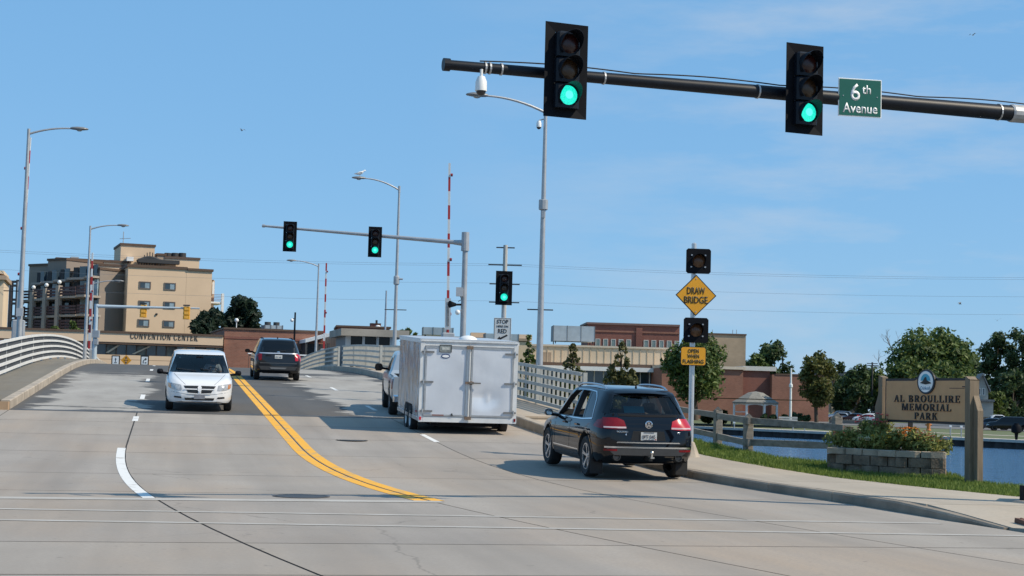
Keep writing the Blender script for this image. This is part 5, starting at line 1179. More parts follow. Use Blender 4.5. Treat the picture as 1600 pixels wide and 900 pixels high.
for k in range(4):
    for sg in (-1, 1): G().tube([(sg * .10 + (k - 1.5) * .004, .45, .37 + (k - 1.5) * .02 + (.05 if sg > 0 else 0)), (sg * .075, .50 - .004 * k, .385 + (k - 1.5) * .02 + (.05 if sg > 0 else 0)), (sg * .055, .47, .395 + (k - 1.5) * .02 + (.05 if sg > 0 else 0))], [.010, .009, .007], 6).build('finger', SKIN, drv, smooth=60)
drv.matrix_world = Matrix.Translation(van.location) @ van.rotation_euler.to_matrix().to_4x4() @ Matrix.Translation((-.40, 2.48, .78))

# ---------------------------------------------------------------- dark SUV driving away
ex = thing('suv', 'dark SUV driving away over the crest of the bridge, pale plate and red lamps', 'SUV'); Le = 5.0
B3 = Body(Le,
    [(0, 1.02), (.05, 1.15), (.12, 1.24), (.25, 1.40), (.42, 1.62), (.52, 1.72), (.7, 1.765), (1.3, 1.79), (2.2, 1.79), (2.8, 1.75), (3.2, 1.62), (3.8, 1.20), (3.95, 1.14), (4.5, 1.08), (4.85, .95), (5.0, .75)],
    [(0, .44), (.3, .32), (4.6, .28), (5.0, .36)], [(0, .98), (.5, 1.08), (3.4, 1.05), (4.4, .98), (5.0, .66)],
    [(0, .82), (.05, .89), (.2, .95), (.7, .995), (3.5, .995), (4.5, .96), (4.85, .84), (5.0, .66)], [(0, .62), (.12, .66), (.5, .70), (1, .715), (2.8, .70), (3.7, .72), (4.5, .78), (5, .5)], ny=64)
eb = B3.g.build('body', [PAINTD], ex, smooth=33); cts = []
for y in (1.0, 3.86):
    for sg in (-1, 1): cts.append(cutter(G().cyl((sg * .64, y, .375), (sg * 1.4, y, .375), .45, n=30), INT))
apply_cuts(eb, cts); G().bbox((-.62, .35, .30), (.62, 4.6, .6)).build('underbody', BLACKM, ex)
def ep(n, m_, lo, hi, eps=.006, nu=10, nv=3, parent=None): return B3.patch(n, m_, parent or ex, lo, hi, 'y', -1, eps, nu, nv)
ep('rear_window', GLASSD, [(-.76, 1.22), (0, 1.205), (.76, 1.22)], [(-.62, 1.68), (0, 1.70), (.62, 1.68)], .006, 12, 6)
ep('tailgate_trim', mat('satin_trim', (.52, .55, .60), .3, .6, .05), [(-.80, 1.145), (.80, 1.145)], [(-.80, 1.185), (.80, 1.185)], .012, 12, 1)
for a in (-1, 1):
    mt = TAIL if a < 0 else TAILON
    ep('tail_lamp', mt, [(a * .71, .86), (a * .84, .87)], [(a * .69, 1.14), (a * .84, 1.135)], .014, 4, 4)
    B3.patch('tail_lamp', mt, ex, [(.10, .82), (.34, .9)], [(.14, 1.16), (.34, 1.10)], 'x', a, .012, 4, 3)
    for y in (1.0, 3.86): wheel(ex, .85, y, .375, .24, a, spokes=5)
    B3.patch('side_window', GLASSD, ex, [(.62, 1.14), (3.42, 1.10)], [(.72, 1.64), (1.4, 1.69), (2.7, 1.67), (3.05, 1.52), (3.45, 1.15)], 'x', a, .006, 20, 5)
    mirror(B3, ex, 3.30, 1.13, a, .22, .17, BLACKM, GLASSD)
    g = G(); g.tube([B3.hit('z', (a * .63, .75 + 2.2 * i / 8), 1)[0] + Vector((0, 0, .03 * min(1, 4 * sin(pi * i / 8)))) for i in range(9)], .02, 6); g.build('roof_rail', BLACKM, ex)
ep('licence_plate', PLATE, [(-.155, .945), (.155, .945)], [(-.155, 1.085), (.155, 1.085)], .02, 3, 2)
h2, _ = B3.hit('y', (0, 1.02), -1); text('MKV 208', .055, h2 + Vector((0, -.028, 0)), (1, 0, 0), (0, 0, 1), MATS['plate_blue'], ex, wide=.24, depth=.003)
ep('bumper_lower', DKGREY, [(-.72, .46), (.72, .46)], [(-.82, .62), (.82, .62)], .012, 12, 3); ep('bumper_insert', mat('skid_grey', (.16, .165, .17), .5), [(-.30, .50), (.30, .50)], [(-.36, .57), (.36, .57)], .024, 6, 1)
ep('bumper_top', mat('bumper_gleam', (.10, .105, .11), .3, .2), [(-.78, .735), (.78, .735)], [(-.78, .765), (.78, .765)], .014, 10, 1)
h2, _ = B3.hit('y', (0, 1.215), -1); G().sphere(h2 + Vector((0, -.02, .0)), .075, 10, (1, .2, .45)).build('badge', CHROME, ex); g = G(); g.tube([h2 + Vector((.0, -.02, .05)), h2 + Vector((.3, .02, .06))], .012, 6); g.build('rear_wiper', RUBBER, ex)
g = G().prism([(0, 0), (.18, 0), (.05, .07), (.02, .07)], (-.02, 1.0, 1.78), (0, 1, 0), (0, 0, 1), (.04, 0, 0)); g.build('antenna', BLACKM, ex)
place(ex, 68.9, 1.72, RA, math.atan(slope(71)))

# ---------------------------------------------------------------- silver pickup pulling the trailer
pk = thing('pickup_truck', 'silver pickup in front of the cargo trailer, only its left side in view', 'pickup truck'); Lp = 5.8
B4 = Body(Lp,
    [(0, 1.18), (.3, 1.21), (1.9, 1.21), (1.97, 1.30), (2.05, 1.72), (2.2, 1.86), (2.6, 1.90), (3.4, 1.89), (3.75, 1.78), (4.25, 1.38), (4.45, 1.27), (5.3, 1.20), (5.7, 1.10), (5.8, .95)],
    [(0, .55), (.3, .48), (5.2, .46), (5.8, .52)], [(0, 1.14), (1.9, 1.16), (2.2, 1.22), (4.2, 1.20), (5.3, 1.12), (5.8, .88)],
    [(0, .95), (.05, .98), (.3, 1.0), (5.2, 1.0), (5.65, .94), (5.8, .84)], [(0, .93), (1.9, .93), (2.1, .74), (3.4, .74), (4.2, .78), (4.5, .88), (5.6, .84), (5.8, .7)], ny=64)
pb = B4.g.build('body', [PAINTS], pk, smooth=33); cts = []
for y in (1.15, 4.80):
    for sg in (-1, 1): cts.append(cutter(G().cyl((sg * .66, y, .44), (sg * 1.4, y, .44), .53, n=30), INT))
cts.append(cutter(G().bbox((-.82, .08, .75), (.82, 1.85, 1.6)), DKGREY)); apply_cuts(pb, cts)
G().bbox((-.6, .35, .42), (.6, 5.3, .7)).build('underbody', BLACKM, pk)
for a in (-1, 1):
    for y in (1.15, 4.80): wheel(pk, .86, y, .41, .27, a, spokes=6)
    B4.patch('side_window', GLASSD, pk, [(2.2, 1.27), (3.05, 1.27)], [(2.3, 1.76), (3.05, 1.80)], 'x', a); B4.patch('side_window', GLASSD, pk, [(3.12, 1.27), (4.12, 1.27)], [(3.12, 1.80), (3.55, 1.74), (4.05, 1.34)], 'x', a)
    mirror(B4, pk, 3.98, 1.28, a, .26, .26, BLACKM, GLASSD)
    B4.patch('tail_lamp', TAIL, pk, [(.02, .82), (.14, .82)], [(.02, 1.12), (.14, 1.12)], 'x', a, .01, 3, 3)
    B4.patch('fender_flare', BLACKM, pk, [(1.15 + .62 * cos(radians(180 - 6 * k)), .44 + .60 * sin(radians(180 - 6 * k))) for k in range(0, 31, 3)], [(1.15 + .53 * cos(radians(180 - 6 * k)), .44 + .53 * sin(radians(180 - 6 * k))) for k in range(0, 31, 3)], 'x', a, .016, 20, 1)
    for y in (3.08, 4.22): B4.patch('door_gap', BLACKM, pk, [(y, .6), (y, 1.2)], [(y + .014, .6), (y + .014, 1.2)], 'x', a, .003, 8, 1)
B4.patch('windshield', GLASSD, pk, [(-.72, 1.33), (.72, 1.33)], [(-.62, 1.78), (.62, 1.78)], 'y', 1, .006)
g = G().bev((0, -.12, .56), (1.9, .2, .2), .04); g.build('rear_bumper', CHROME, pk); G().bev((0, 5.85, .6), (1.95, .22, .3), .05).build('front_bumper', CHROME, pk)
place(pk, *SO(-2.5, 47.5), radians(7.5), math.atan(slope(50)))

# ---------------------------------------------------------------- the cargo trailer
tr = thing('cargo_trailer', 'large white enclosed cargo trailer with two rear barn doors, one dented', 'trailer'); TL, TW, TH, TB = 4.35, 2.56, 2.10, .36
TRW = mat('trailer_skin', (.66, .70, .76), .18, .15, .08, .9, coat=.4, bump=.25, bscale=2.5); TRF = mat('trailer_frame', (.66, .67, .67), .4, .0, .1, 3); ALU = mat('aluminium', (.55, .56, .57), .35, .8, .1, 6)  # bluish door skin: reflected sky put into its colour
# ribbed polished side skin, its streaked reflections also painted into the colour
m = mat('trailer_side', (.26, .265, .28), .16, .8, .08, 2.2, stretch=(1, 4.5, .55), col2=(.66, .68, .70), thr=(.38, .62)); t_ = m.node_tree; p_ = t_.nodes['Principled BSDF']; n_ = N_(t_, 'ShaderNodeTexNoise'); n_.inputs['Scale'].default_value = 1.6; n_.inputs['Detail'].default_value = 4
b_ = N_(t_, 'ShaderNodeBump'); b_.inputs['Strength'].default_value = .8; b_.inputs['Distance'].default_value = .45; mp_ = N_(t_, 'ShaderNodeMapping'); mp_.inputs['Scale'].default_value = (1, 3.5, .8); tc_ = N_(t_, 'ShaderNodeTexCoord')
t_.links.new(tc_.outputs['Object'], mp_.inputs[0]); t_.links.new(mp_.outputs[0], n_.inputs['Vector']); t_.links.new(n_.outputs['Fac'], b_.inputs['Height']); t_.links.new(b_.outputs[0], p_.inputs['Normal']); SIDEM = m
hw = TW / 2
G().bbox((-hw + .03, .03, TB), (hw - .03, TL, TB + TH)).build('box', TRF, tr)
for a in (-1, 1):
    for k in range(7):
        y0 = .06 + k * (TL - .1) / 7; y1 = y0 + (TL - .1) / 7 - .015; g = G()
        zlo = TB + .1
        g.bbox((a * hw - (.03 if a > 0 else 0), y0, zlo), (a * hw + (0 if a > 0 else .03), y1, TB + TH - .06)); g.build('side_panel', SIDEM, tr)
    G().bbox((a * hw - .015, 0, TB + .02), (a * hw + .015, TL, TB + .11)).build('side_rail', ALU, tr)
    G().bbox((a * hw - .02, 0, TB + TH - .07), (a * hw + .02, TL, TB + TH + .01)).build('roof_rail', TRF, tr)
    # tandem wheels in arches
    for y in (1.55, 2.38): wheel(tr, hw - .07, y, .345, .20, a, style='cap', rimr=.6, rimmat=WHITEP)
    g = G().prism([(y, z) for y, z in ((1.13, TB), (1.15, .60), (1.3, .73), (2.63, .73), (2.78, .60), (2.80, TB))], (a * (hw + .003) - .002, 0, 0), (0, 1, 0), (0, 0, 1), (.004, 0, 0)); g.build('wheel_well', BLACKM, tr)
    G().lathe([(.0001, 0), (.03, 0), (.03, .02), (.0001, .025)], (a * (hw + .01), .35, TB + .25), (a, 0, 0), 10).build('side_marker', REDP, tr)
g = G(); g.bbox((-hw, 0, TB + TH), (hw, TL + .3, TB + TH + .035)); g.build('roof', mat('trailer_roof', (.58, .60, .62), .35, .4, .08), tr)
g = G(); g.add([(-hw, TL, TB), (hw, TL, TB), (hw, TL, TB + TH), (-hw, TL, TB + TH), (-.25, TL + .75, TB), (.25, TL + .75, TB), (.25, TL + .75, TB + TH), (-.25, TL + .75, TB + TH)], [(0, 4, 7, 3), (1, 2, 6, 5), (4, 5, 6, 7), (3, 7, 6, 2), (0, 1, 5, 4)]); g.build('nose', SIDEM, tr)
G().sphere((.1, .95, TB + TH + .0), .26, 16, (1, 1, .55)).build('roof_vent', WHITEP, tr, smooth=60)
# rear frame
for n, a, b in (('rear_post', (-hw, -.02, TB), (-hw + .11, .05, TB + TH)), ('rear_post', (hw - .11, -.02, TB), (hw, .05, TB + TH)), ('rear_header', (-hw + .11, -.015, TB + TH - .14), (hw - .11, .05, TB + TH)), ('rear_sill', (-hw + .11, -.025, TB), (hw - .11, .05, TB + .14))): G().bbox(a, b).build(n, TRF, tr)
G().bbox((-hw + .02, -.035, TB + TH - .045), (hw - .02, -.012, TB + TH - .02)).build('rain_gutter', ALU, tr)
dz0, dz1 = TB + .15, TB + TH - .15
for a in (-1, 1):
    x0, x1 = (-hw + .12, -.045) if a < 0 else (.045, hw - .12)
    g = G(); nx, nz = 22, 26; rows = []
    for j in range(nz + 1):
        r = []
        for i in range(nx + 1):
            x = x0 + (x1 - x0) * i / nx; z = dz0 + (dz1 - dz0) * j / nz; dy = .0035 * sin(x * 5.1 + z * 3.3) * sin(z * 4.2 + a)
            if a > 0: 
                q = ((x - .46) / .34) ** 2 + ((z - 1.02) / .22) ** 2; dy += .055 * math.exp(-q) - .028 * math.exp(-(((x - .50) / .06) ** 2 + ((z - 1.0) / .10) ** 2)) + .010 * math.exp(-(((z - 1.05) / .035) ** 2 + ((x - .25) / .3) ** 2))
            r.append(Vector((x, -.028 + dy, z)))
        rows.append(r)
    # front face plus a rim so that the door is a slab
    g.grid(rows); g.bbox((x0, -.022, dz0), (x0 + .012, .02, dz1)); g.bbox((x1 - .012, -.022, dz0), (x1, .02, dz1))
    d_ = g.build('door', TRW, tr, smooth=30)
    if a > 0: d_['label'] = 'dented right rear door'
    for q0, q1 in ((x0, x0 + .05), (x1 - .05, x1)): G().bbox((q0, -.040, dz0), (q1, -.028, dz1)).build('door_edge', ALU, d_)
    for zz in (dz0, dz1 - .05): G().bbox((x0 + .05, -.038, zz), (x1 - .05, -.029, zz + .05)).build('door_edge', ALU, d_)
    for z in (TB + .28, TB + 1.03, TB + 1.80):
        e = a * (hw - .02); G().bbox((min(e, e - a * .33), -.060, z - .022), (max(e, e - a * .33), -.038, z + .022)).build('hinge', mat('hinge_grey', (.22, .22, .22), .5, .5, .2), d_); G().cyl((a * (hw - .09), -.055, z - .06), (a * (hw - .09), -.055, z + .06), .022, n=8).build('hinge_knuckle', ALU, d_)
G().cyl((-.012, -.062, TB + .06), (-.012, -.062, TB + TH - .06), .020, n=10).build('lock_bar', ALU, tr)
G().bbox((-.06, -.045, TB + .12), (.03, -.036, TB + TH - .12)).build('door_stop', WHITEP, tr)
for z in (TB + .12, TB + TH - .16): G().bbox((-.09, -.085, z - .04), (.08, -.05, z + .04)).build('cam_keeper', mat('rusty_steel', (.22, .16, .12), .7, .4, .3), tr)
G().bbox((-.10, -.09, TB + 1.0), (.12, -.05, TB + 1.06)).build('latch', MATS['rusty_steel'], tr); G().bbox((.0, -.105, TB + 1.01), (.30, -.085, TB + 1.045)).build('handle', mat('handle_bar', (.25, .23, .21), .4, .7, .1), tr); G().lathe([(.05, 0), (.05, .03), (.0001, .035)], (.05, -.06, TB + 1.03), (0, -1, 0), 10).build('padlock', MATS['rusty_steel'], tr)
G().bbox((-.80, -.048, TB + 1.80), (-.48, -.034, TB + 1.99)).build('sign_plate', mat('plate_worn', (.30, .32, .30), .5, .3, .25, 9), tr)
for a, b in (((-.80, TB + 1.80), (-.48, TB + 1.815)), ((-.80, TB + 1.975), (-.48, TB + 1.99)), ((-.80, TB + 1.815), (-.785, TB + 1.975)), ((-.495, TB + 1.815), (-.48, TB + 1.975))): G().bbox((a[0], -.056, a[1]), (b[0], -.048, b[1])).build('plate_frame', DKGREY, tr)
G().bbox((-.74, -.053, TB + 1.86), (-.54, -.049, TB + 1.93)).build('plate_print', mat('worn_print', (.45, .47, .45), .5, 0, .3, 20), tr)
g = G(); g.prism([(.115 * cos(2 * pi * k / 24), .058 * sin(2 * pi * k / 24)) for k in range(24)], (-.63, -.034, TB + 1.70), (1, 0, 0), (0, 0, 1), (0, -.004, 0)); lg = g.build('oval_badge', mat('badge_blue', (.02, .05, .16), .4), tr)
g = G(); g.prism([(.092 * cos(2 * pi * k / 24), .034 * sin(2 * pi * k / 24)) for k in range(24)], (-.63, -.038, TB + 1.70), (1, 0, 0), (0, 0, 1), (0, -.002, 0)); g.build('oval_field', LETTERW, lg)
for a in (-1, 1): G().bbox((a * (hw - .045) - .025, -.034, TB + .05), (a * (hw - .045) + .025, -.021, TB + .13)).build('tail_lamp', TAILON if a < 0 else TAIL, tr)
G().bbox((-hw + .35, -.040, TB + .165), (-hw + .65, -.032, TB + .195)).build('reflector', mat('dull_reflector', (.25, .10, .08), .4), tr)
g = G().prism([(-.03, 0), (.03, 0), (.012, .06), (-.012, .06)], (-.42, -.036, TB + .17), (1, 0, 0), (0, 0, 1), (0, -.02, 0)); g.build('door_hook', DKGREY, tr)
G().bbox((-.9, .3, TB - .12), (.9, TL - .1, TB)).build('chassis', BLACKM, tr); g = G(); g.tube([(-.5, TL, TB - .02), (0, TL + 1.15, .50)], .05, 6); g.tube([(.5, TL, TB - .02), (0, TL + 1.15, .50)], .05, 6); g.build('tongue', BLACKM, tr)
xt, yt = -1.16, 41.5; st, ot = SO(xt, yt); place(tr, st, ot, radians(11.0), math.atan(slope(43)))
tr.location += Vector((.09, 0, -.06))
# ================================================================== park: fence, planter, sign
WOOD = mat('weathered_wood', (.16, .14, .115), .85, 0, .35, 2.2, .5, 14, stretch=(1, 1, 8), col2=(.27, .24, .20)); WOODH = mat('weathered_rail', (.15, .13, .105), .85, 0, .35, 1.4, .5, 10, stretch=(6, 1, 6), col2=(.28, .25, .21))
POSTW = mat('sign_post_wood', (.13, .098, .062), .8, 0, .25, 3., .35, 18, stretch=(3, 3, .35), col2=(.25, .19, .13))
fn = thing('rail_fence', 'weathered two rail wooden fence along the river bank behind the car', 'fence', W(40, 9.5))
fp_ = [((1039, 690), 47.0), ((1121, 703), 41.0), ((1168.5, 712), 37.0), ((1307, 722), 36.2)]
F3 = []
for (px, py), Y in fp_:
    p = at(px, py, Y); F3.append(p)
tops = [((1040, 612),), ((1122, 641),), ((1170, 652),), ((1308, 651),)]
for i, ((px, py), Y) in enumerate(fp_):
    p = at(px, py, Y); top = at(tops[i][0][0], tops[i][0][1], Y).z; w_ = .19
    if i == 0: top = p.z + 1.0
    g = G(); g.bev((p.x, p.y, (p.z + top) / 2 - .35), (w_, w_, top - p.z + .7), .015, RA)
    g.add([(p.x - .09, p.y - .09, top), (p.x + .09, p.y - .09, top), (p.x + .09, p.y + .09, top), (p.x - .09, p.y + .09, top), (p.x, p.y - .09, top + .09), (p.x, p.y + .09, top + .09)], [(0, 1, 4), (1, 2, 5, 4), (2, 3, 5), (3, 0, 4, 5)])
    g.build('post', WOOD, fn, world=True)
def rail_(a, b, Ya, Yb, th=.15, ext=.12):
    A, B = at(*a, Ya - .12), at(*b, Yb - .12); d = (B - A); u = d.normalized(); A -= u * ext; B += u * ext; q = Vector((-u.y, u.x, 0)).normalized(); n = 6; g = G(); V = []
    for i in range(n + 1):
        c = A.lerp(B, i / n); r = th / 2 * random.uniform(.9, 1.08); V += [c - q * .03 - Vector((0, 0, r)), c + q * .03 - Vector((0, 0, r * .9)), c + q * .03 + Vector((0, 0, r)), c - q * .03 + Vector((0, 0, r * .95))]
    F = [(3, 2, 1, 0), tuple(range(4 * n, 4 * n + 4))]
    for i in range(n):
        for k in range(4): j = (k + 1) % 4; F.append((4 * i + k, 4 * i + j, 4 * i + 4 + j, 4 * i + 4 + k))
    g.add(V, F).build('rail', WOODH, fn, world=True)
for (a, b, Ya, Yb) in (((1040, 636), (1122, 649), 47, 41), ((1040, 664), (1122, 681), 47, 41), ((1122, 650), (1169, 657), 41, 37), ((1122, 682), (1169, 692), 41, 37), ((1169, 657), (1309, 668), 37, 36.2), ((1169, 691), (1309, 697), 37, 36.2)): rail_(a, b, Ya, Yb)
rail_((1309, 668), (1330, 671), 36.2, 36.2, ext=.0)

# stone planter -----------------------------------------------------
STONE = mat('planter_stone', (.085, .064, .044), .95, 0, .35, 4., 1., 26, col2=(.27, .205, .145)); CAPS = mat('planter_cap', (.34, .285, .215), .9, 0, .22, 4., .6, 30)
plp = [at(1291, 727, 32.6), at(1398, 738, 31.2), at(1478, 749, 30.9), Vector((8.72, 32.6, 0)), Vector((8.25, 34.0, 0)), Vector((7.2, 34.2, 0))]
plp = [Vector((p.x, p.y, 0)) for p in plp]; pz0 = .32; ctr = sum(plp, Vector()) / 6
pl = thing('stone_planter', 'low hexagonal planter of rough stone blocks under the park sign', 'planter', (ctr.x, ctr.y, pz0)); bh = .19
zA = [at(1291, 727, 32.6).z, at(1398, 738, 31.2).z, at(1478, 749, 30.9).z]
print('planter', zA)
for i in range(6):
    A, B = plp[i], plp[(i + 1) % 6]; d = B - A; Ls = d.length; u = d / Ls; nrm = Vector((u.y, -u.x, 0)); 
    if nrm.dot(A - ctr) < 0: nrm = -nrm
    for row in range(3):
        n = max(2, int(round(Ls / .42))); off_ = .5 if row % 2 else 0; x = 0; cuts_ = sorted(set([0.] + [max(0, min(Ls, (k + off_) * Ls / n)) for k in range(n + 1)] + [Ls]))
        z0 = pz0 - .12 + row * bh; step = -.012 * row
        for a, b in zip(cuts_[:-1], cuts_[1:]):
            if b - a < .05: continue
            cap = row == 2; r = random.uniform(-.045, .025); o = A + u * (a + .012) + nrm * (step - .26); hh = bh * (.62 if cap else .95)
            g = G(); V = []; wdt = b - a - .024; face = .26 + r + (.03 if cap else 0)
            # split face: front corners chamfered, middle bulging
            for z in (0, hh):
                k = .012 if not cap else .005
                V += [o + Vector((0, 0, z0 + z)), o + u * wdt + Vector((0, 0, z0 + z)), o + u * (wdt) + nrm * (face - .03) + Vector((0, 0, z0 + z)), o + u * (wdt * .8) + nrm * (face - .004) + Vector((0, 0, z0 + z * .96)), o + u * wdt * .45 + nrm * (face + random.uniform(-.006, .014)) + Vector((0, 0, z0 + z * .97)), o + u * wdt * .15 + nrm * (face - .002) + Vector((0, 0, z0 + z * .96)), o + nrm * (face - .03) + Vector((0, 0, z0 + z))]
            g.add(V, [(6, 5, 4, 3, 2, 1, 0), tuple(range(7, 14))] + [(k, (k + 1) % 7, 7 + (k + 1) % 7, 7 + k) for k in range(7)])
            g.build('stone', CAPS if cap else STONE, pl, world=True)
topz = pz0 - .12 + 2 * bh + .09
G().prism([(p.x, p.y) for p in [ctr + (q - ctr) * .84 for q in plp]], (0, 0, topz - .1), (1, 0, 0), (0, 1, 0), (0, 0, .08)).build('soil', mat('potting_soil', (.045, .032, .022), .95, 0, .3, 9, .5), pl, world=True)
# flowers: tufts of leaves and blossoms
FOL = leafmat('flower_foliage', (.09, .12, .025), (.34, .35, .11)); 
def leafcloud(name, centers, radii, n, size, material, parent, flat=.6, world=True, squash=1., shell=.35, aspect=1.7):
    """n small leaf blades spread through clumps"""
    centers = np.array(centers, float); radii = np.array(radii, float); wts = radii ** 2; idx = RNG.choice(len(centers), n, p=wts / wts.sum())
    d = RNG.normal(size=(n, 3)); d /= np.linalg.norm(d, axis=1)[:, None]; r = RNG.uniform(0, 1, n) ** shell
    P = centers[idx] + d * (radii[idx] * r)[:, None] * np.array([1, 1, squash])
    nrm = d * .7 + RNG.normal(size=(n, 3)) * .6 + np.array([0, 0, .25]); nrm /= np.linalg.norm(nrm, axis=1)[:, None]
    a = np.cross(nrm, RNG.normal(size=(n, 3))); a /= np.linalg.norm(a, axis=1)[:, None]; b = np.cross(nrm, a); s = size * RNG.uniform(.6, 1.35, n)[:, None]
    V = np.stack([P - a * s * aspect / 2, P - b * s * .42 + nrm * s * .08, P + a * s * aspect / 2, P + b * s * .42 + nrm * s * .08], 1)
    if world and parent is not None: V = V - np.array(parent.location)
    me = bpy.data.meshes.new(name); me.from_pydata(V.reshape(-1, 3).tolist(), [], np.arange(4 * n).reshape(-1, 4).tolist()); me.materials.append(material)
    return link(name, me, parent)
def inpl(fx, fy):     # fx along the front faces 0..1, fy back 0..1
    fr = plp[0].lerp(plp[1], fx * 2) if fx < .5 else plp[1].lerp(plp[2], fx * 2 - 1); bk = plp[5].lerp(plp[4], fx * 2) if fx < .5 else plp[4].lerp(plp[3], fx * 2 - 1)
    q = fr.lerp(bk, .16 + fy * .6); return Vector((q.x, q.y, topz))
BL = {'red': mat('bloom_red', (.50, .035, .035), .6), 'pink': mat('bloom_pink', (.62, .10, .14), .6), 'orange': mat('bloom_orange', (.75, .24, .01), .6), 'yellow': mat('bloom_yellow', (.75, .50, .06), .6), 'cream': mat('bloom_cream', (.66, .62, .42), .6), 'rust': mat('bloom_rust', (.33, .09, .04), .6)}
fl_specs = [(.05, .3, .34, 'rust', 'bushy plant with rust tips at the left end of the planter'), (.16, .2, .40, 'rust', 'leafy green bush with rusty buds beside the tall red flowers'), (.22, .7, .62, 'red', 'tall green plant topped with red flowers at the back of the planter'), (.30, .15, .26, 'cream', 'low pale green plant with cream flowers in the planter middle'), (.36, .5, .66, 'pink', 'tall plant with pink and red blooms in front of the sign post'), (.40, .12, .30, 'yellow', 'clump of yellow flowers in the planter'), (.50, .3, .38, 'orange', 'clump of orange flowers under the sign'), (.60, .5, .46, 'orange', 'green bush dotted with orange blooms under the sign'), (.70, .3, .38, 'rust', 'green bush with rust red tops under the letters PARK'), (.82, .4, .36, 'rust', 'round green bush near the right end of the planter'), (.92, .3, .30, 'rust', 'last small bush at the right end of the planter')]
for fx, fy, h_, colr, lab in fl_specs:
    b = inpl(fx, fy); h_ *= 1.1; pt_ = thing('flower_plant', lab, 'flower', b, 0, 'flowers in the stone planter')
    cs = [(b.x + random.uniform(-.18, .18), b.y + random.uniform(-.18, .18), b.z + h_ * random.uniform(.25, .72)) for _ in range(9)]
    leafcloud('leaves', cs, [random.uniform(.10, .19) for _ in cs], 560, .046, FOL, pt_, aspect=2.6)
    g = G()
    for k in range(14):
        a = random.uniform(0, 2 * pi); rr_ = random.uniform(0, .2); g.tube([(0, 0, -.02), (rr_ * .5 * cos(a), rr_ * .5 * sin(a), h_ * .5), (rr_ * cos(a), rr_ * sin(a), h_ * random.uniform(.8, 1.02))], .005, 4)
    g.build('stems', mat('stem_green', (.10, .15, .04), .7), pt_)
    g = G()
    for k in range(18 if colr in ('red', 'pink') else 44 if colr != 'rust' else 30):
        a = random.uniform(0, 2 * pi); rr_ = random.uniform(.02, .24); z = h_ * random.uniform(.62, 1.03) if colr in ('red', 'pink', 'rust') else h_ * random.uniform(.45, .95); c = Vector((rr_ * cos(a), rr_ * sin(a), z)); s_ = .046 if colr != 'rust' else .022
        for j in range(5): t0_ = 2 * pi * j / 5; t1_ = t0_ + .9; g.add([c, c + Vector((s_ * cos(t0_), s_ * sin(t0_) - .01, .012)), c + Vector((s_ * 1.2 * cos((t0_ + t1_) / 2), s_ * 1.2 * sin((t0_ + t1_) / 2), -.006)), c + Vector((s_ * cos(t1_), s_ * sin(t1_), .012))], [(0, 1, 2, 3)])
        g.sphere(c, s_ * .35, 6)
    g.build('blossoms', BL[colr], pt_)

# park sign ----------------------------------------------------------
sA, sB = at(1377, 690, 33.0), at(1519, 754, 30.0); sA.z = .3; sB.z = at(1519, 754, 30.0).z
us = Vector((sB.x - sA.x, sB.y - sA.y, 0)); SW_ = us.length; us.normalize(); ns = us.cross(Vector((0, 0, 1)))
ns = Vector((us.y, -us.x, 0)); vz = Vector((0, 0, 1))
ps = thing('park_sign', 'tan memorial park sign with black edge and oval crest on two wooden posts', 'sign', (sA.x, sA.y, 0))
bl_, br_ = at(1387, 659, 32.8), at(1509, 664, 30.1); tl2, tr2 = at(1388, 590, 32.8), at(1509, 592, 30.1)
zb_, zt_ = (bl_.z + br_.z) / 2, (tl2.z + tr2.z) / 2
def sp(a, z, n=0.): return Vector((sA.x, sA.y, 0)) + us * a + ns * n + vz * z
Lw, Rw = .14, SW_ - .12; midx = .50 * (Lw + Rw); print('sign', SW_, zb_, zt_)
def outline(e):
    P = [(Lw + e, zb_ + e), (Rw - e, zb_ + e), (Rw - e, zt_ - e)]; w0 = .40 - e * .3; hump = .17
    for k in range(13):
        f = k / 12; x = midx + w0 * (1 - 2 * f); q = abs(1 - 2 * f); P.append((x, zt_ - e + hump * (cos(pi * q) * .5 + .5)))
    P.append((Lw + e, zt_ - e)); return P
o_ = Vector((sA.x, sA.y, 0))
bd_ = G().prism(outline(0), o_, us, vz, -ns * .06).build('sign_board', LETTERB, ps, world=True)
SIGNT = mat('sign_tan', (.56, .31, .15), .75, 0, .08, 3., .25, 50)
G().prism(outline(.05), o_ + ns * .001, us, vz, ns * .010).build('sign_face', SIGNT, bd_, world=True)
def letters(s, wide_px0, wide_px1, ypx, hh):
    a0 = (wide_px0, ypx); 
    def onb(px, py):
        v = ray(px, py); o = Vector((0, 0, CH)); t = (sp(0, 0, .012) - o).dot(ns) / v.dot(ns); q = o + v * t; return (q - sp(0, 0)).dot(us), q.z
    x0, z0 = onb(wide_px0, ypx); x1, z1 = onb(wide_px1, ypx + (wide_px1 - wide_px0) * .012); return x0, x1, (z0 + z1) / 2
def onboard(px, py):
    v = ray(px, py); o = Vector((0, 0, CH)); t = (sp(0, 0, .012) - o).dot(ns) / v.dot(ns); q = o + v * t; return (q - sp(0, 0)).dot(us), q.z
for s, p0, p1 in (('AL BROULLIRE', (1397.5, 621.5), (1501, 625)), ('MEMORIAL', (1409, 635), (1487, 638)), ('PARK', (1429, 649), (1465.5, 651.5))):
    (x0, z0), (x1, z1) = onboard(*p0), onboard(*p1); zz = (z0 + z1) / 2
    serif_line(s, .135, x1 - x0, sp((x0 + x1) / 2, zz, .012), us, vz, LETTERB, ps, .015, True)
cx_, cz_ = onboard(1448, 596.5); e1, _ = onboard(1434.5, 596.5); ew = cx_ - e1
def ell(a, b, n=32): return [(a * cos(2 * pi * k / n), b * sin(2 * pi * k / n)) for k in range(n)]
eh = .245
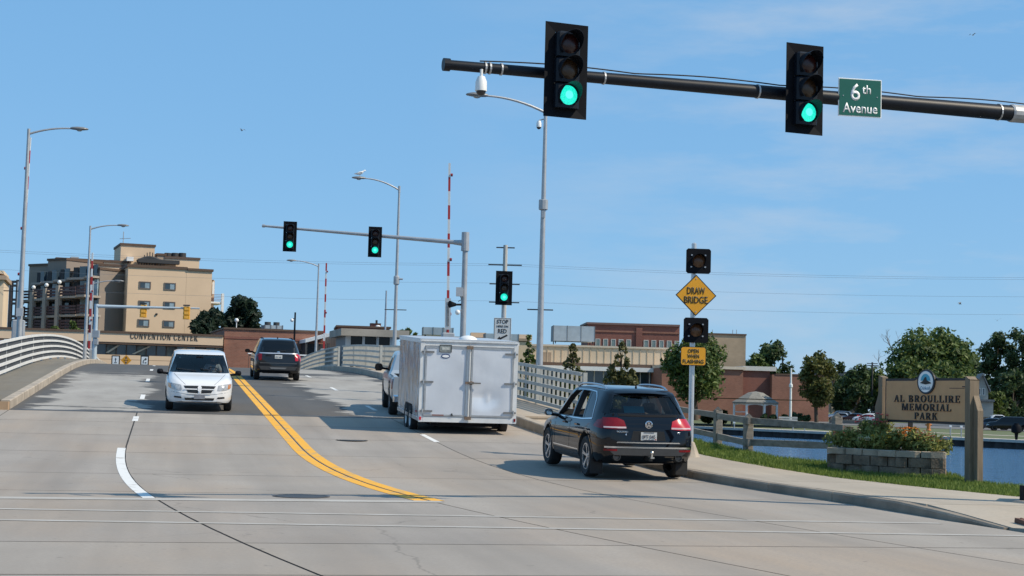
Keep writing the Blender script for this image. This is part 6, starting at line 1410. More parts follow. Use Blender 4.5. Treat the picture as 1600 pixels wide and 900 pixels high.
ov1 = G().prism(ell(ew * 1.02, eh), sp(cx_, cz_, .012), us, vz, ns * .02).build('crest', LETTERB, ps, world=True)
G().prism(ell(ew * .90, eh * .90), sp(cx_, cz_, .032), us, vz, ns * .004).build('crest_rim', mat('crest_blue', (.03, .08, .15), .5), ov1, world=True)
G().prism(ell(ew * .84, eh * .84), sp(cx_, cz_, .036), us, vz, ns * .004).build('crest_field', LETTERW, ov1, world=True)
G().prism([(ew * .55 * cos(a), eh * (.08 + .55 * sin(a))) for a in np.linspace(0, pi, 14)], sp(cx_, cz_, .040), us, vz, ns * .003).build('crest_sky', mat('crest_teal', (.06, .36, .50), .5), ov1, world=True)
G().prism([(-.62 * ew, -.10 * eh), (-.30 * ew, .06 * eh), (-.08 * ew, .34 * eh), (.10 * ew, .40 * eh), (.16 * ew, .12 * eh), (.60 * ew, -.06 * eh), (.66 * ew, -.14 * eh), (0, -.22 * eh)], sp(cx_, cz_, .043), us, vz, ns * .003).build('crest_wave', LETTERB, ov1, world=True)
text('Oshkosh', .07, sp(cx_, cz_ - eh * .50, .041), us, vz, mat('crest_ink', (.10, .22, .34), .5), ps, wide=ew * 1.15, world=True, depth=.003)
g = G(); g.obox(sp(Rw - .62, zt_ - .20, .011), us * .50, ns * .002, vz * .012); g.obox(sp(Rw - .20, zt_ - .175, .011), us * .14, ns * .003, vz * .02); g.build('scratches', LETTERB, ps, world=True)
# posts, each with a stepped shoulder board in front
for a, top, foot, k in ((0, tl2.z + .02, .0, 0), (SW_, tr2.z + .03, sB.z - .4, 1)):
    c = sp(a, 0, -.03); wd = .26
    x0, x1 = (-.08, .07) if k == 0 else (-.10, .06); dp_ = .13 if k == 0 else .20
    g = G(); o = sp(a + x0, foot, -.10); g.obox(o, us * (x1 - x0), ns * dp_, vz * (top - foot - .04)); po = g.build('post', POSTW, ps, world=True)
    g = G().prism([(x0, 0), (x1, 0), (x1, .03 if k == 0 else -.02), (x0 + .03, .06), (x0, .05)], sp(a, top - .042, -.10), us, vz, ns * dp_); g.build('post_top', POSTW, po, world=True)
    s0_, s1_ = (-.22, -.083) if k == 0 else (.063, .20)
    sh = top - .62
    poly = [(s0_, foot), (s1_, foot), (s1_, sh + (.0 if k == 1 else .20)), (s0_ , sh + (.20 if k == 1 else 0))]
    if k == 1: poly = [(s0_, foot), (s1_, foot), (s1_, sh), (s1_ - .03, sh + .05), (s0_, sh + .28)]
    else: poly = [(s0_, foot), (s1_, foot), (s1_, sh + .28), (s0_ + .03, sh + .05), (s0_, sh)]
    G().prism(poly, sp(a, 0, -.095), us, vz, ns * .12).build('shoulder_board', POSTW, po, world=True)
pq = sp(SW_ * .24, 0, -.2); G().bbox((pq.x - .04, pq.y - .04, .0), (pq.x + .04, pq.y + .04, zb_ + .05)).build('centre_post', DKGREY, ps, world=True)

# ================================================================== buildings
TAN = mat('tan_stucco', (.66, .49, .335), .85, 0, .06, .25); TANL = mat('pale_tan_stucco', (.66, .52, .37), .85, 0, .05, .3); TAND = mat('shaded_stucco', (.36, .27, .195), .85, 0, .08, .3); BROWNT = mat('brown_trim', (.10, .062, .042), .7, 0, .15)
BRICK = brickmat('red_brick', (.27, .115, .075), (.22, .09, .06), (.25, .17, .13)); BRICKD = brickmat('dark_red_brick', (.22, .075, .055), (.18, .06, .045), (.22, .14, .11)); BRICKT = brickmat('tan_brick', (.42, .31, .20), (.38, .28, .18), (.40, .33, .25))
WGL = mat('window_glass', (.03, .05, .07), .06, 0, .3, .8, spec=.8); WGP = mat('window_pale', (.25, .33, .38), .15, 0, .25, 1.2); WFR = mat('window_frame', (.13, .11, .10), .6); WFW = mat('pale_frame', (.55, .54, .50), .5)
CONCB = mat('concrete_fascia', (.30, .275, .235), .85, 0, .2, .8)
class Face:
    """a facade plane; (a, z) on it from places in the photograph"""
    def __init__(s, px, Y, deg):
        s.P = at(px, 500, Y); s.P.z = 0; a = radians(deg); s.u = Vector((cos(a), sin(a), 0)); s.n = Vector((sin(a), -cos(a), 0))
    def az(s, px, py):
        v = ray(px, py); o = Vector((0, 0, CH)); q = o + v * ((s.P - o).dot(s.n) / v.dot(s.n)); return (q - s.P).dot(s.u), q.z
    def pt(s, a, z, n=0.): return s.P + s.u * a + s.n * n + Vector((0, 0, z))
    def slab(s, g, a0, a1, z0, z1, n0, n1): g.obox(s.pt(a0, z0, n0), s.u * (a1 - a0), s.n * (n1 - n0), Vector((0, 0, z1 - z0))); return g
    def part(s, name, m_, parent, a0, a1, z0, z1, n0, n1, **k): return s.slab(G(), a0, a1, z0, z1, n0, n1).build(name, m_, parent, world=True, **k)
    def px(s, name, m_, parent, x0, y0, x1, y1, n0, n1, **k):   # x0,y0 top-left  x1,y1 bottom-right in the photograph
        a0, z1 = s.az(x0, y0); a1, z0 = s.az(x1, y1); return s.part(name, m_, parent, a0, a1, z0, z1, n0, n1, **k)
def building(name, label, f, px, py=560, cat='building'):
    a, z = f.az(px, py); p = f.pt(a, 0); return thing(name, label, cat, p)
def window(f, parent, a0, a1, z0, z1, n=0., panes=2, fm=None, gm=None, fr=.09):
    g = G(); f.slab(g, a0, a1, z0, z0 + fr, n - .02, n + .08); f.slab(g, a0, a1, z1 - fr, z1, n - .02, n + .08); f.slab(g, a0, a0 + fr, z0 + fr, z1 - fr, n - .02, n + .078); f.slab(g, a1 - fr, a1, z0 + fr, z1 - fr, n - .02, n + .078)
    w_ = g.build('window', fm or WFR, parent, world=True); k = (a1 - a0 - 2 * fr) / panes
    for i in range(panes): f.part('pane', gm[i % len(gm)] if isinstance(gm, list) else (gm or WGL), w_, a0 + fr + i * k + .02, a0 + fr + (i + 1) * k - .02, z0 + fr, z1 - fr, n + .01, n + .035)
    return w_
# convention centre ---------------------------------------------------
CF = Face(60, 158, 16); cv = building('convention_center', 'long low tan building across the street lettered CONVENTION CENTER', CF, 200)
aL, _ = CF.az(-60, 540); aR, _ = CF.az(352, 545); _, zt = CF.az(250, 521.5); _, zf = CF.az(250, 540); _, zg = CF.az(250, 557.5)
zt = CF.az(250, 520)[1]; zf = CF.az(250, 537)[1]; zg = CF.az(250, 556.5)[1]
CF.part('lower_wall', TAN, cv, aL, aR, 0, zg, -12, 0); CF.part('fascia', TAN, cv, aL, aR - .3, zf, zt - .2, -12, .55); CF.part('coping', BROWNT, cv, aL, aR - .28, zt - .2, zt, -12, .65); CF.part('fascia_edge', BROWNT, cv, aL, aR - .31, zf - .22, zf - .002, -.2, .5)
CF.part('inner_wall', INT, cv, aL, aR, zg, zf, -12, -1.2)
n = 14; k = (aR - aL) / 26
for i in range(26):
    a0 = aL + i * k; CF.part('pane', [WGL, WGL, mat('window_curtain', (.13, .125, .10), .3, 0, .9, .9)][i % 3], cv, a0 + .06, a0 + k - .06, zg + .02, zf - .24, -.35, -.3); CF.part('mullion', BROWNT, cv, a0 - .06, a0 + .06, zg, zf - .23, -.4, -.2)
for p0, p1 in (((165, 551), (183, 537)), ((206, 553), (232, 535)), ((268, 555), (288, 541)), ((318, 557), (338, 543))):
    (a0, z0), (a1, z1) = CF.az(*p0), CF.az(*p1); z0 = max(z0, zg + .05); z1 = min(z1, zf - .3); g = G(); g.obox(CF.pt(a0, z0, -.28), CF.pt(a1, z1, -.28) - CF.pt(a0, z0, -.28), CF.u * .3, CF.n * .2); g.build('brace', TANL, cv, world=True)
(a0, z0), (a1, z1) = CF.az(203, 525), CF.az(308.5, 528.5); serif_line('CONVENTION CENTER', .62, a1 - a0, CF.pt((a0 + a1) / 2, (z0 + z1) / 2 + .03, .56), CF.u, (0, 0, 1), mat('bronze_letter', (.06, .04, .03), .5, .3), cv, .025, True)
for px in (232, 283, 330): a_, _ = CF.az(px, 560); CF.part('wall_joint', mat('joint_shadow', (.30, .20, .13), .9), cv, a_, a_ + .05, 0, zg - .001, -.02, .004)
a_, zj = CF.az(250, 564); CF.part('wall_joint', MATS['joint_shadow'], cv, aL, aR - .01, zj, zj + .05, -.02, .004)
# three street signs on the far approach
for px, py, kind, lab in ((180.7, 563, 'up', 'white sign with a small black arrow, left of the yellow diamond'), (197, 563, 'd', 'yellow diamond double arrow sign in front of the tan wall'), (226, 563.5, 'curve', 'white sign with a curved black arrow, right of the yellow diamond')):
    p = at(px, py, 148); ss_, oo_ = SO(p.x, p.y); t = thing('road_sign', lab, 'road sign', (p.x, p.y, hz(ss_))); dz = p.z - t.location.z; M_ = Vector((0, 0, dz))
    G().cyl((0, .04, 0), (0, .04, dz + .3), .05, n=8).build('post', STEEL, t)
    if kind == 'd':
        h = .50; G().prism([(0, -h), (h, 0), (0, h), (-h, 0)], M_, (1, 0, 0), (0, 0, 1), (0, .03, 0)).build('plate', mat('sign_amber', (.72, .30, .01), .5), t)
        for s_ in (-1, 1): G().prism([(0, s_ * .34), (-.12, s_ * .17), (.12, s_ * .17)], M_ + Vector((0, -.004, 0)), (1, 0, 0), (0, 0, 1), (0, -.004, 0)).build('arrow', LETTERB, t)
        G().prism([(-.20, -.06), (.20, -.06), (.20, .06), (-.20, .06)], M_ + Vector((0, -.004, 0)), (1, 0, 0), (0, 0, 1), (0, -.004, 0)).build('bar', mat('sign_ink', (.30, .13, .01), .5), t)
    else:
        G().box(M_, (.78, .03, .92)).build('plate', LETTERB, t); G().box(M_ + Vector((0, -.02, 0)), (.58, .012, .72)).build('face', LETTERW, t)
        if kind == 'up': G().prism([(-.035, -.14), (.035, -.14), (.035, .08), (.10, .08), (0, .24), (-.10, .08), (-.035, .08)], M_ + Vector((0, -.03, 0)), (1, 0, 0), (0, 0, 1), (0, -.004, 0)).build('arrow', DKGREY, t); G().box(M_ + Vector((0, -.03, -.22)), (.26, .006, .07)).build('lettering', DKGREY, t)
        else:
            g = G(); P = [(-.16, -.26), (-.15, -.05), (-.06, .10), (.06, .17)]; Q = [(-.08, -.26), (-.08, -.08), (-.02, .03), (.08, .09)]
            for i in range(3): g.prism([P[i], Q[i], Q[i + 1], P[i + 1]], M_ + Vector((0, -.03, 0)), (1, 0, 0), (0, 0, 1), (0, -.004, 0))
            g.prism([(.04, .26), (.22, .16), (.08, .0)], M_ + Vector((0, -.03, 0)), (1, 0, 0), (0, 0, 1), (0, -.004, 0)); g.build('arrow', LETTERB, t)
            G().box(M_ + Vector((.10, -.03, -.2)), (.16, .006, .10)).build('lettering', DKGREY, t)
# brick block right of it ----------------------------------------------
BF = Face(360, 163, 16); bb = building('brick_building', 'low brown brick building right of the lettered tan building', BF, 420)
a0, z1 = BF.az(351, 513); a1, _ = BF.az(506, 522); zb1 = BF.az(430, 517)[1]
BF.part('wall', BRICK, bb, a0, a1, 0, zb1, -14, 0); BF.part('coping', BROWNT, bb, a0 - .1, a1 + .1, zb1, zb1 + .18, -14, .12); BF.part('brick_band', BRICKD, bb, a0, a1, zb1 - .95, zb1 - .72, -1, .05)
ar = BF.az(505, 525)[0]; g = G(); (q0, zq) = BF.az(468, 530); q1 = BF.az(506, 530)[0]
# lean-to entrance with sloping white roof
zl = BF.az(470, 537)[1]; zlr = BF.az(500, 527)[1]
g.add([BF.pt(q0, zl, 4), BF.pt(q1, zlr, 4), BF.pt(q1, zlr, 0.02), BF.pt(q0, zl, 0.02)] + [BF.pt(q0, zl + .35, 4.1), BF.pt(q1, zlr + .35, 4.1), BF.pt(q1, zlr + .35, 0.02), BF.pt(q0, zl + .35, 0.02)], [(0, 1, 2, 3), (4, 5, 6, 7), (0, 1, 5, 4), (1, 2, 6, 5), (2, 3, 7, 6), (3, 0, 4, 7)]); g.build('canopy', WHITEP, bb, world=True)
for f_ in (.05, .5, .95): a_ = q0 + (q1 - q0) * f_; BF.part('canopy_post', DKGREY, bb, a_ - .1, a_ + .1, 0, zl, 3.7, 3.9)
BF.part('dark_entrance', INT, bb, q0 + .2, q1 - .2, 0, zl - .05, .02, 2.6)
wl = thing('low_wall', 'low brick wall with a pale top rail behind the departing SUV', 'wall', BF.pt(q1, 0, 6)); a2, zw = BF.az(471, 556); a3, _ = BF.az(545, 560)
BF.part('wall', BRICK, wl, a2 - 6, a3, 0, zw - .12, 5, 5.4); BF.part('top_rail', WHITEP, wl, a2 - 6.1, a3, zw - .115, zw, 4.9, 5.5)
def roof_unit(f, label, x0, y0, x1, y1, n0=-6, n1=-2, legs=True, fans=2, m_=None):
    a0, z1 = f.az(x0, y0); a1, z0 = f.az(x1, y1); t = thing('roof_unit', label, 'air conditioner', f.pt((a0 + a1) / 2, z0, (n0 + n1) / 2)); lg = .35 if legs else 0
    f.part('casing', m_ or mat('hvac_steel', (.36, .42, .46), .45, .3, .12, .8), t, a0, a1, z0 + lg, z1, n0, n1); k = (a1 - a0) / 3
    for i in range(4): f.part('seam', mat('hvac_seam', (.12, .14, .16), .6), t, a0 + i * k - .05, a0 + i * k + .05, z0 + lg - .02, z1 + .03, n0, n1 + .04)
    for i in range(fans): c = f.pt(a0 + (i + .5) * (a1 - a0) / fans, z1, (n0 + n1) / 2); G().cyl(c, c + Vector((0, 0, .4)), min(.9, (a1 - a0) / fans * .36), n=14).build('fan_hood', DKGREY, t, world=True)
    if legs:
        for a_ in (a0 + .3, a1 - .4): f.part('leg', DKGREY, t, a_, a_ + .15, z0 - .1, z0 + lg, n1 - .4, n1 - .2); f.part('leg', DKGREY, t, a_, a_ + .15, z0 - .1, z0 + lg, n0 + .2, n0 + .4)
    return t
roof_unit(BF, 'grey cooling unit with two fans on the low brick roof', 424, 505, 452, 517, -8, -5)
gp_ = BF.pt(*BF.az(376, 514), -4); gt = thing('globe_lamp', 'white globe lamp standing on the low brick roof edge', 'lamp', gp_); G().cyl((0, 0, 0), (0, 0, .9), .05, n=8).build('stem', WHITEP, gt); G().sphere((0, 0, 1.05), .22, 12).build('globe', WHITEP, gt, smooth=60)
pp_ = at(459.5, 540, 150); sp_ = thing('dark_pole', 'thin black pole with a small lamp, in front of the brick wall', 'pole', (pp_.x, pp_.y, 2.)); ztop_ = at(461, 488, 150).z - 2.; G().cyl((0, 0, 0), (0, 0, ztop_), .11, .08, 8).build('pole', BLACKM, sp_); G().sphere((-.28, 0, ztop_ - .75), .17, 10).build('lamp', WHITEP, sp_, smooth=60); G().cyl((-.25, 0, ztop_ - .6), (0, 0, ztop_ - .6), .03, n=6).build('arm', BLACKM, sp_)
# bridge operator house -------------------------------------------------
OF = Face(560, 104, 14); oh = building('bridge_house', 'grey concrete bridge operator house with a band of dark windows', OF, 580)
a0, zo = OF.az(531, 511.5); a1, _ = OF.az(625, 516); zr = OF.az(575, 515)[1]; zs = OF.az(575, 526)[1]
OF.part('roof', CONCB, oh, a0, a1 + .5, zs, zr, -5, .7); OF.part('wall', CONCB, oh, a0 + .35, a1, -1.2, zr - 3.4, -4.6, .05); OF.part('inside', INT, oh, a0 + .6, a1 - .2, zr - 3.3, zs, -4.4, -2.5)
for px, w_ in ((543.5, .32), (567.5, .16), (589.5, .16), (611, .2)): a_, _ = OF.az(px, 540); OF.part('column', mat('pale_column', (.46, .47, .46), .6, 0, .1), oh, a_ - w_ / 2, a_ + w_ / 2, zr - 3.4, zs, -.3, .12)
for x0, x1 in ((546, 566.5), (568.7, 588.5), (590.5, 610)): p0, p1 = OF.az(x0, 540)[0], OF.az(x1, 540)[0]; OF.part('pane', mat('dark_window', (.005, .007, .009), .1, 0, .2, 1, spec=.25), oh, p0, p1, zr - 3.4, zs, -.12, -.06)
OF.part('side_wall', mat('blue_grey_panel', (.16, .18, .20), .6, 0, .1), oh, a0 + .4, a0 + .9, zr - 3.4, zs, -4.5, -.1)
OB = Face(560, 172, 8); ob = building('distant_brick_block', 'low brick block with a chimney behind the bridge operator house', OB, 570); a0, zq = OB.az(528, 511); a1, _ = OB.az(608, 517); OB.part('wall', BRICKD, ob, a0, a1, 0, zq, -8, 0); OB.part('coping', BROWNT, ob, a0 - .2, a1 + .2, zq, zq + .2, -8, .2)
OB.px('chimney', BRICKD, ob, 580, 505, 596, 514.5, -3, -1); OB.px('chimney_cap', BROWNT, ob, 579.5, 504.2, 596.5, 505.2, -3.1, -.9); p_ = OB.az(590, 504); G().cyl(OB.pt(p_[0], p_[1], -2), OB.pt(p_[0], p_[1] + .35, -2), .12, n=8).build('flue', DKGREY, ob, world=True)
p_ = OB.pt(*OB.az(591, 516), -.5); G().sphere(p_ + Vector((0, 0, .2)), .38, 10).build('dome', WHITEP, ob, world=True, smooth=60)
ap = at(601, 540, 150); an = thing('antenna_mast', 'thin grey mast just left of the lamp behind the trailer', 'antenna', (ap.x, ap.y, 3)); G().cyl((0, 0, 0), (0, 0, at(601, 454, 150).z - 3), .12, .07, 8).build('mast', mat('mast_blue', (.25, .30, .36), .6), an)
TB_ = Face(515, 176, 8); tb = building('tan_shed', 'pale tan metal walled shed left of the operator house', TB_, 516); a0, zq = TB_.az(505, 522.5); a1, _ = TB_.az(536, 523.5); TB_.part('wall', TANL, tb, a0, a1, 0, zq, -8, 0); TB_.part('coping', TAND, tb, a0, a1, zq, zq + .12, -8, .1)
for i in range(8): a_ = a0 + (a1 - a0) * i / 8; TB_.part('panel_rib', TANL, tb, a_, a_ + .08, 0, zq - .01, 0, .06)

# apartment block --------------------------------------------------------
AF = Face(199, 205, 20); ap_ = building('apartment_block', 'tan stucco apartment block with dark balconies on its shaded left wing', AF, 220)
zA_ = AF.az(260, 420)[1]; xL, _ = AF.az(199.5, 440); xK, _ = AF.az(291, 440); xR, _ = AF.az(331, 440)
AF.part('front_wall', TAN, ap_, xL, xK, 0, zA_, -24, 0); AF.part('coping', BROWNT, ap_, xL - .15, xK + .1, zA_, zA_ + .35, -24, .15)
zA2 = AF.az(311, 423.5)[1]; AF.part('side_wall', TAN, ap_, xK + .01, xR, 0, zA2, -24, .012); AF.part('coping', BROWNT, ap_, xK + .11, xR + .15, zA2, zA2 + .3, -24, .2)
for (x0, y0, x1, y1) in ((217.5, 439.5, 235.5, 452), (256.5, 441.5, 274.5, 454), (216.5, 469.3, 234.5, 482), (255.8, 471, 273.5, 483), (215, 498.5, 233, 511), (254.5, 500.5, 272.5, 512.3)):
    a0, z1 = AF.az(x0, y0); a1, z0 = AF.az(x1, y1); window(AF, ap_, a0, a1, z0, z1, 0, 2, WFR, [WGL, WGP], .13)
G().sphere(AF.pt(*AF.az(244.5, 491), .05), .16, 8).build('wall_lamp', DKGREY, ap_, world=True)
# recessed wall left of the front block
RF = Face(150, 214, 20); rA, _ = RF.az(148, 440); rB, _ = RF.az(201, 440); zR = RF.az(172, 416)[1]
RF.part('recessed_wall', TAN, ap_, rA, rB + 1, 0, zR, -20, 0); RF.part('coping', BROWNT, ap_, rA - .1, rB + 1, zR, zR + .3, -20, .12)
# roof structures
UF = Face(200, 216, 20)
def up(x0, y0, x1, y1, d, m_=TAN, cap=True):
    a0, z1 = UF.az(x0, y0); a1, z0 = UF.az(x1, y1); UF.part('roof_house', m_, ap_, a0, a1, z0 - 1.5, z1, -d, 0)
    if cap: UF.part('coping', BROWNT, ap_, a0 - .12, a1 + .12, z1, z1 + .3, -d - .1, .12)
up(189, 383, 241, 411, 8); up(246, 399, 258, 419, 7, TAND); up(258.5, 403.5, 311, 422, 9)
up(88.5, 405.5, 200, 423, 10, TAN)
g = G()
for i in range(9):
    a_, z_ = UF.az(215 + i * 4.2, 411 - 3 * sin(i / 8 * pi)); g.obox(UF.pt(a_, z_ - 2.5, .8), UF.u * .12, UF.n * .12, (0, 0, 2.5 + 1.2 * sin(i / 8 * pi)))
P = [UF.pt(*UF.az(213 + i * 4.2, 409.5 - 6 * sin(i / 9 * pi)), .8) for i in range(10)]; g.tube(P, .25, 6); g.obox(UF.pt(*UF.az(214, 411), .2), UF.u * 5.5, UF.n * 1.4, (0, 0, .5)); g.build('roof_pergola', DKGREY, ap_, world=True)
for i, x in enumerate((267, 278.5, 290)): p_ = UF.pt(*UF.az(x, 402.5), -3); G().cyl(p_ - Vector((0, 0, .2)), p_ + Vector((0, 0, .85)), .5, n=12).build('roof_vent', DKGREY, ap_, world=True)
UF.px('roof_box', STEELB, ap_, 112, 400, 124, 405.5, -3, -1); UF.px('roof_box', STEELB, ap_, 172, 405, 183, 409, -3, -1); UF.px('roof_box', WHITEP, ap_, 197, 402, 207, 409, .1, 1.2)
p_ = UF.pt(*UF.az(197.5, 383), -4); g = G(); g.cyl(p_, p_ + Vector((0, 0, 2.2)), .06, n=5); g.cyl(p_ + Vector((-.5, 0, 1.2)), p_ + Vector((1.0, 0, 1.3)), .04, n=5); g.build('antenna', STEELB, ap_, world=True)
# right hand balcony stack
for (y0, y1) in ((456, 470),):
    AF.px('side_balcony_slab', WHITEP, ap_, 331, 470.5, 351, 474.0, -6, -1); 
    for k in range(5): AF.px('side_balcony_rail', mat('rail_oxide', (.20, .055, .045), .6), ap_, 331, 459 + k * 2.4, 349, 460.3 + k * 2.4, -1.15, -1.0)
    AF.px('side_balcony_post', WHITEP, ap_, 348.5, 458, 351, 492, -1.3, -.9); AF.px('side_balcony_post', WHITEP, ap_, 334, 440, 336, 459, -1.3, -.9); AF.px('side_bay', TANL, ap_, 331, 437, 336, 500, -8, -1.4); AF.px('side_bay_cap', BROWNT, ap_, 330.5, 436, 337, 437.4, -8, -1.2)
# shaded wing with balconies
WF_ = Face(148, 204, -34); wL, _ = WF_.az(27, 440); wR = WF_.az(149, 440)[0]
WALLD = mat('shaded_wing_stucco', (.24, .20, .17), .85, 0, .06, .3); DARKR = mat('balcony_rail', (.07, .032, .032), .6, 0, .2)  # wing walls: the block's stucco darkened, shade put into the colour
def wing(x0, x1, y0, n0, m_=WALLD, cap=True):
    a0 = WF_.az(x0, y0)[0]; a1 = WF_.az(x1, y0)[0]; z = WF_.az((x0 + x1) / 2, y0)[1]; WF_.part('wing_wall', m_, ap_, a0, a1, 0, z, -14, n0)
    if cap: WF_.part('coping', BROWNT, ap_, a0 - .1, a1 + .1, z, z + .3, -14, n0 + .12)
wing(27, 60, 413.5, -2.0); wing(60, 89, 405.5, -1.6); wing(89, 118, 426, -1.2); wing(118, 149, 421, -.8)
for x0, y0, x1, y1 in ((62, 423.5, 71, 434), (71.5, 423.5, 79.5, 434)):
    a0, z1 = WF_.az(x0, y0); a1, z0 = WF_.az(x1, y1); window(WF_, ap_, a0, a1, z0, z1, -1.6, 1, WFR, WGP, .12)
WINGC = mat('shaded_wing_concrete', (.33, .285, .245), .8, 0, .1)  # columns and slabs darkened likewise to carry the wing's shade
bays = [(40, 50), (50, 66.5), (66.5, 86.5), (86.5, 106), (106, 134.5), (134.5, 149)]
def lin(x, a, b): return a + (b - a) * (x - 40) / 109
for fl, (yl, yr) in enumerate(((444, 430), (471, 461), (497, 491), (515, 515))):
    for i, (x0, x1) in enumerate(bays):
        y = lin((x0 + x1) / 2, yl, yr) + (0 if fl == 0 else 0); 
        if fl == 0 and i < 1: continue
        a0 = WF_.az(x0, y)[0]; a1 = WF_.az(x1, y)[0]; z = WF_.az((x0 + x1) / 2, y)[1]
        dpt = 1.7 if fl else .3
        WF_.part('balcony_slab', WINGC, ap_, a0 + .1, a1 - .1, z - .28, z, -1.0, dpt)
        if fl:
            for k in range(3): WF_.part('balcony_rail', DARKR, ap_, a0 + .12, a1 - .12, z + .15 + k * .38, z + .42 + k * .38, dpt - .08, dpt)
        hgt = 2.3
        q = (a1 - a0)
        WF_.part('balcony_door', WGP if fl and (i + fl) % 3 == 0 else WGL, ap_, a0 + q * .45, a0 + q * .80, z + .02, z + (2.1 if fl else 1.5), -1.0 if i < 3 else -.75, -.55); WF_.part('balcony_opening', INT, ap_, a0 + q * .10, a0 + q * .38, z + .02, z + (2.0 if fl else 1.4), -1.0 if i < 3 else -.75, -.6)
for x, yt in ((50, 480), (66.5, 455.5), (86.5, 452), (106.5, 447.5)):
    a_ = WF_.az(x, 480)[0]; zt_ = WF_.az(x, yt)[1]; WF_.part('balcony_column', WINGC, ap_, a_ - .28, a_ + .28, 0, zt_, 1.3, 1.95); G().sphere(WF_.pt(a_, zt_ + .42, 1.6), .27, 10).build('globe', WHITEP, ap_, world=True, smooth=60)
# open steel stair at the far left
g = G(); EF = Face(20, 208, -10)
for x in (15.5, 26): a_ = EF.az(x, 470)[0]; EF.slab(g, a_ - .2, a_ + .2, 0, EF.az(x, 440 if x < 20 else 437)[1], -.4, 0)
for y in (440, 446, 468, 474, 494, 500): a0, z = EF.az(15.5, y); a1, _ = EF.az(27, y); EF.slab(g, a0, a1, z - .15, z + .15, -.4, -.05)
g.build('stair_frame', mat('stair_bronze', (.10, .075, .07), .6), ap_, world=True)
LF = Face(-10, 190, 14); lt = building('corner_building', 'sliver of a pale stone building with a cornice at the left edge', LF, 0); a0, z1 = LF.az(-60, 428); a1, _ = LF.az(6.5, 430); LF.part('wall', TANL, lt, a0, a1, 0, z1 - .01, -10, 0); LF.part('cornice', TAND, lt, a0, a1 + .3, z1 - .5, z1, -10.2, .5); LF.px('parapet', TANL, lt, -60, 420, 5.8, 427.8, -10, .1)

# far bank buildings on the right ----------------------------------------
RG = Face(930, 262, 3); lb = building('tan_hall', 'long tan panelled hall with white gutter and dark window band across the water', RG, 960)
a0, zt = RG.az(800, 537.5); a1, _ = RG.az(1045, 545); zt = RG.az(930, 543)[1]; zb2 = RG.az(930, 570.5)[1]; zg2 = RG.az(930, 580)[1]
RG.part('upper_wall', TANL, lb, a0, a1, zb2, zt, -14, 0); RG.part('coping', mat('coping_pale', (.58, .50, .40), .7), lb, a0, a1, zt, zt + .3, -14, .2); k = (a1 - a0) / 22
for i in range(23): RG.part('panel_rib', mat('rib_tan', (.56, .43, .295), .8), lb, a0 + i * k - .06, a0 + i * k + .06, zb2 + .3, zt - .02, -.02, .07)
RG.part('brown_band', BROWNT, lb, a0, a1, zb2 - .25, zb2 + .28, -.2, .1); RG.part('gutter', WHITEP, lb, a0, a1, zg2 + .05, zb2 - .26, -.2, 1.1); RG.part('window_band', WGL, lb, a0, a1, BZ + 2.0, zg2 + .04, -1.0, -.5); RG.part('base_wall', BRICK, lb, a0, a1, BZ, BZ + 2.0, -1.2, -.3)
for i in range(18): q_ = a0 + i * (a1 - a0) / 17; RG.part('mullion', WFW, lb, q_ - .08, q_ + .08, BZ + 2.0, zg2 + .04, -.6, -.35)
RG.part('transom', WFW, lb, a0, a1, (BZ + 2 + zg2) / 2 + .2, (BZ + 2 + zg2) / 2 + .36, -.62, -.38)
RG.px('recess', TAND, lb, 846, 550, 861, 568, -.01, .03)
HF = Face(930, 280, 3); ub = building('red_brick_hall', 'dark red brick upper hall with a row of narrow windows behind the tan hall', HF, 980)
a0, z1 = HF.az(919, 506.5); a1, _ = HF.az(1062, 512); HF.part('wall', BRICKD, ub, a0, a1, 0, z1, -12, 0); HF.part('coping', mat('coping_brown', (.16, .10, .09), .7), ub, a0 - .3, a1, z1, z1 + .35, -12, .3); zz_ = HF.az(990, 520)[1]; HF.part('brick_band', BRICK, ub, a0, a1, zz_, zz_ + .3, -.2, .12)
for i in range(11):
    x = 930.5 + i * 12.05 + (3 if i > 4 else 0); w0, t0_ = HF.az(x, 529 + i * .35); w1, b0_ = HF.az(x + 7.2, 545 + i * .35); window(HF, ub, w0, w1, b0_, t0_, .0, 1, WFW, mat('window_green', (.18, .24, .23), .15, 0, .2, 1), .12)
HF.px('brick_pier', BRICKD, ub, 994, 512, 1003, 545, 0, .25)
BK = Face(1100, 276, 3); bk = building('tan_brick_tower', 'square tan brick tower rising behind the round green tree', BK, 1145); a0, z1 = BK.az(1105, 522.5); a1, _ = BK.az(1165.5, 524.5); BK.part('wall', BRICKT, bk, a0, a1, 0, z1, -9, 0); BK.part('coping', BROWNT, bk, a0 - .1, a1 + .1, z1, z1 + .25, -9, .15)
g = G()
for x in (1150, 1156, 1118): p_ = BK.pt(*BK.az(x, 523), -3); g.cyl(p_, p_ + Vector((0, 0, 1.0)), .06, n=5)
g.build('roof_antenna', STEELB, bk, world=True)
GB = Face(1000, 254, 6); br = building('long_brick_building', 'long brown brick building behind the gazebo across the water', GB, 1200)
a0, _ = GB.az(1034, 600); a1, _ = GB.az(1161, 600); z1 = GB.az(1100, 576)[1]; GB.part('wall', BRICK, br, a0, a1, BZ, z1, -14, 0); GB.part('coping', mat('coping_pale', (.5, .45, .4)), br, a0, a1 + .3, z1, z1 + .45, -14, .35)
a2, _ = GB.az(1207, 600); z2 = GB.az(1185, 579)[1]; GB.part('wall', BRICKD, br, a1, a2, BZ, z2, -14, -1.6); GB.part('coping', WFW, br, a1 + .31, GB.az(1216, 600)[0], z2, z2 + .7, -14, -1.2)
a3, _ = GB.az(1296, 600); z3 = GB.az(1250, 586.5)[1]; GB.part('wall', BRICK, br, a2, a3, BZ, z3, -14, -.3); GB.part('coping', BROWNT, br, a2 + .6, a3, z3, z3 + .2, -14, -.2)
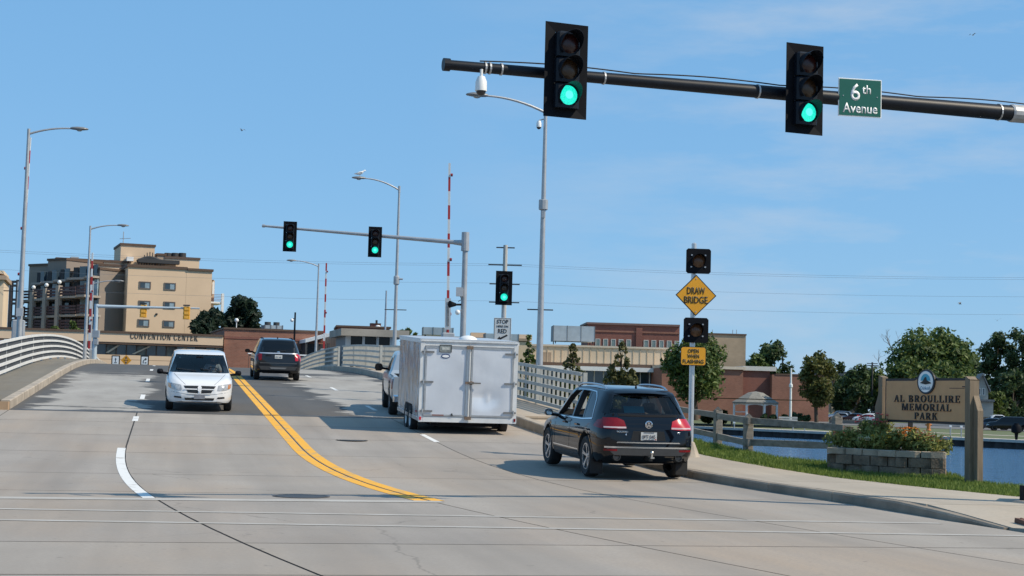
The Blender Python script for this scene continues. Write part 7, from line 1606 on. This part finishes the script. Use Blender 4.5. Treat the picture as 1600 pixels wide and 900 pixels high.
roof_unit(Face(895, 268, 3), 'large pale blue rooftop cooling unit on the tan hall', 866, 508, 930, 537, -6, -1, True, 0)
roof_unit(Face(650, 220, 5), 'grey rooftop cooling unit showing just above the trailer roof', 662, 510, 709, 527, -6, -2, True, 0)
roof_unit(Face(780, 240, 5), 'small grey rooftop unit behind the STOP plate', 760, 520, 812, 532, -6, -2, False, 0)
KF = Face(780, 248, 3); kb = building('tan_annex', 'low tan annex roof line right of the STOP plate', KF, 800); KF.px('wall', TANL, kb, 640, 529, 828, 640, -10, 0); KF.px('roof_box', TAN, kb, 736, 519, 760, 529, -5, -1); KF.px('roof_box', TANL, kb, 812, 522, 832, 531, -5, -1); KF.px('coping', TAND, kb, 640, 528, 828, 529.2, -10, .2)
# flat dark roofs and houses at the right
DF = Face(1330, 400, 0); db = building('dark_flat_building', 'far dark blue flat roofed building between the trees', DF, 1330); DF.px('wall', mat('slate_wall', (.045, .06, .08), .7), db, 1290, 580, 1378, 640, -20, 0)
XF = Face(1320, 320, 0); xb = building('pale_low_building', 'low pale building with tan piers behind the car park', XF, 1320); XF.px('wall', mat('pale_tan', (.42, .32, .24), .8), xb, 1296, 632, 1345, 646, -6, 0); XF.px('pier', TAN, xb, 1310, 625, 1318, 646, -.1, .4); XF.px('pier', TAN, xb, 1299, 627, 1302, 646, -.1, .4); XF.px('coping', WFW, xb, 1318, 631, 1346, 633.5, -6, .3)
HS = Face(1535, 232, -12); hs = building('grey_house', 'small grey gabled house half hidden among trees right of the sign', HS, 1535)
SID = mat('grey_siding', (.32, .32, .29), .8, 0, .08, .4, stretch=(1, 1, 8)); a0, z0 = HS.az(1521, 646); a1, zE = HS.az(1544, 610); _, zP = HS.az(1536, 587); am = a0 + (a1 - a0) * .62
g = G().prism([(a0, BZ), (a1, BZ), (a1, zE), (am, zP), (a0, zE)], HS.P, HS.u, (0, 0, 1), -HS.n * 9); g.build('wall', SID, hs, world=True)
g = G(); g.prism([(a1 + .3, zE - .3), (am, zP + .05), (am, zP + .4), (a1 + .35, zE + .05)], HS.P + HS.n * .4, HS.u, (0, 0, 1), -HS.n * 10); g.prism([(a0 - .3, zE - .3), (am, zP + .05), (am, zP + .4), (a0 - .35, zE + .05)], HS.P + HS.n * .4, HS.u, (0, 0, 1), -HS.n * 10); g.build('roof', mat('grey_shingle', (.17, .17, .165), .85, 0, .15, 2), hs, world=True)
for x0, x1, y0, y1 in ((1528, 1533, 606, 618), (1534.5, 1539.5, 606, 618)): q0_, w1 = HS.az(x0, y0); q1_, w0 = HS.az(x1, y1); window(HS, hs, q0_, q1_, w0, w1, 0, 1, WFW, WGL, .12)
HS.px('porch_roof', MATS['grey_shingle'], hs, 1526, 624, 1552, 628, 0, 2.5); HS.px('porch_wall', SID, hs, 1530, 628, 1550, 652, .0, 2.0)

# gazebo ------------------------------------------------------------------
gz = thing('gazebo', 'white hexagonal gazebo with grey shingle roof on the far bank', 'gazebo', (at(1180, 655, 240).x, 240, BZ)); zr0 = at(1180, 627.5, 240).z - BZ; zr1 = at(1180, 613, 240).z - BZ; RR = 3.45
oct_ = lambda r, z, n=8: [(r * cos(2 * pi * k / n + .25), r * sin(2 * pi * k / n + .25), z) for k in range(n)]
g = G(); A = oct_(RR + .25, zr0 - .1); Bq = oct_(1.2, zr1 - .05); g.add(A + Bq + [(0, 0, zr1 + .15)] + oct_(RR + .25, zr0 - .32), [(k, (k + 1) % 8, 8 + (k + 1) % 8, 8 + k) for k in range(8)] + [(8 + k, 8 + (k + 1) % 8, 16) for k in range(8)] + [(k, 17 + k, 17 + (k + 1) % 8, (k + 1) % 8) for k in range(8)]); g.build('roof', mat('gazebo_shingle', (.21, .20, .175), .9, 0, .2, 3), gz)
g = G(); A = oct_(RR - .05, 0); 
for k in range(8):
    x, y, _ = A[k]; G().cyl((x, y, 0), (x, y, zr0 - .15), .16, n=8).build('column', WHITEP, gz)
    x2, y2, _ = A[(k + 1) % 8]; v0, v1 = Vector((x, y, zr0 - .45)), Vector((x2, y2, zr0 - .45)); n_ = 8
    for i in range(n_): 
        f0, f1 = i / n_, (i + 1) / n_; dr = lambda f: .22 * (2 * abs(f - .5)) ** 2; p0, p1 = v0.lerp(v1, f0), v0.lerp(v1, f1); g.add([p0 + Vector((0, 0, .15)), p1 + Vector((0, 0, .15)), p1 - Vector((0, 0, dr(f1))), p0 - Vector((0, 0, dr(f0)))], [(0, 1, 2, 3)])
g.build('arch_trim', WHITEP, gz); g = G()
for k in (2, 3, 4): p0, p1 = Vector(A[k]), Vector(A[k + 1]); [g.cyl(p0 + Vector((0, 0, z)), p1 + Vector((0, 0, z)), .06, n=5) for z in (.5, 1.3)]
g.build('rail', WHITEP, gz); G().lathe([(.0001, .12), (RR + .2, .12), (RR + .2, 0)], n=16).build('floor', CAPM, gz)
# white pole, benches, posts, hydrant, bushes on the far bank
wp = at(1235, 658, 205); t = thing('flag_pole', 'white pole with a collar standing on the lawn across the water', 'pole', (wp.x, 205, BZ)); hp = at(1237.5, 575, 205).z - BZ; G().lathe([(.0001, hp), (.10, hp), (.13, hp * .72), (.24, hp * .71), (.24, hp * .66), (.14, hp * .65), (.17, .4), (.42, .3), (.45, 0)], n=10).build('pole', WHITEP, t, smooth=30)
for px, lab in ((1155, 'pale bench left of the near fence post across the water'), (1232, 'pale bench by the white pole across the water')):
    p = at(px, 669, 170); t = thing('bench', lab, 'bench', (p.x, 170, BZ)); PB = mat('bench_pale', (.42, .43, .42), .6)
    for k in range(3): G().box((0, -.2 + k * .22, .62), (2.0, .18, .07)).build('seat_slat', PB, t)
    for k in range(2): G().box((0, .34, .85 + k * .26), (2.0, .06, .20)).build('back_slat', PB, t)
    for a in (-.8, .8): G().box((a, .05, .3), (.12, .6, .6)).build('leg', DKGREY, t)
for i, (px, py, lab) in enumerate(((1485, 683, 'thin post on the seawall just left of the right sign post'), (1502, 683, 'second thin post against the right sign post'), (1147, 676, 'thin post on the seawall by the first fence post'), (1239, 674, 'thin post on the seawall below the white pole'), (1257, 675, 'thin post on the seawall between the fence posts'))):
    Y = {0: 134, 1: 133, 2: 152, 3: 148, 4: 147}[i]; p = at(px, py, Y); t = thing('seawall_post', lab, 'bollard', (p.x, Y, BZ + .05), 0, 'posts on the far seawall'); h_ = .95 if i < 2 else .6; G().cyl((0, 0, 0), (0, 0, h_), .05, n=6).build('post', STEEL, t); G().box((0, 0, h_), (.2, .12, .16)).build('cap', WHITEP, t)
p = at(1451, 655, 180); t = thing('fire_hydrant', 'orange hydrant on the far lawn seen under the sign', 'hydrant', (p.x, 180, BZ)); G().lathe([(.0001, 1.1), (.14, 1.05), (.22, .9), (.2, .85), (.2, .15), (.28, .12), (.28, 0)], n=12).build('barrel', mat('hydrant_orange', (.55, .20, .06), .5), t, smooth=30); G().cyl((-.35, 0, .65), (.35, 0, .65), .1, n=8).build('nozzle', MATS['hydrant_orange'], t)
p = at(1593, 690, 128); t = thing('black_bin', 'black bin on a post at the right edge of the far seawall', 'bin', (p.x, 128.8, BZ + .1)); G().lathe([(.0001, 1.25), (.30, 1.2), (.42, .95), (.40, .6), (.15, .5), (.10, 0)], n=10).build('bin', BLACKM, t, smooth=40); G().cyl((0, 0, 1.2), (0, 0, 1.32), .2, n=10).build('lid', BLACKM, t)

# ================================================================== parked cars on the far bank
def small_car(name, label, cat, p, rz, L=4.6, H=1.45, paint=PAINTW_, suv=False, group='cars parked across the water'):
    t = thing(name, label, cat, p, rz, group)
    tops = [(0, .85), (.1, .98), (.5, 1.03), (.9, 1.06), (1.35, H - .08), (1.8, H), (2.5, H), (3.0, H - .12), (3.5, 1.02), (4.2, .88), (4.5, .72), (4.6, .6)] if not suv else [(0, 1.0), (.1, 1.3), (.3, H - .12), (.7, H), (2.5, H), (2.9, H - .08), (3.45, 1.14), (4.2, 1.02), (4.5, .86), (4.6, .7)]
    if suv == 'truck': tops = [(0, 1.1), (.1, 1.14), (1.5, 1.15), (1.6, 1.5), (1.8, H), (2.8, H), (3.1, H - .1), (3.55, 1.2), (4.4, 1.08), (4.6, .85)]
    sc_ = L / 4.6; tops = [(y * sc_, z) for y, z in tops]; bl = .92 if not suv else 1.02
    B = Body(L, tops, [(0, .4), (.3, .25), (L - .4, .22), (L, .32)], [(0, .8), (.8, bl), (3.4, bl - .03), (L, .58)], [(0, .75), (.2, .86), (.7, .9), (L - .9, .9), (L - .2, .78), (L, .6)], [(0, .6), (.5, .64), (2.5, .66), (3.5, .7), (L, .5)], ny=30)
    B.g.build('body', paint, t, smooth=35)
    f = lambda ys: [(y * sc_, z) for y, z in ys]
    for a in (-1, 1):
        if suv == 'truck': B.patch('side_window', GLASSD, t, f([(1.75, 1.15), (3.4, 1.13)]), f([(1.85, H - .1), (2.8, H - .08), (3.2, 1.3)]), 'x', a, .01, 14, 3)
        elif suv: B.patch('side_window', GLASSD, t, f([(.4, bl + .06), (3.2, bl + .05)]), f([(.55, H - .12), (2.5, H - .1), (2.8, H - .2), (3.1, bl + .2)]), 'x', a, .01, 14, 3)
        else: B.patch('side_window', GLASSD, t, f([(1.0, bl + .05), (3.35, bl + .03)]), f([(1.4, H - .12), (2.5, H - .1), (2.9, H - .22), (3.3, bl + .08)]), 'x', a, .01, 14, 3)
        for y in (.85 * sc_, 3.75 * sc_):
            G().lathe([(.38, 0), (.0001, .001)], (a * .885, y, .33), (a, 0, 0), 18).build('wheel_arch', BLACKM, t); wheel(t, .80, y, .32, .2, a, style='cap', rimr=.62)
        B.patch('head_lamp', HEADL, t, [(a * .45, .6), (a * .75, .62)], [(a * .45, .74), (a * .75, .74)], 'y', 1, .01, 3, 2); B.patch('tail_lamp', TAIL, t, [(a * .5, .72), (a * .76, .72)], [(a * .5, .88), (a * .76, .88)], 'y', -1, .01, 3, 2)
    B.patch('windshield', GLASSD, t, [(-.62, bl + .12), (.62, bl + .12)], [(-.5, H - .1), (.5, H - .1)], 'y', 1, .01, 6, 3); B.patch('rear_window', GLASSD, t, [(-.58, bl + .16), (.58, bl + .16)], [(-.5, H - .12), (.5, H - .12)], 'y', -1, .01, 6, 3)
    for y in (2.05 * sc_,): B.patch('door_gap', BLACKM, t, [(y, .4), (y, bl)], [(y + .015, .4), (y + .015, bl)], 'x', -1, .003, 4, 1)
    return t
DKB = mat('car_paint_navy', (.02, .03, .055), .25, .2, .1, 3, coat=.8); GRYB = mat('car_paint_steel_blue', (.16, .20, .26), .28, .4, .1, 3, coat=.8)
for name, lab, cat, px, py, Y, rz, Lx, H_, pa, sv_ in (
    ('parked_car', 'white sedan at the front of the row left of the sign', 'car', 1379, 660, 256, 68, 4.7, 1.42, PAINTW_, False),
    ('parked_car', 'dark blue sedan between two pale cars left of the sign', 'car', 1359, 659.5, 262, 62, 4.7, 1.45, DKB, False),
    ('parked_car', 'silver car nearest the brick corner left of the sign', 'car', 1336, 658.5, 270, 62, 4.7, 1.46, PAINTS, False),
    ('parked_car', 'white car in the second row above the dark blue sedan', 'car', 1380, 651.5, 286, 66, 4.6, 1.45, PAINTW_, False),
    ('parked_suv', 'blue grey SUV in the second row by the brick corner', 'SUV', 1332, 650.5, 292, 75, 4.6, 1.7, GRYB, True),
    ('parked_truck', 'white pickup in the farthest row beside the sign', 'pickup truck', 1392, 647, 305, 85, 5.4, 1.85, PAINTW_, 'truck'),
    ('parked_suv', 'black SUV right of the sign with a bright wheel', 'SUV', 1606, 671.5, 196, 78, 4.9, 1.72, PAINTB, True),
    ('parked_car', 'black sedan behind the black SUV, right of the sign', 'car', 1580, 671, 204, 60, 4.8, 1.48, DKB, False),
    ('parked_suv', 'dark SUV cut off by the right picture edge', 'SUV', 1668, 672, 192, 80, 4.8, 1.7, PAINTD, True),
    ('parked_truck', 'white pickup parked beyond the black cars right of the sign', 'pickup truck', 1590, 661, 226, 88, 5.4, 1.85, PAINTW_, 'truck')):
    p = at(px, py, Y); small_car(name, lab, cat, (p.x, Y, BZ + .04), radians(rz), Lx, H_, pa, sv_)
# fence line of pale reeds in front of the car park
g = G(); A = at(1296, 664, 236); Bq = at(1368, 666, 232)
for i in range(60): q = A.lerp(Bq, i / 59); g.box((q.x, q.y, BZ + .28), (.10, .08, .55 + .08 * (i % 3)))
for z in (.15, .42): g.obox((A.x, A.y, BZ + z), Bq - A, (0, .06, 0), (0, 0, .08))
o = g.build('picket_fence', mat('fence_grey', (.26, .23, .20), .9), None); tag(o, 'low grey picket fence in front of the white parked cars', 'fence')

# ================================================================== trees
BARK = mat('bark', (.085, .065, .048), .95, 0, .25, 5, .6, 20); BARKG = mat('bark_grey', (.22, .20, .18), .95, 0, .2, 5)
L_MID = leafmat('leaves_mid', (.040, .075, .020), (.15, .20, .055)); L_DARK = leafmat('leaves_dark', (.024, .048, .020), (.09, .135, .048)); L_WARM = leafmat('leaves_warm', (.045, .058, .016), (.18, .18, .05)); L_CON = leafmat('needles_dark', (.010, .024, .016), (.035, .060, .035)); L_LIGHT = leafmat('leaves_light', (.035, .065, .015), (.13, .17, .04)); L_SAP = leafmat('leaves_sapling', (.05, .06, .02), (.17, .16, .06))
def tree(label, px, pyb, Y, pyt, wpx, material, n=3000, leaf=.42, lobes=22, shape='round', trunk=.12, name='tree', zb=None, trunkh=None, seed=0, bark=None, group='trees across the water', fill=1.):
    rnd = random.Random(seed + int(px * 7)); b = at(px, pyb, Y); z0 = BZ if zb is None else zb; H = at(px, pyt, Y).z - z0; Wd = wpx * Y / FOC / 2; th = (trunkh if trunkh is not None else .22) * H
    t = thing(name, label, 'tree', (b.x, Y, z0), 0, group); cs, rs = [], []
    for k in range(lobes):
        if shape == 'cone':
            f = rnd.random() ** 1.3; z = th + (H - th) * f * .97; rad = Wd * (1 - f) ** .8 * .85; a = rnd.uniform(0, 2 * pi); k_ = rnd.random() ** .3; cs.append((rad * cos(a) * k_, rad * sin(a) * k_, z)); rs.append(max(.28, Wd * .26 * (1.1 - f) * rnd.uniform(.7, 1.2)))
        else:
            f = (k + rnd.random()) / lobes; zc = th + (H - th) * .5; hh = (H - th) / 2; c_ = 2 * f - 1; rad = Wd * sqrt(max(.05, 1 - c_ * c_ * .92)) * .74 * rnd.uniform(.55, 1.05) * (1 if shape == 'round' else (1.05 - .35 * f)); a = rnd.uniform(0, 2 * pi); cs.append((rad * cos(a), rad * sin(a), zc + c_ * hh * .84)); rs.append(Wd * rnd.uniform(.24, .40) * fill)
    g = G(); tr_ = trunk * Wd * .6 + .06; bend = [(0, 0, -.3), (rnd.uniform(-.1, .1) * Wd, rnd.uniform(-.1, .1) * Wd, th), (rnd.uniform(-.15, .15) * Wd, 0, th + (H - th) * .45), (rnd.uniform(-.1, .1) * Wd, 0, H * (.97 if shape == 'cone' else .82))]
    g.tube(bend, [tr_ * 1.15, tr_ * .85, tr_ * .5, tr_ * .1], 8).build('trunk', bark or BARK, t, smooth=50)
    g = G()
    for c, r in list(zip(cs, rs))[:16]:
        zz_ = max(th * .8, c[2] - Wd * .45); g.tube([(0, 0, min(zz_, H * .7)), (c[0] * .5, c[1] * .5, (min(zz_, H * .7) + c[2]) / 2 + .1), c], [tr_ * .34, tr_ * .22, tr_ * .06], 5)
    g.build('branch', bark or BARK, t, smooth=50)
    cs = [(c[0] + b.x, c[1] + Y, c[2] + z0) for c in cs]
    leafcloud('crown', cs, rs, n, leaf, material, t, shell=.5)
    return t
# big green tree in front of the brick building, saplings, clusters
tree('full round green tree in front of the brick building, behind the yellow signs', 1087, 640, 228, 524, 112, L_MID, 6500, .42, 40, trunkh=.27, seed=3)
tree('leaning dark green tree at the right end of the brick building', 1276, 656, 236, 551, 66, L_WARM, 3200, .40, 26, trunkh=.24, seed=1)
for i, (px, pb, Y, pt_, wd, mt, nn, lab) in enumerate(((824, 620, 214, 522, 56, L_LIGHT, 2600, 'upright young tree next to the trailer corner'), (893, 625, 214, 535, 74, L_SAP, 2400, 'thin browning sapling left of the dark car'), (970, 625, 214, 532, 76, L_SAP, 2400, 'thin browning sapling above the roof of the dark car'))):
    t = tree(lab, px, pb, Y, pt_, wd, mt, nn + 800, .36, 70, 'cone', trunkh=.2, seed=5 + i, trunk=.06)
    if mt is L_SAP: b = t.location; leafcloud('lower_leaves', [(b.x + random.uniform(-1.8, 1.8), b.y + random.uniform(-1, 1), b.z + random.uniform(1.5, 4.2)) for _ in range(16)], [.9] * 16, 1000, .38, L_MID, t)
tree('dark rounded tree beyond the tan tower', 1206, 620, 330, 536, 78, L_DARK, 3600, .6, 30, seed=8); tree('low bright tree right behind the tan tower', 1180, 620, 318, 552, 52, L_MID, 2000, .5, 20, seed=9)
tree('dark tree behind the leaning tree', 1303, 640, 330, 560, 50, L_DARK, 1800, .55, 20, seed=2)
for i, (px, pt_, wd, lab) in enumerate(((1340, 574, 66, 'dark leafy tree above the parked white cars'), (1368, 577, 56, 'dark leafy tree just left of the sign'), (1318, 590, 44, 'low dark tree above the silver car'))): tree(lab, px, 640, 300 + 6 * i, pt_, wd, L_DARK if i != 1 else L_MID, 2800, .5, 24, seed=20 + i, trunkh=.15)
tree('very large broad tree rising behind the sign', 1455, 640, 310, 518, 150, L_MID, 9000, .62, 60, seed=30, trunkh=.12); tree('tall tree at the right of the large broad tree', 1492, 640, 322, 524, 78, L_MID, 3600, .6, 30, seed=31); tree('leafy tree filling below the large broad tree', 1412, 640, 300, 560, 76, L_MID, 3200, .5, 28, seed=32, trunkh=.1)
tree('dark tree behind the crest of the sign', 1478, 640, 296, 575, 110, L_MID, 3800, .55, 34, seed=33, trunkh=.08)
tree('tall dark tree with open crown at the right edge', 1560, 645, 262, 518, 84, L_DARK, 5200, .46, 44, seed=40, trunkh=.12, fill=.85); tree('tall dark tree cut by the right picture edge', 1600, 645, 258, 507, 74, L_DARK, 4600, .46, 36, seed=41, trunkh=.10); tree('dark tree low behind the black parked SUV', 1585, 650, 250, 580, 70, L_DARK, 3000, .42, 26, seed=42, trunkh=.08); tree('light shrubby tree right of the grey house', 1560, 655, 240, 612, 44, L_LIGHT, 1500, .36, 18, seed=43, trunkh=.1)
tree('dark tree filling the gap at the far right', 1625, 650, 262, 530, 80, L_DARK, 3000, .5, 26, seed=44, trunkh=.1); tree('dark green tree behind the grey house', 1518, 645, 318, 560, 62, L_DARK, 2600, .5, 24, seed=45, trunkh=.1)
# bare dead tree
dp = at(1392, 640, 312); t = thing('dead_tree', 'bare grey dead tree left of the large broad tree', 'tree', (dp.x, 312, BZ)); Hd = at(1392, 514, 312).z - BZ; rd = random.Random(4); g = G()
def limb(p, d, l, r, k):
    q = p + d * l; mid = p.lerp(q, .5) + Vector((rd.uniform(-.1, .1), 0, rd.uniform(-.05, .1))) * l; g.tube([p, mid, q], [r, r * .8, r * .6], 5)
    if k:
        for _ in range(3 if k > 2 else 2): e = (d + Vector((rd.uniform(-1, 1), rd.uniform(-.7, .7), rd.uniform(-.25, .6))) * .85).normalized(); limb(q, e, l * rd.uniform(.55, .8), r * .58, k - 1)
limb(Vector((0, 0, 0)), Vector((0, 0, 1)), Hd * .58, .26, 0); trk = g.build('trunk', BARKG, t); g = G(); limb(Vector((0, 0, Hd * .56)), Vector((.1, 0, 1)).normalized(), Hd * .17, .16, 4); limb(Vector((0, 0, Hd * .5)), Vector((-.8, 0, .5)).normalized(), Hd * .13, .12, 3); limb(Vector((0, 0, Hd * .55)), Vector((.7, 0, .6)).normalized(), Hd * .14, .12, 3); g.build('branch', BARKG, t)
# dark evergreens behind the brick building at the left, shrubs under the balconies
tree('dark spreading evergreen behind the low brick building', 376, 560, 205, 460, 78, L_CON, 9000, .46, 60, 'round', zb=0, seed=50, trunkh=.15, group='evergreens behind the brick building'); tree('smaller dark evergreen in front of the apartment balconies', 326, 560, 200, 476, 60, L_CON, 6000, .46, 44, 'round', zb=0, seed=51, trunkh=.12, group='evergreens behind the brick building'); tree('low dark shrub against the tan apartment wall', 302, 560, 196, 490, 36, L_CON, 2000, .4, 18, 'round', zb=0, seed=52, trunkh=.1, group='evergreens behind the brick building')
for i, (px, pt_, wd) in enumerate(((116, 498, 40), (84, 504, 30))): tree(('green shrub showing above the tan roof under the balconies', 'smaller green shrub left of the shrub under the balconies')[i], px, 560, 186, pt_, wd, L_MID, 900, .36, 14, zb=0, seed=60 + i, trunkh=.3, name='shrub', group='shrubs under the balconies')
tree('tree tops seen between the lamp and the trailer', 632, 600, 260, 507, 30, L_MID, 900, .45, 12, zb=0, seed=70, trunkh=.3); tree('small tree top above the trailer roof', 648, 600, 265, 512, 18, L_MID, 600, .45, 10, zb=0, seed=71, trunkh=.3)
for px, py, w_, Y, mt, lab in ((1105, 669, 22, 190, L_LIGHT, 'yellow green bush left of the first fence post'), (1125, 670, 26, 190, L_DARK, 'dark bush by the first fence post across the water'), (1192, 654, 14, 236, L_DARK, 'round dark bush under the gazebo'), (1208, 655, 14, 236, L_DARK, 'round dark bush at the gazebo right column'), (1227, 656, 14, 236, L_DARK, 'round dark bush left of the white pole'), (1246, 656, 18, 236, L_DARK, 'wide dark bush right of the white pole'), (1260, 657, 14, 236, L_DARK, 'round dark bush beside the leaning tree'), (1322, 644, 8, 280, L_LIGHT, 'small yellow bush above the parked cars')):
    p = at(px, py, Y); wr_ = w_ * Y / FOC / 2; t = thing('bush', lab, 'bush', (p.x, Y, BZ), 0, 'bushes on the far bank'); cs = [(p.x + random.uniform(-.6, .6) * wr_, Y + random.uniform(-.5, .5), BZ + wr_ * random.uniform(.4, 1.3)) for _ in range(8)]; leafcloud('foliage', cs, [wr_ * .5] * 8, 500, .28, mt, t)
g = G(); fpts = []
tl_ = thing('tree_line', 'distant dark tree line along the horizon', 'trees', (0, 420, BZ)); tl_['kind'] = 'stuff'
cs = [(x + random.uniform(-6, 6), 430 + random.uniform(-20, 20), BZ + random.uniform(2, 9)) for x in range(-260, 420, 5)]; lc = leafcloud('foliage', cs, [6.5] * len(cs), 9000, 1.3, L_DARK, tl_); lc['kind'] = 'stuff'

# ================================================================== utility poles and wires
def upole(label, px, pyt, Y, arms, zb=0., grp=None, r=.16, m_=None):
    top = at(px, pyt, Y); t = thing('utility_pole', label, 'utility pole', (top.x, Y, zb), 0, grp); G().cyl((0, 0, 0), (0, 0, top.z - zb), r * 1.2, r, 8).build('pole', m_ or mat('pole_grey', (.45, .44, .41), .8, 0, .1), t)
    for py, hw_ in arms: z = at(px, py, Y).z - zb; G().box((0, 0, z), (hw_ * 2, .12, .14)).build('crossarm', DKGREY, t)
    return t
upole('tall pale utility pole with crossarms directly behind the STOP plate signal', 790, 383, 190, [(387, 1.1), (414, 2.0), (444, 1.8), (472.5, 1.8)], r=.26)
upole('small utility pole above the brick building by the round tree', 1179, 561, 330, [], BZ); upole('dark utility pole among the trees beyond the tower', 1223, 548, 345, [(552, 1.0)], BZ, m_=DKGREY); upole('thin utility pole left of the dead tree', 1363, 566, 300, [(568, 1.0), (571, 1.2)], BZ, m_=DKGREY)
for i, (y0, yl, yr, lab) in enumerate(((414, 386, 432, 'highest thin overhead wire across the sky'), (444, 420, 472, 'second overhead wire across the sky'), (472, 452, 499, 'lowest overhead wire across the sky'), (417, 395, 441, 'thin overhead wire just below the highest one'))):
    P = []
    for k in range(25):
        px = -200 + k * 83; Y = 190; y = y0 + (px - 790) * (.026 if px > 790 else .028); sag = 8 * (1 - ((((px - 790) % 830) / 415) - 1) ** 2); P.append(at(px, y + sag * .7 - 2, Y))
    o = G().tube(P, .014, 4).build('overhead_wire', mat('wire_grey', (.20, .22, .25), .7), None); tag(o, lab, 'wire', 'overhead wires')
